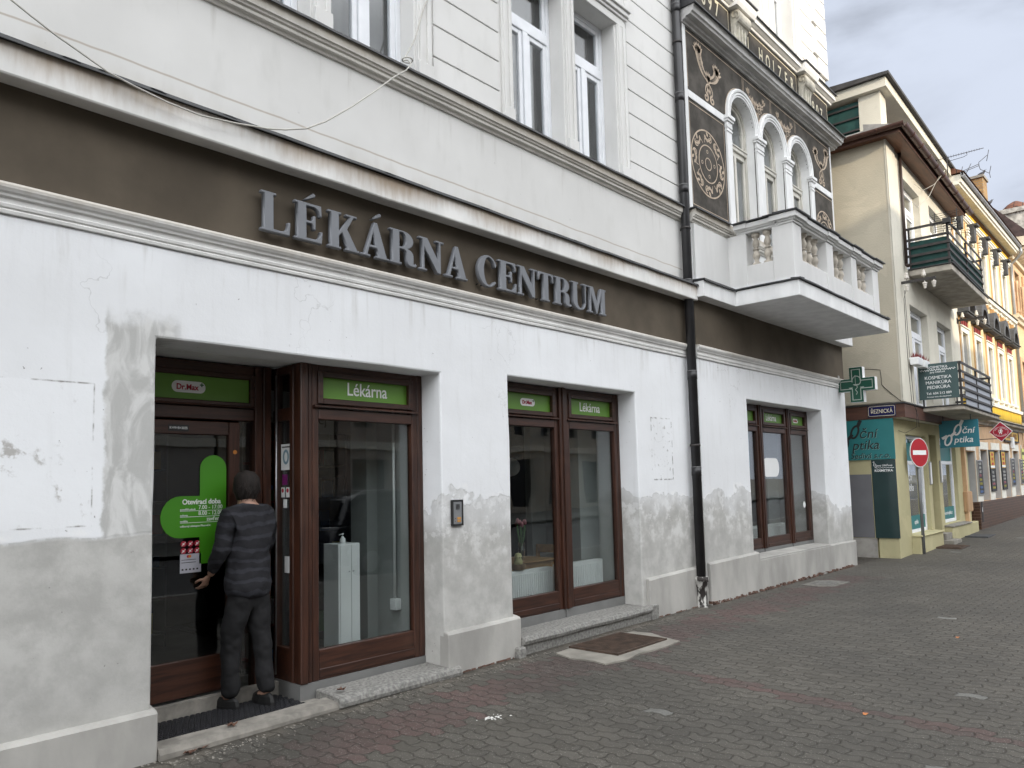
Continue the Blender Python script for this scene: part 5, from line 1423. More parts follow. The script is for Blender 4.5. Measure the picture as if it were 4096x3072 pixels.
def hand(M, mirror):
    """palm and five separate bent fingers, thumb from the side of the palm"""
    v = [(0,0,0),(0,.0,-.045),(0,0,-.085)]; e = [(0,1),(1,2)]; r = [(.022,.015),(.036,.015),(.036,.014)]
    for k, (x, L) in enumerate(((-.028,.064),(-.009,.074),(.010,.068),(.027,.054))):
        i = len(v); v += [(x, .002, -.09), (x*1.05, .012, -.09-L*.45), (x*1.05, .036, -.09-L*.8)]
        e += [(2,i),(i,i+1),(i+1,i+2)]; r += [.0095,.0085,.007]
    i = len(v); v += [(-.042*mirror, .012, -.04), (-.058*mirror, .026, -.07), (-.05*mirror, .04, -.092)]; e += [(1,i),(i,i+1),(i+1,i+2)]; r += [.011,.010,.008]
    return skin_mesh('hand', v, e, r, M_SKIN, t, 1, M)
hand(LP @ T(-.222, .17, .985) @ RX(35), 1)
hand(LP @ T(.165, .26, 1.10) @ RX(80), -1)

for x, y, lab in ((5.55, -3.15, 'small orange scrap lying on the grey pavers nearer the camera'), (8.6, -3.05, 'small orange scrap lying on the grey pavers farther along')):
    b = B(); z = gz(x) + .004; b.q([(x-.022, y-.01, z), (x+.02, y-.016, z+.006), (x+.024, y+.012, z+.002), (x, y+.018, z+.010), (x-.02, y+.01, z)])
    tag(b.build('paper_scrap', pm('orange scrap', (.45, .17, .06), .7, .1, 40)), lab, 'litter')
b = B(); x, y, z = 3.95, -1.15, gz(3.95)+.004
for k in range(26):
    a, r_ = rl.uniform(0, 6.3), abs(rl.gauss(0, .045)); s_ = rl.uniform(.004, .014); xx, yy = x + r_*math.cos(a)*1.6, y + r_*math.sin(a)
    b.q([(xx-s_, yy-s_*.6, z), (xx+s_, yy-s_*.5, z), (xx+s_*.7, yy+s_*.7, z+.002), (xx-s_*.8, yy+s_*.6, z+.001)])
tag(b.build('paper_crumbs', pm('white crumbs', (.62, .61, .58), .8, .1, 40)), 'white crumbs scattered on the red pavers before the doorstep', 'litter', kind='stuff')
# ------------------------------------------------------------------ balcony of the pharmacy house
KX0, KX1, KY = 9.95, 13.78, -1.17
b = B(); b.box(KX0, KX1, KY, -.092, 4.085, 4.30); bal = b.build('balcony', M_WHITE, PH, bevel=.008, wob=.005)
b = B()
b.prof(KX0-.03, KX1+.03, [(KY-.03, 4.303), (KY-.03, 4.32), (KY+.10, 4.335), (KY+.10, 4.303)], n=22)
b.prof(KY-.03, -.27, [(KX0-.03, 4.3035), (KX0-.03, 4.321), (KX0+.12, 4.336), (KX0+.12, 4.3035)], axis='y', n=8)
b.prof(KY-.03, -.27, [(KX1+.03, 4.3035), (KX1+.03, 4.321), (KX1-.12, 4.336), (KX1-.12, 4.3035)], axis='y', n=8)
b.build('flashing', M_ZINC, bal, wob=.006, wf=3)
YO, XO, XE = -1.08, 10.07, 13.67        # outer faces of the balustrade
M_BAL = stained_trim('balcony render with drips', (.76, .765, .765), 4.40, .05, (.5, .49, .46), .4)
PX = [(10.07, 10.36), (11.30, 11.56), (12.36, 12.60), (13.39, 13.67)]
b = B(); b.box(XO+.015, XE-.015, YO+.015, YO+.20, 4.337, 4.665)
b.box(XO+.015, XO+.20, YO+.20, -.25, 4.337, 4.665); b.box(XE-.20, XE-.015, YO+.20, -.25, 4.337, 4.665); b.build('balustrade_base', M_BAL, bal, bevel=.006, wob=.004)
for xa, xb in PX:
    b = B(); b.box(xa, xb, YO, YO+(.30 if xa in (10.07, 13.39) else .23), 4.34, 5.13); b.build('balustrade_pier', M_BAL, bal, bevel=.008, wob=.003)
for xa, xb in ((XO, XO+.24), (XE-.24, XE)):
    b = B(); b.box(xa, xb, -.40, -.092, 4.34, 5.13); b.build('balustrade_pier', M_BAL, bal, bevel=.008, wob=.003)
b = B(); b.box(9.09, XO, -.13, -.088, 4.34, 5.12); b.build('parapet_panel', M_BAL, bal, bevel=.004)
# coping with breaks over the piers
def coping(b, ax, a0, a1, o):
    """moulded cap; ax x or y, o outer coordinate (negative side)"""
    s = 1
    pr = [(o+.22, 5.131), (o-.005, 5.131), (o-.012, 5.16), (o-.035, 5.165), (o-.045, 5.185), (o-.065, 5.19), (o-.07, 5.255), (o+.22, 5.262)]
    b.prof(a0, a1, pr if ax == 'x' else [(x, z) for x, z in pr], axis=ax)
b = B(); coping(b, 'x', XO+.0, XE-.0, YO+.012); coping(b, 'y', YO+.235, -.26, XO+.012)
b.prof(YO+.235, -.26, [(2*XE-.024-(x-XO) - XE, z) if False else (XE-(x-XO), z) for x, z in [(XO+.232, 5.131), (XO+.0, 5.131), (XO-.055, 5.19), (XO-.058, 5.255), (XO+.232, 5.262)]], axis='y')
for xa, xb in PX:
    for k, (g_, z0, z1) in enumerate(((.0, 5.1315, 5.165), (.025, 5.165, 5.19), (.055, 5.19, 5.263))): b.box(xa-g_-.012, xb+g_+.012, YO-g_-.018, YO+.20, z0, z1)
b.box(XO-.075, XO+.1, YO-.075, YO+.30, 5.19, 5.2635); b.box(XO-.07, XO+.1, -.44, -.25, 5.19, 5.2632)
b.build('coping', M_BAL, bal, bevel=.004, wob=.003)
b = B()
for xa, xb, o in ((XO-.10, 10.46, .105), (10.46, 11.22, .085), (11.22, 11.64, .105), (11.64, 12.28, .085), (12.28, 12.68, .105), (12.68, 13.31, .085), (13.31, 13.78, .105)):
    b.prof(xa, xb, [(YO-o, 5.268), (YO-o, 5.284), (YO+.24, 5.30), (YO+.24, 5.268)], n=4)
for ya, yb, o in ((YO+.24, YO+.38, .105), (YO+.38, -.47, .085), (-.47, -.25, .105)):
    b.prof(ya, yb, [(XO-o, 5.2682), (XO-o, 5.2842), (XO+.24, 5.3002), (XO+.24, 5.2682)], axis='y', n=3)
b.prof(YO+.24, -.25, [(XE+.1, 5.2682), (XE+.1, 5.2842), (XE-.24, 5.3002), (XE-.24, 5.2682)], axis='y', n=3)
b.build('flashing', M_ZINC, bal, wob=.005, wf=3)
bp_ = [(.062, 0), (.062, .035), (.045, .04), (.038, .05), (.03, .075), (.040, .105), (.052, .135), (.053, .155), (.040, .19), (.026, .215), (.024, .222), (.045, .228), (.046, .238), (.024, .244), (.026, .255), (.042, .285), (.050, .315), (.047, .335), (.034, .37), (.028, .395), (.040, .405), (.045, .415), (.058, .42), (.058, .466)]
first = None
spots = [(x, YO+.11) for x in (10.49, 10.685, 10.88, 11.10, 11.73, 11.94, 12.16, 12.78, 12.98, 13.20)] + [(XO+.11, y) for y in (-.50, -.67)] + [(XE-.11, y) for y in (-.50, -.67)]
for x, y in spots:
    if first is None:
        b = B(); b.lathe((0, 0, 0), bp_, 14); first = b.build('baluster', M_BALU, bal)
        o = first
    else:
        o = first.copy(); COL.objects.link(o); o.parent = bal; WM[o.name] = WM[bal.name]
    o.location = (x, y, 4.664)

# ------------------------------------------------------------------ cream corner house
FC = T(16.0, -.71, 0) @ RZ(2.0)
CH = thing('cream_house', 'cream rendered corner house with optician shop, two balconies and brown eaves', 'building', FC)
def stucco(name, c1, c2, bs=70, drip=.3):
    g = G(name); p = g.pos(); n = g.noise(1.1, 4); n2 = g.noise(3, 5, g.sc(p, (1, 1, .3)))
    col = g.mix(g.step(n, .3, .7), c1, c2); col = g.mix(g.step(n2, .5, .75, 0, drip), col, tuple(c*.72 for c in c1))
    col = g.mix(g.step(g.noise(.75, 3, dist=.6), .55, .565, 0, .22), col, tuple(min(1, c*1.22) for c in c1)); col = g.mix(g.step(g.noise(6, 6), .6, .75, 0, .3), col, tuple(c*.7 for c in c1))
    g.bump(g.noise(bs, 3), .5, .012)
    return g.set(col, .92, spec=.2)
M_CREAM = stucco('cream roughcast', (.50, .455, .36), (.43, .395, .315), 38)
M_CREAM2 = stucco('pale cream render', (.66, .63, .54), (.58, .555, .475), 80)
M_YLOW = stucco('yellow ochre render', (.48, .44, .265), (.42, .385, .23), 60)
M_OLIVE = pm('olive door paint', (.16, .125, .030), .7, .12, 4)
M_FASC = pm('brown fascia boards', (.085, .035, .022), .6, .25, 3, .1, 30, streak=(.4, .4, 4))
M_EAVE = pm('varnished eaves boards', (.135, .050, .022), .5, .25, 4, .1, 30, streak=(.5, 5, 5))
M_COPPER = pm('brown metal gutter', (.085, .042, .032), .35, .2, 5, metal=.35)
M_CONCE = pm('weathered concrete edge', (.36, .33, .28), .9, .25, 4, .5, 22)
M_NET = pm('green shade net', (.012, .055, .048), .85, .25, 6, .2, 60)
M_FELT = pm('roof felt', (.05, .048, .048), .8, .25, 6)
HW = [(1.12, 2.69, 5.95, 7.95), (3.62, 5.16, 5.95, 8.0), (1.10, 2.66, 3.10, 5.20), (3.61, 5.13, 3.10, 5.23)]
b = B(FC); b.wall(0, 6.25, 3.08, 8.45, HW, 0, .42, .6); b.build('front_wall', M_CREAM2, CH, bevel=.006, wob=.004)
b = B(FC); b.box(-.001, .3, .42, 9.5, 2.80, 8.45); b.build('gable_wall', M_CREAM, CH, wob=.004)
b = B(FC); b.box(-.022, -.001, .015, 9.5, 3.10, 8.44); b.build('gable_render', M_CREAM, CH)
for h in HW: casement(CH, h[0], h[1]-.25 if False else h[1], h[2], h[3], .14, h[2] + (h[3]-h[2])*.72, fr=FC)
b = B(FC)
for h in HW: b.box(h[0]-.1, h[1]+.1, .55, .57, h[2]-.1, h[3]+.1)
b.build('curtain', pm('grey net curtain', (.22, .22, .21), .9, .2, 3, streak=(9, 9, .2)), CH)
# pilaster strip at the corner and narrow grooves
b = B(FC); b.box(-.03, .62, -.02, 0, 3.10, 8.44); b.box(-.03, -.022, -.02, .02, 3.10, 8.44); b.build('corner_strip', M_CREAM2, CH, bevel=.004)
# fascia between shop and flats
b = B(FC); b.box(-.035, 6.3, -.035, .02, 2.79, 3.05); b.box(-.035, -.001, .02, 9.4, 2.79, 3.05); b.build('fascia', M_FASC, CH)
b = B(FC); b.box(-.06, 6.3, -.06, .02, 3.055, 3.08); b.box(-.06, -.001, .02, 9.4, 3.055, 3.08); b.build('flashing', M_ZINC, CH, wob=.006, wf=3)
# shop storey, set back under the fascia
G0 = .22
FG = FC @ RZ(-1.2)
HG = [(.91, 2.50, .46, 2.50), (2.76, 3.40, .05, 2.56), (3.72, 5.27, .53, 2.52)]
b = B(FG); b.wall(0, 6.55, -.3, 2.79, HG, G0, .60, .5); b.build('shop_front_wall', M_YLOW, CH, bevel=.008, wob=.006)
b = B(FC); b.wall(0, 1, 0, 1, [], 0, .01) if False else b.box(0, .3, .62, 9.4, -.3, 2.79); b.build('shop_side_wall', M_YLOW, CH, wob=.004)
M_PEB = pm('grey rendered panel', (.145, .145, .155), .85, .06, 3)
b = B(FC); b.box(-.012, 0, .66, 2.2, .45, 1.70); b.build('side_window_panel', M_PEB, CH)
b = B(FC); b.box(-.012, 0, .62, 4, -.2, .44); b.build('side_plinth', pm('patched grey plinth', (.30, .285, .26), .9, .35, 2.5, .3, 20), CH)
b = B(FC); b.box(0, 6.25, .022, .60, 2.792, 2.80); b.build('soffit', M_CREAM2, CH)
b = B(FG); b.box(2.76, 3.40, .55, .58, .05, 2.56); b.build('door', M_OLIVE, CH)
b = B(FG); b.box(2.76, 2.80, .26, .55, .05, 2.5); b.build('door_reveal', M_OLIVE, CH)
M_TEAL = pm('teal sign film', (.016, .17, .175), .45, .06, 3)
M_TEALB = pm('bright teal sign board', (.015, .18, .235), .4, .06, 3)
def opt_window(x0, x1, z0, z1, seed):
    b = B(FG); y = G0+.09; b.frame(x0, x1, z0, z1, y, y+.06, .07); b.box(x0+.07, x1-.07, y+.002, y+.06, z1-.62, z1-.54)
    o = b.build('shop_window', M_PVC, CH, bevel=.005)
    g = B(FG); g.box(x0+.07, x1-.07, y+.03, y+.036, z0+.07, z1-.07); g.build('pane', M_GLASS, o)
    g = B(FG); g.box(x0+.08, x1-.08, y+.018, y+.022, z1-.53, z1-.16); g.build('sign_film', M_TEAL, o)
    g = B(FG); g.box(x0+.08, x1-.08, y+.018, y+.022, z0+.08, z0+.36); f_ = g.build('sign_film', M_TEAL, o)
    text('www.ocni-optika.cz' if seed else 'optika', FG @ T((x0+x1)/2, y+.014, z0+.22), .13, M_WTXT, f_, 'film_lettering', xs=.9)
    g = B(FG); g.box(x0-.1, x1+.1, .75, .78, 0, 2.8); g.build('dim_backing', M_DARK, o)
    for k in range(3):
        g = B(FG); g.box(x0+.1, x1-.1, .5, .7, .75+.4*k, .77+.4*k); g.build('display_shelf', PC[5], o)
opt_window(.91, 2.50, .46, 2.50, 0); opt_window(3.72, 5.27, .53, 2.52, 1)
text('Oční', FG @ T(1.35, G0+.105, 1.62), .22, M_WTXT, CH, 'window_lettering', shear=.2); text('optika', FG @ T(1.38, G0+.105, 1.40), .22, M_WTXT, CH, 'window_lettering', shear=.2)
b = B(FG); b.box(.86, 2.72, .06, G0+.02, -.2, .42); b.prof(.84, 2.74, [(.03, .42), (.03, .45), (G0+.1, .47), (G0+.1, .42)]); b.build('window_ledge', M_YLOW, CH, bevel=.01, wob=.008)
b = B(FG); b.box(3.62, 6.45, .06, G0+.02, -.2, .46); b.build('window_ledge', M_YLOW, CH, bevel=.012, wob=.01)
b = B(FG); b.prof(3.60, 5.6, [(.03, .461), (.03, .49), (G0+.1, .51), (G0+.1, .461)]); b.build('ledge_slab', M_CONC, CH, bevel=.006)
b = B(FG); b.box(2.80, 3.55, -.12, G0+.3, -.2, .22); b.box(2.9, 3.5, .05, G0+.3, .22, .36); b.build('door_step', M_CONC, CH, bevel=.01, wob=.006)
# wall boxes beside the shop windows
for x, z in ((2.56, 1.45), (3.52, 1.48)):
    b = B(FG); b.box(x, x+.13, G0-.03, G0, z, z+.50); o = b.build('notice_case', M_STEEL, CH, bevel=.004)
    b = B(FG); b.box(x+.015, x+.115, G0-.034, G0-.029, z+.02, z+.48); b.build('notice_sheet', M_WTXT, o)
# eaves, gutter, attic terrace
b = B(FC); b.box(-.24, 6.25, -.30, 9.5, 8.37, 8.45); b.build('eaves', M_EAVE, CH, bevel=.004)
b = B(FC); b.box(-.27, 6.28, -.33, -.30, 8.34, 8.47); b.box(-.27, -.24, -.30, 9.5, 8.34, 8.47); b.build('fascia_board', M_FASC, CH)
b = B(FC)
def gut(c, ax, a0, a1, n=10, r=.075):
    pr = [(c[0] + r*math.cos(PI + PI*k/n), c[1] + r*math.sin(PI + PI*k/n)) for k in range(n+1)] + [(c[0]+r*.86*math.cos(2*PI - PI*k/n), c[1]+r*.86*math.sin(2*PI - PI*k/n)) for k in range(n+1)]
    b.prof(a0, a1, pr, axis=ax)
gut((-.41, 8.47), 'x', -.30, 6.5); gut((-.35, 8.4705), 'y', -.44, 9.5)
for k in range(9): b.tube([(.3+.7*k, -.41 + .08*math.cos(PI+PI*q/10), 8.47+.08*math.sin(PI+PI*q/10)) for q in range(11)], .010, 5)
for k in range(9): b.tube([(-.35 + .08*math.cos(PI+PI*q/10), .05+.75*k, 8.4705+.08*math.sin(PI+PI*q/10)) for q in range(11)], .010, 5)
b.build('gutter', M_COPPER, CH)
b = B(FC); b.prof(-.35, 6.3, [(-.34, 8.47), (.3, 8.66), (.3, 8.47)]); b.prof(.3, 9.5, [(-.28, 8.471), (-.05, 8.66), (-.05, 8.471)], axis='y'); b.build('lower_roof_strip', pm('grey sheet roof', (.26, .25, .24), .6, .25, 5), CH)
for x, y, w, d in ((-.02, .03, .42, .42), (2.9, .05, .35, .35), (5.6, .05, .4, .4)):
    b = B(FC); b.box(x, x+w, y, y+d, 8.55, 9.40); b.build('terrace_pillar', M_CREAM2 if x > 1 else M_CREAM2, CH, bevel=.008, wob=.008)
b = B(FC); b.box(-.14, 6.30, -.12, 9.5, 9.40, 9.60); b.build('roof_slab', M_CREAM2, CH, bevel=.006, wob=.004)
b = B(FC); b.prof(-.22, 6.35, [(-.20, 9.60), (-.20, 9.66), (9.6, 10.2), (9.6, 9.60)]); b.build('roof_felt', M_FELT, CH, wob=.004)
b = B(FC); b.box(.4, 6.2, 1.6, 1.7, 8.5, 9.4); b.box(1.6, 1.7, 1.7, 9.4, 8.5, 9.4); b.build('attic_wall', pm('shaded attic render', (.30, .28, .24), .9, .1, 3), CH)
b = B(FC); b.box(.02, .03, .45, 6, 8.62, 9.34); b.build('terrace_net', M_NET, CH, wob=.01, wf=3)
b = B(FC)
for z in (8.72, 8.98, 9.22): b.box(-.02, .01, .45, 6, z, z+.035)
b.build('terrace_rail', M_IRON, CH)
b = B(FC); b.tube([(.92, -.045, 8.37), (.90, -.045, 7.2), (.87, -.045, 5.98)], .033, 10); b.tube([(.87, -.045, 5.98), (.80, -.09, 5.93)], .033, 10); b.build('downpipe', pm('dark brown pipe', (.032, .018, .014), .5, .2, 5), CH)
# balconies
def balcony(u0, u1, p, z0, z1, zr, rails, net, us1=None):
    us1 = us1 or u1
    b = B(FC); b.box(u0, us1, -p, 0, z0, z1); o = b.build('balcony', M_CONCE, CH, bevel=.012, wob=.012)
    b = B(FC); b.box(u0-.03, us1+.03, -p-.03, 0, z1+.002, z1+.02); b.build('flashing', M_ZINC, o, wob=.012, wf=3)
    b = B(FC)
    for u in (u0+.04, (u0+u1)/2, u1-.04): b.box(u-.02, u+.02, -p+.02, -p+.06, z1+.02, zr)
    for u in (u0+.04, u1-.04): b.box(u-.015, u+.015, -.06, -.03, z1+.02, zr)
    b.build('railing_post', M_IRON, o)
    for z in rails:
        b = B(FC); b.box(u0+.02, u1-.02, -p+.005, -p+.02, z, z+.052); b.box(u0+.005, u0+.02, -p+.005, 0, z+.001, z+.053); b.box(u1-.02, u1-.005, -p+.02, 0, z+.001, z+.053); b.build('rail', M_IRON, o)
    if net:
        b = B(FC); b.box(u0+.045, u1-.045, -p+.045, -p+.052, z1+.03, net); b.box(u0+.045, u0+.052, -p+.052, -.02, z1+.03, net); b.build('net_screen', M_NET, o, wob=.014, wf=4)
    return o
b1 = balcony(1.20, 5.05, .80, 5.80, 5.93, 6.80, (6.03, 6.20, 6.37, 6.54, 6.78), 6.52, 5.45)
b2 = balcony(1.50, 5.10, .78, 2.97, 3.06, 3.95, (3.22, 3.39, 3.56, 3.73, 3.91), None, 5.95)
b = B(FC); b.box(2.0, 5.05, -.745, -.735, 3.10, 3.80); b.build('balcony_panel', pm('grey glazing panel', (.30, .31, .33), .3, .05, 3), b2)
for k, (x, w) in enumerate(((.62, .40), (1.16, .46))):
    tt = thing('flower_box', ('white flower box with red heather hung beside the corner strip', 'white flower box with red heather at the top of the lower balcony rail')[k], 'planter', FC @ T(x+w/2, -.1, 3.88), group='flower boxes')
    b = B(FC); b.prof(x, x+w, [(-.20, 4.02), (-.18, 3.87), (-.04, 3.87), (-.02, 4.02)]); b.build('trough', M_WPL, tt, bevel=.01)
    b = B(FC); rr = random.Random(k)
    for q in range(60):
        px, py = x + .03 + rr.random()*(w-.06), -.11 + rr.uniform(-.07, .07); h = rr.uniform(.06, .17); a = rr.uniform(-.03, .03)
        b.q([(px-.008, py, 4.0), (px+.008, py, 4.0), (px+a, py+a, 4.0+h)])
        b.q([(px, py-.008, 4.0), (px, py+.008, 4.0), (px+a, py-a, 4.0+h*.9)])
    b.build('heather', pm('red heather', (.20, .035, .035), .8, .4, 30), tt)
# KOSMETIKA board on the lower balcony's end
FK = FC @ T(1.485, 0, 0) @ RZ(-90)
t = thing('beauty_sign', 'dark green KOSMETIKA board on the end of the lower balcony', 'sign', FK @ T(.35, 0, 3.2))
M_DGR = pm('dark green board', (.040, .078, .078), .45, .06, 4)
b = B(FK); b.box(-.01, .72, -.03, -.012, 3.215, 3.955); bd = b.build('board', M_DGR, t, bevel=.003)
def kt(s, z, size, bold=0, xs=1, x=.355): text(s, FK @ T(x, -.033, z), size, M_WTXT, bd, 'sign_lettering', bold=bold, xs=xs)
kt('KOSMETIKA', 3.875, .07); kt('Jany Uhlířové', 3.775, .052); kt('KOSMETIKA', 3.660, .092); kt('MANIKÚRA', 3.560, .092); kt('PEDIKÚRA', 3.460, .092); kt('Tel: 604 212 889', 3.335, .068); kt('Provozní doba: dle objednávek', 3.265, .036)
b = B(FK); b.ribbon([(.03+.66*k/40, 3.823+.008*math.sin(k*1.3)) for k in range(41)], .006, -.034)
for k in range(28): leaf(b, .04+.64*k/28, 3.823, (.9 if k % 2 else -.9) + .3*math.sin(k), .03, .014, -.0345)
b.build('garland', M_WTXT, bd)
# street plate and shop boards on the side wall: local x runs towards the street
FS = FC @ T(-.025, .71, 0) @ RZ(-90)
t = thing('street_plate', 'blue enamel street plate ŘEZNICKÁ on the brown fascia', 'sign', FS @ T(.33, 0, 2.82))
M_BLUE = pm('dark blue enamel', (.010, .012, .075), .25, .06, 3)
b = B(FS); b.box(.075, .585, -.03, -.012, 2.825, 3.045); bd = b.build('plate', M_BLUE, t, bevel=.004)
b = B(FS); b.ribbon([(.105, 2.84), (.555, 2.84), (.57, 2.855), (.57, 3.015), (.555, 3.03), (.105, 3.03), (.09, 3.015), (.09, 2.855)], .008, -.0325, True); b.build('border', M_CREAML, bd)
text('ŘEZNICKÁ', FS @ T(.33, -.033, 2.928), .112, M_CREAML, bd, 'plate_lettering', bold=0, xs=.74)
FS2 = FC @ T(-.004, .71, 0) @ RZ(-90)
t = thing('optician_wall_sign', 'teal Oční optika board with black lettering on the side wall', 'sign', FS2 @ T(.0, 0, 1.98))
b = B(FS2); b.box(-.95, .52, -.025, 0, 1.985, 2.785); bd = b.build('board', M_TEAL, t, bevel=.003)
def ot(s, x, z, size, xs=1):
    text(s, FS2 @ T(x+.006, -.028, z-.008), size, pm('pale teal outline', (.16, .33, .31), .5), bd, 'lettering_shadow', 'LEFT', shear=.22, xs=xs, bold=.0015, extr=.0005)
    text(s, FS2 @ T(x, -.031, z), size, M_BLACK, bd, 'sign_lettering', 'LEFT', shear=.22, xs=xs, bold=.0008, extr=.0005)
ot('ční', -.13, 2.50, .26); ot('ptika', -.27, 2.275, .26); ot('Šedivá s.r.o.', -.31, 2.065, .155)
def specs(bm, x, z, k, y):
    """two slanted round rims joined by a bar, the optician's pair of O letters"""
    for cx, cz in ((x, z), (x-.185*k, z-.215*k)):
        bm.ribbon([(cx + k*(.058*math.cos(2*PI*q/22) + .030*math.sin(2*PI*q/22)), cz + k*.105*math.sin(2*PI*q/22)) for q in range(22)], .034*k, y, True)
    bm.ribbon([(x+.05*k, z+.09*k), (x+.105*k, z+.20*k)], .06*k, y-.001)
    bm.ribbon([(x-.04*k, z-.04*k), (x-.13*k, z-.13*k)], .05*k, y-.0012); bm.ribbon([(x-.20*k, z-.12*k), (x-.30*k, z-.175*k)], .055*k, y-.0014)
b = B(FS2); specs(b, -.20, 2.55, 1.15, -.031); b.build('spectacles_mark', M_BLACK, bd)
t = thing('beautician_panel', 'tall dark green panel with KOSMETIKA lettering under the optician board', 'sign', FS2 @ T(.3, 0, .45))
b = B(FS2); b.box(.07, .51, -.02, 0, .45, 1.98); bd = b.build('board', pm('dark green glossy panel', (.022, .045, .045), .12, .06, 3), t)
text('Jana Uhlířová', FS2 @ T(.305, -.022, 1.865), .055, M_WTXT, bd, 'sign_lettering', shear=.1); text('KOSMETIKA', FS2 @ T(.29, -.022, 1.765), .062, M_WTXT, bd, 'sign_lettering', bold=.001)
b = B(FS2); b.ribbon(bez((.10, 1.93), (.16, 1.99), (.08, 1.84), (.13, 1.86)), .008, -.022); b.ribbon(bez((.13, 1.90), (.18, 1.92), (.10, 1.80), (.16, 1.83)), .007, -.022); b.ribbon([(.13+.35*k/30, 1.82+.005*math.sin(k*1.3)) for k in range(31)], .006, -.022); b.build('monogram', M_WTXT, bd)
# hanging optician sign under the lower balcony
FH = FC @ T(3.2, 0, 0) @ RZ(-90)
t = thing('optician_hanging_sign', 'bright teal Oční optika sign with white lettering hanging under the lower balcony', 'sign', FH @ T(.35, 0, 2.25))
b = B(FH); b.box(-.03, .74, -.02, .02, 2.255, 2.86); bd = b.build('board', M_TEALB, t, bevel=.004)
b = B(FH)
for x in (.06, .60): b.tube([(x, 0, 2.85), (x, 0, 2.98)], .010, 6)
b.build('hanger', M_IRON, t)
text('ční', FH @ T(.41, -.024, 2.62), .19, M_WTXT, bd, 'sign_lettering', 'LEFT', shear=.2, bold=.002); text('ptika', FH @ T(.25, -.024, 2.42), .19, M_WTXT, bd, 'sign_lettering', 'LEFT', shear=.2, bold=.002)
b = B(FH); specs(b, .335, 2.645, 1.05, -.024); b.build('spectacles_mark', M_WTXT, bd)
# no entry sign
NP = T(16.95, -.66, 0)
t = thing('no_entry_sign', 'round red no entry sign on a grey pole in front of the optician', 'traffic sign', NP @ T(0, 0, gz(16.95)))
b = B(NP); b.tube([(0, 0, -.1), (0, 0, 2.36)], .030, 12); b.build('pole', pm('galvanised pole', (.17, .175, .18), .5, .15, 6, metal=.3), t)
FN = NP @ RZ(-19)
b = B(FN); b.tube([(0, -.045, 2.115), (0, -.032, 2.115)], .30, 40); di = b.build('disc', pm('white retroreflective rim', (.62, .62, .62), .4), t)
b = B(FN); b.disc((0, 2.115), .283, -.047, 40); b.build('red_face', pm('signal red', (.40, .012, .022), .4, .05, 3), di)
b = B(FN); b.q([(-.215, -.0495, 2.068), (.215, -.0495, 2.068), (.215, -.0495, 2.160), (-.215, -.0495, 2.160)]); b.build('white_bar', M_WTXT, di)
b = B(FN); b.bar((-.12, -.03, 2.2), (.12, -.03, 2.2), .025); b.bar((-.12, -.03, 2.03), (.12, -.03, 2.03), .025); b.build('clamp', M_STEEL, t)
# insulator arms
def insul_arm(M, L, label, tops):
    t = thing('insulator_arm', label, 'bracket', M, group='insulator arms on the house fronts')
    b = B(M); b.box(0, L, -.02, .02, -.025, .025); b.box(-.01, .01, -.05, .05, -.08, .06); b.build('arm', M_IRON, t)
    for x, up in tops:
        b = B(M); s = 1 if up else -1
        b.lathe((x, 0, s*.03), [(.012, 0), (.012, s*.03), (.040, s*.035), (.045, s*.06), (.03, s*.075), (.034, s*.085), (.036, s*.105), (.02, s*.12), (.026, s*.13), (.026, s*.15), (.004, s*.165)], 12); b.build('insulator', M_INSUL, t)
    return t
insul_arm(FC @ T(.45, 0, 5.52) @ RZ(-90), .64, 'iron insulator arm on the corner strip under the upper balcony', [(.12, 1), (.12, 0), (.43, 1), (.44, 0), (.60, 0)])
insul_arm(FC @ T(6.05, -.01, 5.60) @ RZ(-90), .62, 'iron insulator arm between cream and yellow houses', [(.12, 1), (.43, 1), (.44, 0), (.60, 0)])
# cables on the cream house
b = B(); pts = [(-.05, 3.80), (.01, 3.81), (-.2, 3.785), (-.35, 3.75), (-.36, 3.6), (-.36, 3.46), (-.41, 3.39), (-.54, 3.25), (-.70, 3.09)]
b.tube([(15.955, y, z) for y, z in pts], .006, 5); tag(b.build('cable', M_IRON), 'thin dark cable from the pharmacy cross down the cream side wall', 'cable')
b = B(FC); b.tube([(.47, -.13, 5.50), (.48, -.04, 5.2), (.50, -.03, 4.4), (.52, -.03, 3.6), (.50, -.05, 3.10), (.62, -.10, 2.95), (.70, -.06, 2.62), (.45, .10, 2.50), (.30, .18, 2.55)], .005, 5)
b.tube([(.62, -.03, 5.4), (.66, -.03, 4.2), (.66, -.05, 3.1), (.80, -.08, 2.80), (.72, -.10, 2.62)], .005, 5)
tag(b.build('cable', M_IRON), 'twin cable dropping from the insulator arm past the corner strip', 'cable')
b = B(FC); b.tube([(1.9, -.02, 7.6), (2.2, -.06, 7.55), (2.7, -.2, 7.9), (2.95, -.36, 8.35), (3.0, -.50, 8.52)], .006, 5); b.tube([(2.2, -.02, 8.1), (2.5, -.12, 8.0), (2.85, -.3, 8.2), (3.02, -.49, 8.5)], .006, 5)
tag(b.build('cable', M_CABLE), 'pale looped cable hanging from the brown gutter', 'cable')
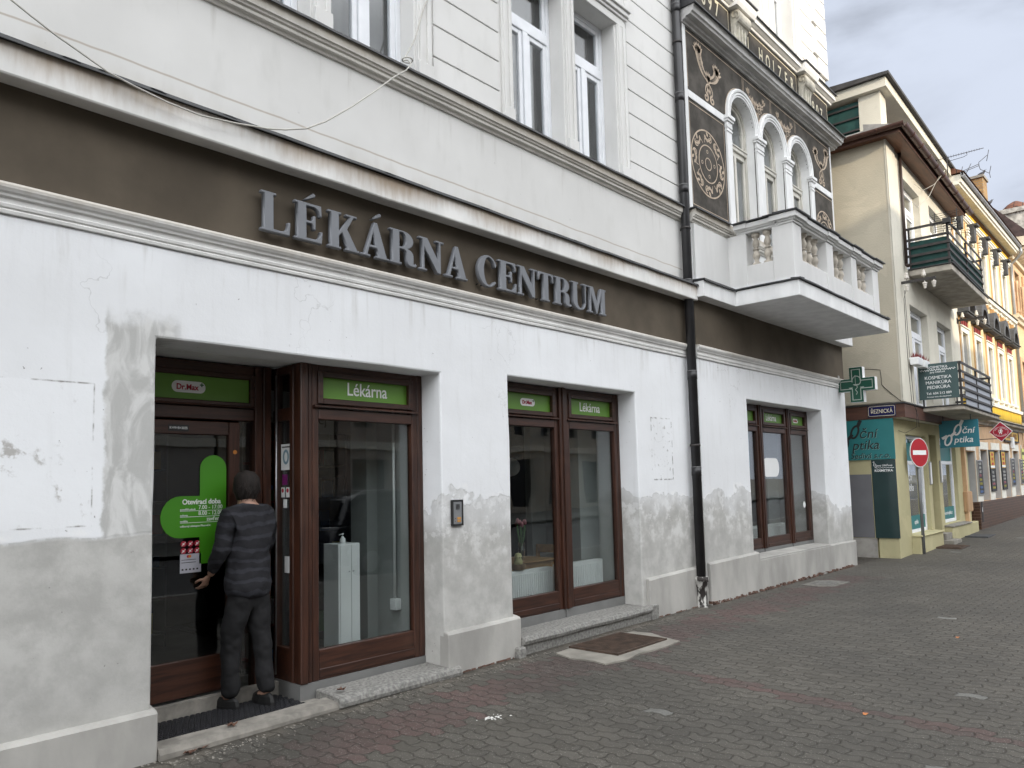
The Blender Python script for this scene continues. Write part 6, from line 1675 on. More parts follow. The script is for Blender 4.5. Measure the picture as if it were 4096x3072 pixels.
# aerials
def yagi(M, label, n, L, boom2=False):
    t = thing('roof_aerial', label, 'aerial', M)
    b = B(M); b.tube([(0, 0, -.6), (0, 0, .12)], .012, 6); b.build('mast', M_IRON, t)
    b = B(M); b.tube([(-.35, 0, .10), (L, 0, .16)], .008, 5)
    for k in range(n): x = -.33 + (L+.3)*k/n; b.tube([(x, -.14+.004*k, .10+.06*k/n), (x, .14-.004*k, .10+.06*k/n)], .0035, 4)
    b.tube([(0, 0, .02), (L*.45, 0, .05), (L*.55, 0, .08), (L*.55, 0, .14)], .006, 5); b.build('boom', M_IRON, t)
yagi(T(20.0, -.96, 9.04) @ RZ(-80), 'long toothed aerial on a mast above the cream roof', 20, .75)
t = thing('roof_aerial', 'forked aerial leaning above the yellow roof by the chimney', 'aerial', (21, -1.3, 8.6))
b = B(); Q = lambda a, z: (20.6, a, z)
for A_ in ([(-1.05, 8.90), (-1.50, 8.98)], [(-1.10, 8.94), (-1.50, 9.02)], [(-1.50, 8.96), (-1.50, 9.06), (-1.68, 9.18)], [(-1.50, 8.97), (-1.52, 8.88), (-1.70, 8.73), (-1.71, 8.62)], [(-1.66, 9.04), (-1.72, 9.30)], [(-1.22, 8.86), (-1.34, 9.08)], [(-1.12, 8.92), (-1.16, 9.06)], [(-1.70, 8.74), (-1.74, 8.90)]): b.tube([Q(*p_) for p_ in A_], .007, 5)
b.build('fork', M_IRON, t)
t = thing('grid_aerial', 'black grid aerial clamped to the upper balcony rail', 'aerial', FC @ T(1.3, -.8, 6.8))
b = B(FC)
for k in range(9): z = 6.62 + .045*k; b.tube([(1.16, -.52, z), (1.16, -1.0, z)], .005, 4)
for y in (-.56, -.96): b.tube([(1.16, y, 6.60), (1.16, y, 7.02)], .008, 5)
b.build('grid', M_BLACK, t)
b = B(FC); b.bar((1.16, -.76, 6.8), (1.75, -.85, 6.74), .03); b.box(1.12, 1.22, -.84, -.70, 6.76, 6.86)
for k in range(4): x = 1.3+.13*k; b.tube([(x, -.65, 6.79-.012*k), (x, -.98, 6.79-.012*k)], .006, 4)
b.tube([(1.18, -.72, 6.74), (1.17, -.70, 6.55), (1.17, -.82, 6.52), (1.18, -.86, 6.68)], .006, 5); b.build('boom', M_BLACK, t)
for k, u in enumerate((2.6, 3.6, 4.6)):
    t = thing('rail_antenna', 'small black wire antenna on the front rail of the upper balcony, ' + ('nearest', 'second', 'farthest')[k] + ' along it', 'aerial', FC @ T(u, -.8, 6.8))
    b = B(FC); b.tube([(u, -.79, 6.75), (u, -.79, 6.95), (u+.12, -.85, 6.95), (u+.12, -.85, 6.80), (u, -.85, 6.80)], .007, 5); b.tube([(u, -.79, 6.9), (u+.2, -.95, 6.9)], .006, 4); b.build('wire_frame', M_BLACK, t)
# pavement fittings by the optician
for nm, (ua, ub, ya, yb), lab in (('foot_grating', (18.0, 18.75, -1.1, -.62), 'rusty brown grating in the pavement below the optician door'), ('entrance_mat', (20.6, 21.5, -1.1, -.62), 'dark grey entrance mat in the pavement at the end of the cream house')):
    b = B(); z = gz((ua+ub)/2); b.box(ua, ub, ya, yb, z-.02, z+.022)
    if nm == 'foot_grating':
        for k in range(14): b.box(ua+.02+(ub-ua-.04)*k/13.5, ua+.03+(ub-ua-.04)*k/13.5, ya+.02, yb-.02, z+.022, z+.03)
    tag(b.build(nm, M_RUST if nm == 'foot_grating' else pm('dark grey mat', (.05, .052, .055), .8, .2, 30), bevel=.004), lab, 'grating' if nm == 'foot_grating' else 'mat')

# ------------------------------------------------------------------ yellow house
FY = T(22.4, -.487, 0) @ RZ(.5)
YH = thing('yellow_house', 'yellow two storey house with arched window hoods and a butcher shop', 'building', FY)
M_YEL = stucco('yellow render', (.68, .55, .33), (.62, .50, .295), 60, .2)
M_YELB = pm('strong yellow band', (.62, .40, .03), .9, .15, 4, streak=(1, 1, .3))
M_ORB = pm('peach render', (.56, .37, .22), .9, .12, 3, .2, 40)
M_TRW = pm('white window trim', (.74, .72, .64), .85, .08, 6)
M_ORT = pm('orange trim', (.55, .34, .16), .85, .12, 6)
M_HOOD = pm('dark slate hood', (.060, .062, .066), .7, .2, 8)
M_BRICK = None
g = G('brown glazed brick'); p = g.obj(); sx = g.node('ShaderNodeSeparateXYZ', {0: p}).outputs
vv = g.node('ShaderNodeCombineXYZ', {0: g.ma('ADD', sx[0], sx[1]), 1: sx[2], 2: 0.0}).outputs[0]
bt = g.node('ShaderNodeTexBrick', {'Vector': vv, 'Color1': (.075, .030, .016, 1), 'Color2': (.04, .018, .012, 1), 'Mortar': (.16, .10, .065, 1), 'Scale': 1.0, 'Mortar Size': .006, 'Brick Width': .25, 'Row Height': .075})
M_BRICK = g.set(bt.outputs['Color'], .35)
# upper walls with windows
V1 = [(.02 + 1.635*k, .66 + 1.635*k, 3.98, 5.34) for k in range(5)]
V2 = [(.02 + 1.635*k, .66 + 1.635*k, 6.95, 8.14) for k in range(5)]
b = B(FY); b.wall(-.35, 8.25, 3.05, 9.15, V1 + V2, 0, .35, .8); b.build('front_wall', M_YEL, YH)
for h in V1 + V2:
    b = B(FY); b.frame(h[0], h[1], h[2], h[3], .28, .34, .06); xm = (h[0]+h[1])/2; b.box(xm-.03, xm+.03, .27, .34, h[2]+.06, h[3]-.06); o = b.build('window', M_OLDW, YH)
    g_ = B(FY); g_.box(h[0]+.06, h[1]-.06, .31, .315, h[2]+.06, h[3]-.06); g_.build('pane', M_UGLASS, o)
    b = B(FY); b.box(h[0]-.1, h[1]+.1, .5, .52, h[2]-.1, h[3]+.1); b.build('curtain', M_INW, o)
b = B(FY)
for h in V1 + V2:
    for xa, xb in ((h[0]-.15, h[0]-.01), (h[1]+.01, h[1]+.15)):
        b.box(xa, xb, -.05, .004, h[2]-.12, h[3]+.02)
    b.box(h[0]-.15, h[1]+.15, -.05, .004, h[3]+.022, h[3]+.15); b.box(h[0]-.19, h[1]+.19, -.08, .004, h[3]+.15, h[3]+.19)
    b.box(h[0]-.22, h[1]+.22, -.10, .004, h[2]-.20, h[2]-.125)
    for s in (-1, 1):
        xc = (h[0]+h[1])/2 + s*.36; b.box(xc-.06, xc+.06, -.09, .004, h[2]-.33, h[2]-.205)
b.build('window_surround', M_TRW, YH, bevel=.008)
b = B(FY)
for h in V1 + V2: b.box(h[0]+.002, h[0]+.012, .0, .28, h[2]+.01, h[3]-.012); b.box(h[1]-.012, h[1]-.002, .0, .28, h[2]+.01, h[3]-.012)
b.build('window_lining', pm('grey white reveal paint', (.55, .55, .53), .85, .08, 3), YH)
b = B(FY)
for h in V1 + V2:
    for xa, xb in ((h[0]-.205, h[0]-.155), (h[1]+.155, h[1]+.205)): b.box(xa, xb, -.03, .004, h[2]-.1, h[3]+.5)
b.build('orange_pilaster', M_ORT, YH, bevel=.005)
for h in V1:
    xc = (h[0]+h[1])/2; z = 5.80
    b = B(FY); b.box(h[0]-.1, h[1]+.1, -.03, .004, 5.535, 5.72)
    o = b.build('dentil_panel', M_HOOD, YH)
    b = B(FY)
    for q in range(4): b.box(h[0]-.05+.2*q, h[0]+.05+.2*q, -.045, -.028, 5.56, 5.69)
    b.build('red_tile', pm('red tile', (.33, .035, .025), .6), o)
    b = B(FY)
    for q in range(5): b.box(h[0]-.08+.18*q, h[0]+.01+.18*q, -.10, -.002, 5.725, 5.765)
    b.build('small_corbel', M_ORT, YH, bevel=.006)
    b = B(FY); b.box(h[0]-.30, h[1]+.30, -.24, .0, 5.77, 5.815); b.box(h[0]-.33, h[1]+.33, -.28, .0, 5.815, 5.845); b.build('hood_shelf', M_HOOD, YH, bevel=.005)
    b = B(FY); N = 14
    for k in range(N):
        a0, a1 = PI - PI*k/N, PI - PI*(k+1)/N
        for (r0, r1) in ((.36, .53),):
            c0, s0, c1, s1 = math.cos(a0), math.sin(a0), math.cos(a1), math.sin(a1); Z = 5.85; y = -.26
            b.q([(xc+r0*c0, y, Z+r0*s0), (xc+r0*c1, y, Z+r0*s1), (xc+r1*c1, y, Z+r1*s1), (xc+r1*c0, y, Z+r1*s0)])
            b.q([(xc+r1*c0, y, Z+r1*s0), (xc+r1*c1, y, Z+r1*s1), (xc+r1*c1, 0, Z+r1*s1), (xc+r1*c0, 0, Z+r1*s0)])
            b.q([(xc+r0*c0, y, Z+r0*s0), (xc+r0*c0, -.08, Z+r0*s0), (xc+r0*c1, -.08, Z+r0*s1), (xc+r0*c1, y, Z+r0*s1)])
    b.build('arched_hood', M_HOOD, YH)
    b = B(FY); b.q([(xc+.37*math.cos(PI*k/N), -.06, 5.85+.37*math.sin(PI*k/N)) for k in range(N+1)]); o = b.build('tympanum', pm('ochre tympanum', (.34, .20, .06), .8, .4, 14), YH)
    b = B(FY)
    for r_ in (.10, .2): b.ribbon([(xc+r_*math.cos(PI*k/N), 5.87+r_*math.sin(PI*k/N)) for k in range(N+1)], .04, -.065)
    b.build('shell_ornament', M_HOOD, o)
for h in V2:
    xc = (h[0]+h[1])/2
    b = B(FY); b.prof(-.17, .0, [(xc-.10, 8.165), (xc+.10, 8.165), (xc+.17, 8.60), (xc-.17, 8.60)], axis='y'); b.prof(-.26, -.0, [(xc-.17, 8.60), (xc+.17, 8.60), (xc+.18, 8.66), (xc-.18, 8.66)], axis='y'); b.build('keystone', M_HOOD, YH, bevel=.006)
    b = B(FY)
    for s in (-1, 1):
        for q in range(4): b.box(xc+s*.20, xc+s*(.40-.02*q), -.07, .0, 8.22+.09*q, 8.275+.09*q)
    b.build('voussoir', M_TRW, YH)
b = B(FY)
b.prof(-.35, 8.25, [(0, 6.62), (-.05, 6.63), (-.06, 6.70), (-.12, 6.72), (-.14, 6.80), (0, 6.83)]); b.build('storey_moulding', M_TRW, YH)
b = B(FY); b.prof(-.35, 8.25, [(0, 6.832), (-.17, 6.825), (-.17, 6.835), (0, 6.87)]); b.build('flashing', M_ZINC, YH)
for k in range(10):
    x = .15 + .82*k; b = B(FY); b.prof(x, x+.10, [(0, 6.615), (-.11, 6.615), (-.10, 6.52), (-.05, 6.46), (-.04, 6.40), (0, 6.37)]); b.build('corbel', M_ORT, YH, bevel=.008)
b = B(FY); b.prof(-.35, 8.25, [(0, 8.70), (-.03, 8.70), (-.03, 8.735), (-.06, 8.74), (-.06, 8.80), (-.085, 8.81), (-.085, 8.845), (0, 8.85)]); b.build('top_moulding', M_TRW, YH)
b = B(FY); b.box(-.35, 8.25, -.012, -.001, 8.855, 9.07); b.build('yellow_band', M_YELB, YH)
b = B(FY); b.box(-.35, 8.25, -.05, -.001, 9.072, 9.14)
for k in range(80): b.box(-.33+.107*k, -.28+.107*k, -.08, -.05, 9.08, 9.13)
b.build('dentil_course', pm('brown dentil', (.10, .05, .025), .85, .3, 12), YH)
b = B(FY); b.prof(-.35, 8.3, [(.3, 9.15), (-.28, 9.155), (-.29, 9.20), (-.33, 9.21), (-.35, 9.30), (-.33, 9.40), (.3, 9.44)]); b.build('cornice', M_TRW, YH)
b = B(FY); b.prof(-.4, 8.3, [(-.41, 9.42), (-.43, 9.34), (-.40, 9.30), (-.35, 9.32), (-.34, 9.44), (-.36, 9.44), (-.37, 9.34), (-.40, 9.33)]); b.build('gutter', pm('dull zinc', (.28, .28, .29), .4, .15, 4, metal=.5), YH)
b = B(FY); b.tube([(8.2, -.38, 9.32), (8.25, -.40, 9.18), (8.28, -.30, 9.05), (8.30, -.08, 8.85), (8.32, -.06, 8.3), (8.32, -.06, 3.2)], .05, 10); b.build('downpipe', pm('grey zinc pipe', (.30, .31, .32), .4, .1, 4, metal=.4), YH)
g = G('red roof tiles'); p = g.obj(); bt = g.node('ShaderNodeTexBrick', {'Vector': p, 'Color1': (.17, .065, .035, 1), 'Color2': (.11, .045, .028, 1), 'Mortar': (.03, .015, .01, 1), 'Scale': 1.0, 'Mortar Size': .012, 'Brick Width': .18, 'Row Height': .26}); M_TILE = g.set(bt.outputs['Color'], .85)
b = B(FY); b.prof(-.4, 8.3, [(-.44, 9.44), (-.40, 9.47), (4.5, 12.2), (9.4, 9.47), (9.4, 9.44)]); b.build('roof', M_TILE, YH)
b = B(FY); b.box(-.35, 8.25, .36, 9.4, -.3, 9.43) if False else b.box(-.35, 8.25, 9.0, 9.3, -.3, 9.43); b.build('rear_wall', M_YEL, YH)
g = G('yellow chimney brick'); p = g.obj(); sx = g.node('ShaderNodeSeparateXYZ', {0: p}).outputs; vv = g.node('ShaderNodeCombineXYZ', {0: g.ma('ADD', sx[0], sx[1]), 1: sx[2], 2: 0.0}).outputs[0]
bt = g.node('ShaderNodeTexBrick', {'Vector': vv, 'Color1': (.36, .22, .08, 1), 'Color2': (.26, .15, .06, 1), 'Mortar': (.22, .17, .11, 1), 'Scale': 1.0, 'Mortar Size': .010, 'Brick Width': .25, 'Row Height': .075}); M_CHIM = g.set(bt.outputs['Color'], .9)
b = B(); b.box(26.5, 27.1, -.56, -.08, 9.3, 10.70); ch_ = b.build('chimney', M_CHIM, YH, bevel=.01)
b = B(); b.box(26.45, 27.15, -.60, -.04, 10.70, 10.78); b.build('chimney_cap', M_CONC, ch_)
# butcher shop storey
VP_ = [(.55 + 1.64*k, 1.20 + 1.64*k) for k in range(5)]
b = B(FY); holes = [(-.46, .55, .10, 2.24)] + [(VP_[k][1], VP_[k+1][0], .93, 2.30+.02*k) for k in range(4)]
b.wall(-.6, 8.25, -.3, 3.0, holes, 0, .42, .8); b.build('shop_front_wall', M_ORB, YH)
b = B(FY)
for k, (xa, xb) in enumerate(VP_):
    zt = 2.30+.015*k; b.box(xa, xb, -.02, 0, .93, 1.25); b.box(xa, xa+.10, -.02, 0, 1.25, zt+.22); b.box(xb-.10, xb, -.02, 0, 1.25, zt+.22)
    if k < 4: b.box(xb, VP_[k+1][0], -.02, 0, zt+.02, zt+.22)
b.box(-.46, .55, -.02, 0, 2.26, 2.44); b.build('white_surround', M_TRW, YH)
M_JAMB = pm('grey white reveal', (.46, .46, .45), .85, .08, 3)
b = B(FY)
for k in range(4): b.box(VP_[k+1][0]-.012, VP_[k+1][0]-.002, .01, .40, .93, 2.29)
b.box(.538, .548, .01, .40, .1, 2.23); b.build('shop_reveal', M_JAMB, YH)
b = B(FY)
for h in holes: b.box(h[0], h[1], .38, .40, h[2], h[3])
b.build('shop_pane', pm('dark shop glass', (.03, .032, .035), .1), YH)
b = B(FY); b.box(.55, 8.25, -.045, -.001, -.3, .925); b.box(.535, .55, -.045, .40, -.3, .925); b.build('brick_plinth', M_BRICK, YH)
b = B(FY); b.box(.66, .83, -.055, -.046, .40, .93); o = b.build('plinth_hatch', M_IRON, YH); b = B(FY); b.box(.71, .75, -.06, -.055, .66, .78); b.build('hatch_label', M_WTXT, o)
b = B(FY); b.prof(-.6, 8.3, [(0, 3.0), (-.06, 3.0), (-.08, 3.06), (-.20, 3.09), (-.22, 3.15), (0, 3.2)]); b.build('shop_cornice', pm('weathered grey cornice', (.40, .36, .30), .9, .3, 4), YH)
b = B(FY); b.prof(-.6, 8.3, [(0, 3.205), (-.25, 3.155), (-.25, 3.175), (0, 3.235)]); b.build('flashing', M_ZINC, YH)
b = B(FY); b.box(-.35, 8.25, -.015, -.001, 3.30, 3.60); b.build('yellow_band', M_YELB, YH)
b = B(FY); b.prof(-.35, 8.25, [(0, 3.60), (-.07, 3.61), (-.09, 3.70), (0, 3.72)]); b.build('sill_moulding', M_TRW, YH)
# chalk menu boards and shop signs
M_CHALK = [pm('chalk ' + n, c, .9, .3, 40) for n, c in (('white', (.45, .45, .43)), ('pink', (.40, .16, .18)), ('yellow', (.42, .38, .10)), ('blue', (.14, .22, .42)))]
M_YPL = pm('yellow placard', (.55, .34, .03), .5, .06, 5)
words = ['POLEDNÍ', 'MENU', 'GULÁŠ', 'ŘÍZEK', 'SEKANÁ', 'KLOBÁSA', 'POLÉVKA', 'TLAČENKA', 'PEČENÉ', 'KOLENO']
def board(x0, x1, z0, z1, label, yellow, seed):
    t = thing('menu_board', label, 'sign', FY @ T((x0+x1)/2, -.03, z0))
    b = B(FY); b.frame(x0, x1, z0, z1, -.055, -.022, .03); b.build('frame', M_STEEL if not yellow else M_BLACK, t)
    b = B(FY); b.box(x0+.03, x1-.03, -.045, -.03, z0+.03, z1-.03); sl_ = b.build('slate', M_BLACK, t)
    zt = z1
    if yellow:
        b = B(FY); b.box(x0+.05, x1-.05, -.05, -.046, z1-.52, z1-.05); yp = b.build('placard', M_YPL, t); zt = z1-.54
        for q, s in enumerate(('DNES', 'TEPLÉ', 'MASO')): text(s, FY @ T((x0+x1)/2, -.052, z1-.13-.13*q), .10, M_RED, yp, 'placard_lettering', bold=.002)
        b = B(FY); b.box(x0+.05, x1-.05, -.0515, -.0502, z1-.50, z1-.44); b.build('placard_stripe', M_WTXT, yp)
    r = random.Random(seed); z = zt-.10; q = 0
    while z > z0+.08:
        text(words[(seed*3+q) % 10], FY @ T((x0+x1)/2, -.0475, z), .085, M_CHALK[(q//2) % 4 if q > 2 else 0], sl_, 'chalk_lettering', xs=.9, bold=.001); z -= .105; q += 1
board(.57, 1.20, 1.10, 2.02, 'chalk menu board on the first butcher pillar with grey frame', False, 0)
board(2.24, 2.92, 1.16, 2.32, 'black framed board with yellow placard on the second butcher pillar', True, 1)
board(3.90, 4.56, 1.18, 2.34, 'black framed board with yellow placard on the third butcher pillar', True, 2)
board(5.48, 6.10, 1.26, 2.12, 'chalk menu board on the fourth butcher pillar under the lamp', False, 3)
board(7.12, 7.56, 1.30, 2.10, 'narrow chalk menu board on the last butcher pillar', False, 4)
t = thing('paper_poster', 'yellow paper poster at the far end of the butcher shop', 'poster', FY @ T(8.0, -.03, 1.25))
b = B(FY); b.box(7.66, 8.24, -.02, -.012, 1.25, 2.46); sh_ = b.build('sheet', pm('lemon paper', (.62, .62, .20), .8, .05, 4), t)
text('DNES', FY @ T(7.95, -.023, 2.30), .16, M_BLACK, sh_, 'poster_lettering'); b = B(FY)
for k in range(8): b.q([(7.74, -.022, 1.35+.1*k), (8.14-.05*(k % 3), -.022, 1.35+.1*k), (8.14-.05*(k % 3), -.022, 1.385+.1*k), (7.74, -.022, 1.385+.1*k)])
b.build('poster_print', M_BLACK, sh_)
t = thing('butcher_board', 'yellow lettered board in a dark frame above the butcher windows', 'sign', FY @ T(6.0, -.03, 2.66))
b = B(FY); b.frame(4.72, 7.15, 2.62, 3.0, -.06, -.02, .05); b.build('frame', M_IRON, t); b = B(FY); b.box(4.77, 7.10, -.04, -.022, 2.67, 2.95); bd = b.build('board', M_YPL, t)
text('UZENINY · MASO', FY @ T(5.95, -.043, 2.81), .24, pm('brown lettering', (.15, .04, .02), .6), bd, 'board_lettering', bold=.004)
FD = FY @ T(.75, 0, 0) @ RZ(-90)
t = thing('butcher_diamond_sign', 'red diamond butcher sign with white lion on a wall bracket', 'sign', FD @ T(.6, 0, 2.45))
c0, zc = .60, 2.735
b = B(FD); dm = lambda k: [(c0-.265*k, zc), (c0, zc-.265*k), (c0+.265*k, zc), (c0, zc+.265*k)]
b.prof(-.02, .02, dm(1.0), axis='y'); b.build('rim', M_WPL, t)
b = B(FD); b.q([(x, -.022, z) for x, z in dm(.94)]); fc = b.build('face', pm('deep red sign face', (.34, .008, .03), .4, .05, 4), t)
b = B(FD); b.ribbon([(c0+.165*math.cos(2*PI*k/30), zc+.125*math.sin(2*PI*k/30)) for k in range(30)], .006, -.024, True); b.build('oval_line', M_WTXT, fc)
for s, a0, a1, rr in (('MASO · UZENINY', 158, 22, .132), ('U ŠPLÍCHALŮ', 222, 318, .140)):
    for k, chh in enumerate(s):
        a = math.radians(a0 + (a1-a0)*k/(len(s)-1)); up = a1 < a0
        if chh != ' ': text(chh, FD @ T(c0+rr*1.0*math.cos(a), -.025, zc+rr*.75*math.sin(a)) @ RY(-math.degrees(a)*.7 + 63 if up else -(math.degrees(a)-270)*.7), .034, M_WTXT, fc, 'sign_lettering')
b = B(FD)
for P_ in ([(0,.055),(.02,.06),(.025,.04),(.012,.03),(.02,.015),(.012,-.01),(.022,-.03),(.02,-.06),(.005,-.06),(.004,-.03),(-.012,-.03),(-.016,-.06),(-.03,-.06),(-.024,-.02),(-.012,.01),(-.02,.035)], ):
    b.q([(c0+x*1.2, -.0245, zc+z*1.05) for x, z in P_])
b.ribbon([(c0-.03, zc-.02), (c0-.05, zc+.0), (c0-.035, zc+.03), (c0-.05, zc+.05)], .010, -.0247); b.ribbon([(c0+.02, zc+.02), (c0+.05, zc+.035)], .010, -.0247); b.ribbon([(c0+.02, zc), (c0+.05, zc-.005)], .010, -.0247)
b.ribbon([(c0-.02, zc+.065), (c0-.015, zc+.085), (c0, zc+.07), (c0+.015, zc+.087), (c0+.025, zc+.067)], .008, -.0247); b.build('lion_emblem', M_WTXT, fc)
b = B(FD)
for z in (2.90, 2.56): b.tube([(.0, .0, z), (.50, .0, z)], .010, 6)
b.build('bracket', M_IRON, t)
t = thing('meter_box', 'weathered wooden meter box on the wall end beside the optician window', 'box', FG @ T(6.2, G0, .78))
b = B(FG); b.box(5.72, 6.32, G0-.09, G0, .72, 1.22); b.build('box', pm('weathered pine box', (.42, .26, .14), .8, .15, 6, streak=(4, 4, .4)), t, bevel=.006); b = B(FG); b.box(5.76, 6.01, G0-.1, G0-.091, .75, 1.19); b.box(6.03, 6.28, G0-.1, G0-.091, .75, 1.19); b.build('door', pm('weathered pine door', (.45, .29, .16), .8, .15, 6, streak=(4, 4, .4)), t)
t = thing('wall_lamp', 'small white wall lamp above the fourth butcher pillar', 'lamp', FY @ T(5.8, -.05, 2.2))
b = B(FY); b.box(5.70, 5.90, -.12, -.021, 2.42, 2.78); b.build('housing', M_WPL, t, bevel=.02)

# ------------------------------------------------------------------ orange house beyond
OH = thing('orange_house', 'ornate orange house beyond the yellow one with modillion cornice', 'building', FY @ T(8.3, 0, 0))
M_OR = stucco('orange render', (.64, .45, .26), (.58, .405, .235), 60, .2)
OW = [(8.75 + 2.1*k, 9.75 + 2.1*k, 7.2, 8.7) for k in range(6)] + [(8.9 + 2.1*k, 9.8 + 2.1*k, 3.95, 5.5) for k in range(6)]
b = B(FY); b.wall(8.27, 21, -.3, 9.3, OW, -.02, .35, 1); b.build('front_wall', M_OR, OH)
b = B(FY)
for h in OW: b.frame(h[0]-.17, h[1]+.17, h[2]-.12, h[3]+.17, -.09, -.019, .16)
b.build('window_surround', M_ORB, OH, bevel=.015)
for h in OW:
    b = B(FY); b.frame(h[0], h[1], h[2], h[3], .22, .3, .08); b.box((h[0]+h[1])/2-.04, (h[0]+h[1])/2+.04, .2, .3, h[2]+.08, h[3]-.08); o = b.build('window', M_IRON, OH); b = B(FY); b.box(h[0]+.08, h[1]-.08, .26, .265, h[2]+.08, h[3]-.08); b.build('pane', M_UGLASS, o)
    b = B(FY); b.box(h[0]-.2, h[1]+.2, .5, .52, h[2]-.1, h[3]+.1); b.build('curtain', M_DARK, o)
for h in OW[:2]:
    b = B(FY)
    for s in (h[0]-.08, h[1]+.08): b.lathe((s, -.13, h[2]), [(.05, 0), (.055, .05), (.035, .1), (.045, .4), (.03, .7), (.05, .9), (.06, 1.0), (.06, 1.1)], 10)
    b.build('window_column', M_ORB, OH)
b = B(FY); b.prof(8.27, 21, [(-.02, 6.85), (-.10, 6.86), (-.13, 6.95), (-.2, 6.98), (-.22, 7.05), (-.02, 7.08)]); b.prof(8.27, 21, [(-.02, 3.1), (-.1, 3.12), (-.2, 3.2), (-.22, 3.3), (-.02, 3.35)]); b.prof(8.27, 21, [(-.02, 9.05), (-.12, 9.06), (-.14, 9.15), (-.02, 9.16)])
b.prof(8.27, 21, [(0, 9.42), (-.55, 9.42), (-.58, 9.55), (-.70, 9.60), (-.72, 9.72), (0, 9.76)]); b.build('cornice', pm('pale cream moulding', (.66, .58, .44), .85, .1, 5), OH)
for k in range(18):
    x = 8.4 + .42*k; b = B(FY); b.prof(x, x+.2, [(-.02, 9.17), (-.12, 9.17), (-.26, 9.22), (-.42, 9.33), (-.5, 9.419), (-.02, 9.419)]); b.build('modillion', pm('cream stone scroll', (.60, .50, .36), .85, .1, 5), OH, bevel=.03)
M_DTILE = pm('dark roof tile', (.05, .032, .03), .8, .4, 6, .5, 12)
b = B(FY); b.prof(8.3, 21, [(-.72, 9.765), (.6, 11.3), (8, 11.6), (8, 9.765)]); b.build('roof', M_DTILE, OH, wob=.02)
b = B(FY); b.box(10.3, 11.6, -.5, .6, 9.77, 11.2); b.prof(10.2, 11.7, [(-.6, 11.2), (-.62, 11.3), (-.72, 11.34), (.6, 11.36), (.6, 11.2)]); b.build('dormer', pm('grey weathered stone', (.42, .40, .36), .9, .4, 6, .5, 14), OH, wob=.02); b = B(FY); b.lathe((10.95, .0, 11.36), [(.55, 0), (.5, .12), (.3, .3), (.1, .42), (.02, .45)], 14); b.build('dormer_roof', M_TILE, OH)
b = B(FY); b.wall(8.27, 21, -.3, .8, [], -.05, -.021, 3); b.build('plinth', M_BRICK, OH)
b = B(); b.tube([(27.0, -.45, 10.1), (28.5, -.5, 10.05), (30.5, -.45, 10.25), (33.2, -.5, 10.9)], .008, 5); tag(b.build('cable', M_IRON), 'thin cable strung from the chimney to the far dormer', 'cable')
# pigeons on the roof
def pigeon(M, label):
    t = thing('pigeon', label, 'bird', M, group='pigeons on the roofs')
    o = skin_mesh('body', [(0,0,.09),(.07,0,.12),(.11,0,.165),(.125,0,.20),(-.08,0,.075),(-.16,0,.06)], [(0,1),(1,2),(2,3),(0,4),(4,5)], [.055,.045,.026,.024,.04,.014], pm('slate grey plumage', (.055, .058, .068), .8, .3, 30), t, 2)
    b = B(M); b.prof(-.006, .006, [(.145, .205), (.172, .196), (.145, .192)], axis='y'); b.build('beak', M_BLACK, t)
    b = B(M)
    for s in (-.02, .02): b.tube([(.01, s, .06), (.012, s, .0), (.035, s, -.003)], .005, 5)
    b.build('leg', pm('pink leg', (.3, .1, .08), .7), t)
pigeon(T(26.0, -.73, 9.60) @ RZ(-60), 'grey pigeon standing on the yellow house roof')
pigeon(T(26.75, -.48, 10.785) @ RZ(-100), 'grey pigeon sitting on top of the brick chimney')

# ------------------------------------------------------------------ houses across the street (seen in the shop glass, shading the street)
def far_house(x0, x1, hgt, col, label, gable=None, seed=0):
    M = T(x0, -20, 0); t = thing('street_house', label, 'building', M)
    b = B(M); L = x1-x0
    hs = [(xx, xx+1.0, zz, zz+1.7) for zz in [4.2+3.2*q for q in range(int((hgt-5)/3.2)+1)] for xx in [.9+2.2*q for q in range(int((L-1.5)/2.2))]]
    hs += [(xx, xx+1.7, .6, 2.9) for xx in [.8+2.9*q for q in range(int((L-1.5)/2.9))]]
    m = pm('far render', col, .9, .1, 1)
    b.wall(0, L, -.3, hgt, hs, -.4, 0, 5) ; b.build('front_wall', m, t)
    b = B(M); b.box(0, L, -.38, -.3, 0, hgt-.2); b.build('window_glass', pm('far dark window', (.02, .022, .025), .15), t)
    b = B(M); b.box(0, .3, -10, -.4, -.3, hgt); b.box(L-.3, L, -10, -.4, -.3, hgt); b.box(.3, L-.3, -10, -9.7, -.3, hgt); b.build('side_wall', m, t)
    b = B(M)
    if gable is None: b.prof(-.3, L+.3, [(.4, hgt), (-5, hgt+3.2), (-10.4, hgt)])
    else:
        i = len(b.v); b.v += [Vector(p_) for p_ in ((-.3,.4,hgt),(L+.3,.4,hgt+gable),(L+.3,-10.4,hgt+gable),(-.3,-10.4,hgt),(-.3,.4,hgt-.3),(L+.3,.4,hgt-.3),(L+.3,-10.4,hgt-.3),(-.3,-10.4,hgt-.3))]
        for f in ((0,1,2,3),(4,7,6,5),(0,4,5,1),(1,5,6,2),(2,6,7,3),(3,7,4,0)): b.f.append(tuple(i+k_ for k_ in f)); b.sm.append(False)
    b.build('roof', pm('far roof', (.10, .05, .04), .85, .2, 3), t)
    b = B(M); b.box(-.1, L+.1, 0, .35, hgt-.45, hgt-.02); b.box(-.02, L+.02, 0, .12, 3.3, 3.6); b.build('cornice', M_TRW, t)
HOUSES = True
far_house(-30, -12, 13.0, (.45, .42, .36), 'tall beige house across the street, left end of the opposite row')
far_house(-11.8, -.2, 14.2, (.36, .34, .32), 'tall grey house across the street opposite the pharmacy')
far_house(0, 7.1, 13.0, (.44, .38, .28), 'ochre house across the street opposite the bay')
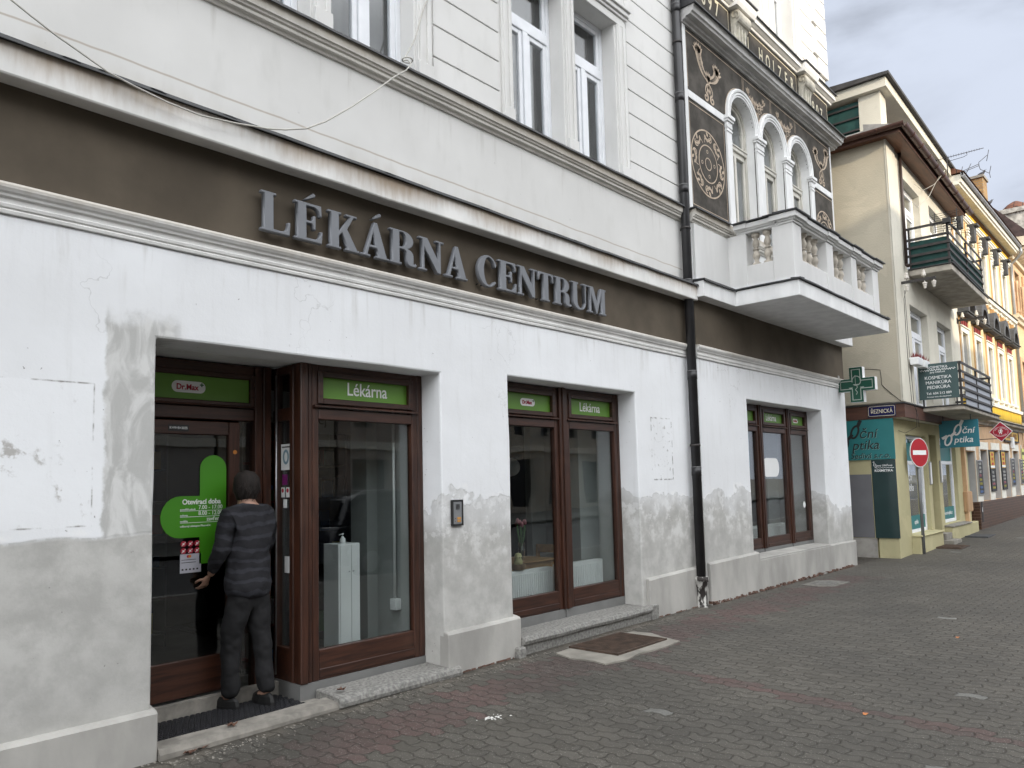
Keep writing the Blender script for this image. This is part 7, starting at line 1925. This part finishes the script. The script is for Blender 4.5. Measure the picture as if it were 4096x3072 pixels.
far_house(7.3, 13.0, 11.1, (.46, .44, .42), 'narrow pale house across the street opposite the cream house')
far_house(13.2, 17.5, 9.2, (.40, .36, .30), 'narrow tan house across the street right of the narrow pale one')
far_house(17.7, 27.0, 7.6, (.40, .34, .30), 'low brownish house across the street opposite the yellow house')
far_house(27.2, 44.0, 6.4, (.45, .43, .38), 'lowest house across the street at the far end')

# ------------------------------------------------------------------ car parked at the kerb (mirrored in the shop glass)
MC = T(10.4, -7.25, gz(10.4)-.11)
t = thing('parked_car', 'dark parked car at the kerb behind the camera, mirrored in the shop glass', 'car', MC)
M_CARP = pm('dark blue black car paint', (.012, .014, .02), .18, .1, 3); M_CARG = pm('dark car glass', (.015, .017, .02), .04)
def loft(b, secs):
    i = len(b.v); m = len(secs[0])
    for s in secs: b.v += [Vector(p) for p in s]
    for k in range(len(secs)-1):
        for j in range(m): b.f.append((i+k*m+j, i+k*m+(j+1) % m, i+(k+1)*m+(j+1) % m, i+(k+1)*m+j)); b.sm.append(True)
    b.f.append(tuple(range(i, i+m))); b.sm.append(False); b.f.append(tuple(range(i+(len(secs)-1)*m, i+len(secs)*m))); b.sm.append(False)
low = [(-2.2, .45), (-2.25, .75), (-2.15, 1.0), (-1.2, 1.06), (1.0, 1.04), (2.0, .92), (2.22, .72), (2.22, .42), (1.9, .3), (-1.9, .3)]
top = [(-2.05, 1.03), (-1.75, 1.50), (-1.45, 1.63), (-.2, 1.66), (.35, 1.60), (1.05, 1.06)]
b = B(MC); loft(b, [[(x*.97, y*.98, z) for x, z in low] if abs(y) > .85 else [(x, y, z) for x, z in low] for y in (-.9, -.78, 0, .78, .9)])
loft(b, [[(x*k, y*(1 if z < 1.2 else .80), z) for x, z in top] for y, k in ((-.84, .98), (-.6, 1), (.6, 1), (.84, .98))]); body = b.build('body', M_CARP, t, bevel=.02)
b = B(MC)
for s in (-1, 1):
    for q in ([(-1.75, 1.12), (-1.5, 1.50), (-.75, 1.56), (-.75, 1.12)], [(-.68, 1.12), (-.68, 1.56), (.25, 1.53), (.78, 1.12)]): b.q([(x, s*(.855 - (z-1.06)*.30), z) for x, z in q])
b.q([(1.0, -.62, 1.11), (1.0, .62, 1.11), (.42, .52, 1.575), (.42, -.52, 1.575)]); b.q([(-2.04, -.6, 1.12), (-2.04, .6, 1.12), (-1.78, .52, 1.5), (-1.78, -.52, 1.5)]); b.build('car_window', M_CARG, t)
b = B(MC)
for s in (-1, 1): b.tube([(-1.5, s*.62, 1.63), (-1.3, s*.62, 1.69), (.1, s*.62, 1.69), (.3, s*.62, 1.62)], .014, 6)
b.build('roof_rail', M_STEEL, t)
for x in (-1.38, 1.38):
    for s in (-1, 1):
        b = B(MC); b.tube([(x, s*.66, .33), (x, s*.90, .33)], .33, 20); w_ = b.build('wheel', M_BLACK, t, bevel=.03); b = B(MC); b.tube([(x, s*.88, .33), (x, s*.912, .33)], .21, 14); b.build('rim', M_STEEL, w_)
for s in (-1, 1):
    b = B(MC); b.box(2.1, 2.24, s*.55-.16, s*.55+.16, .68, .82); b.build('headlight', M_WPL, t, bevel=.03)
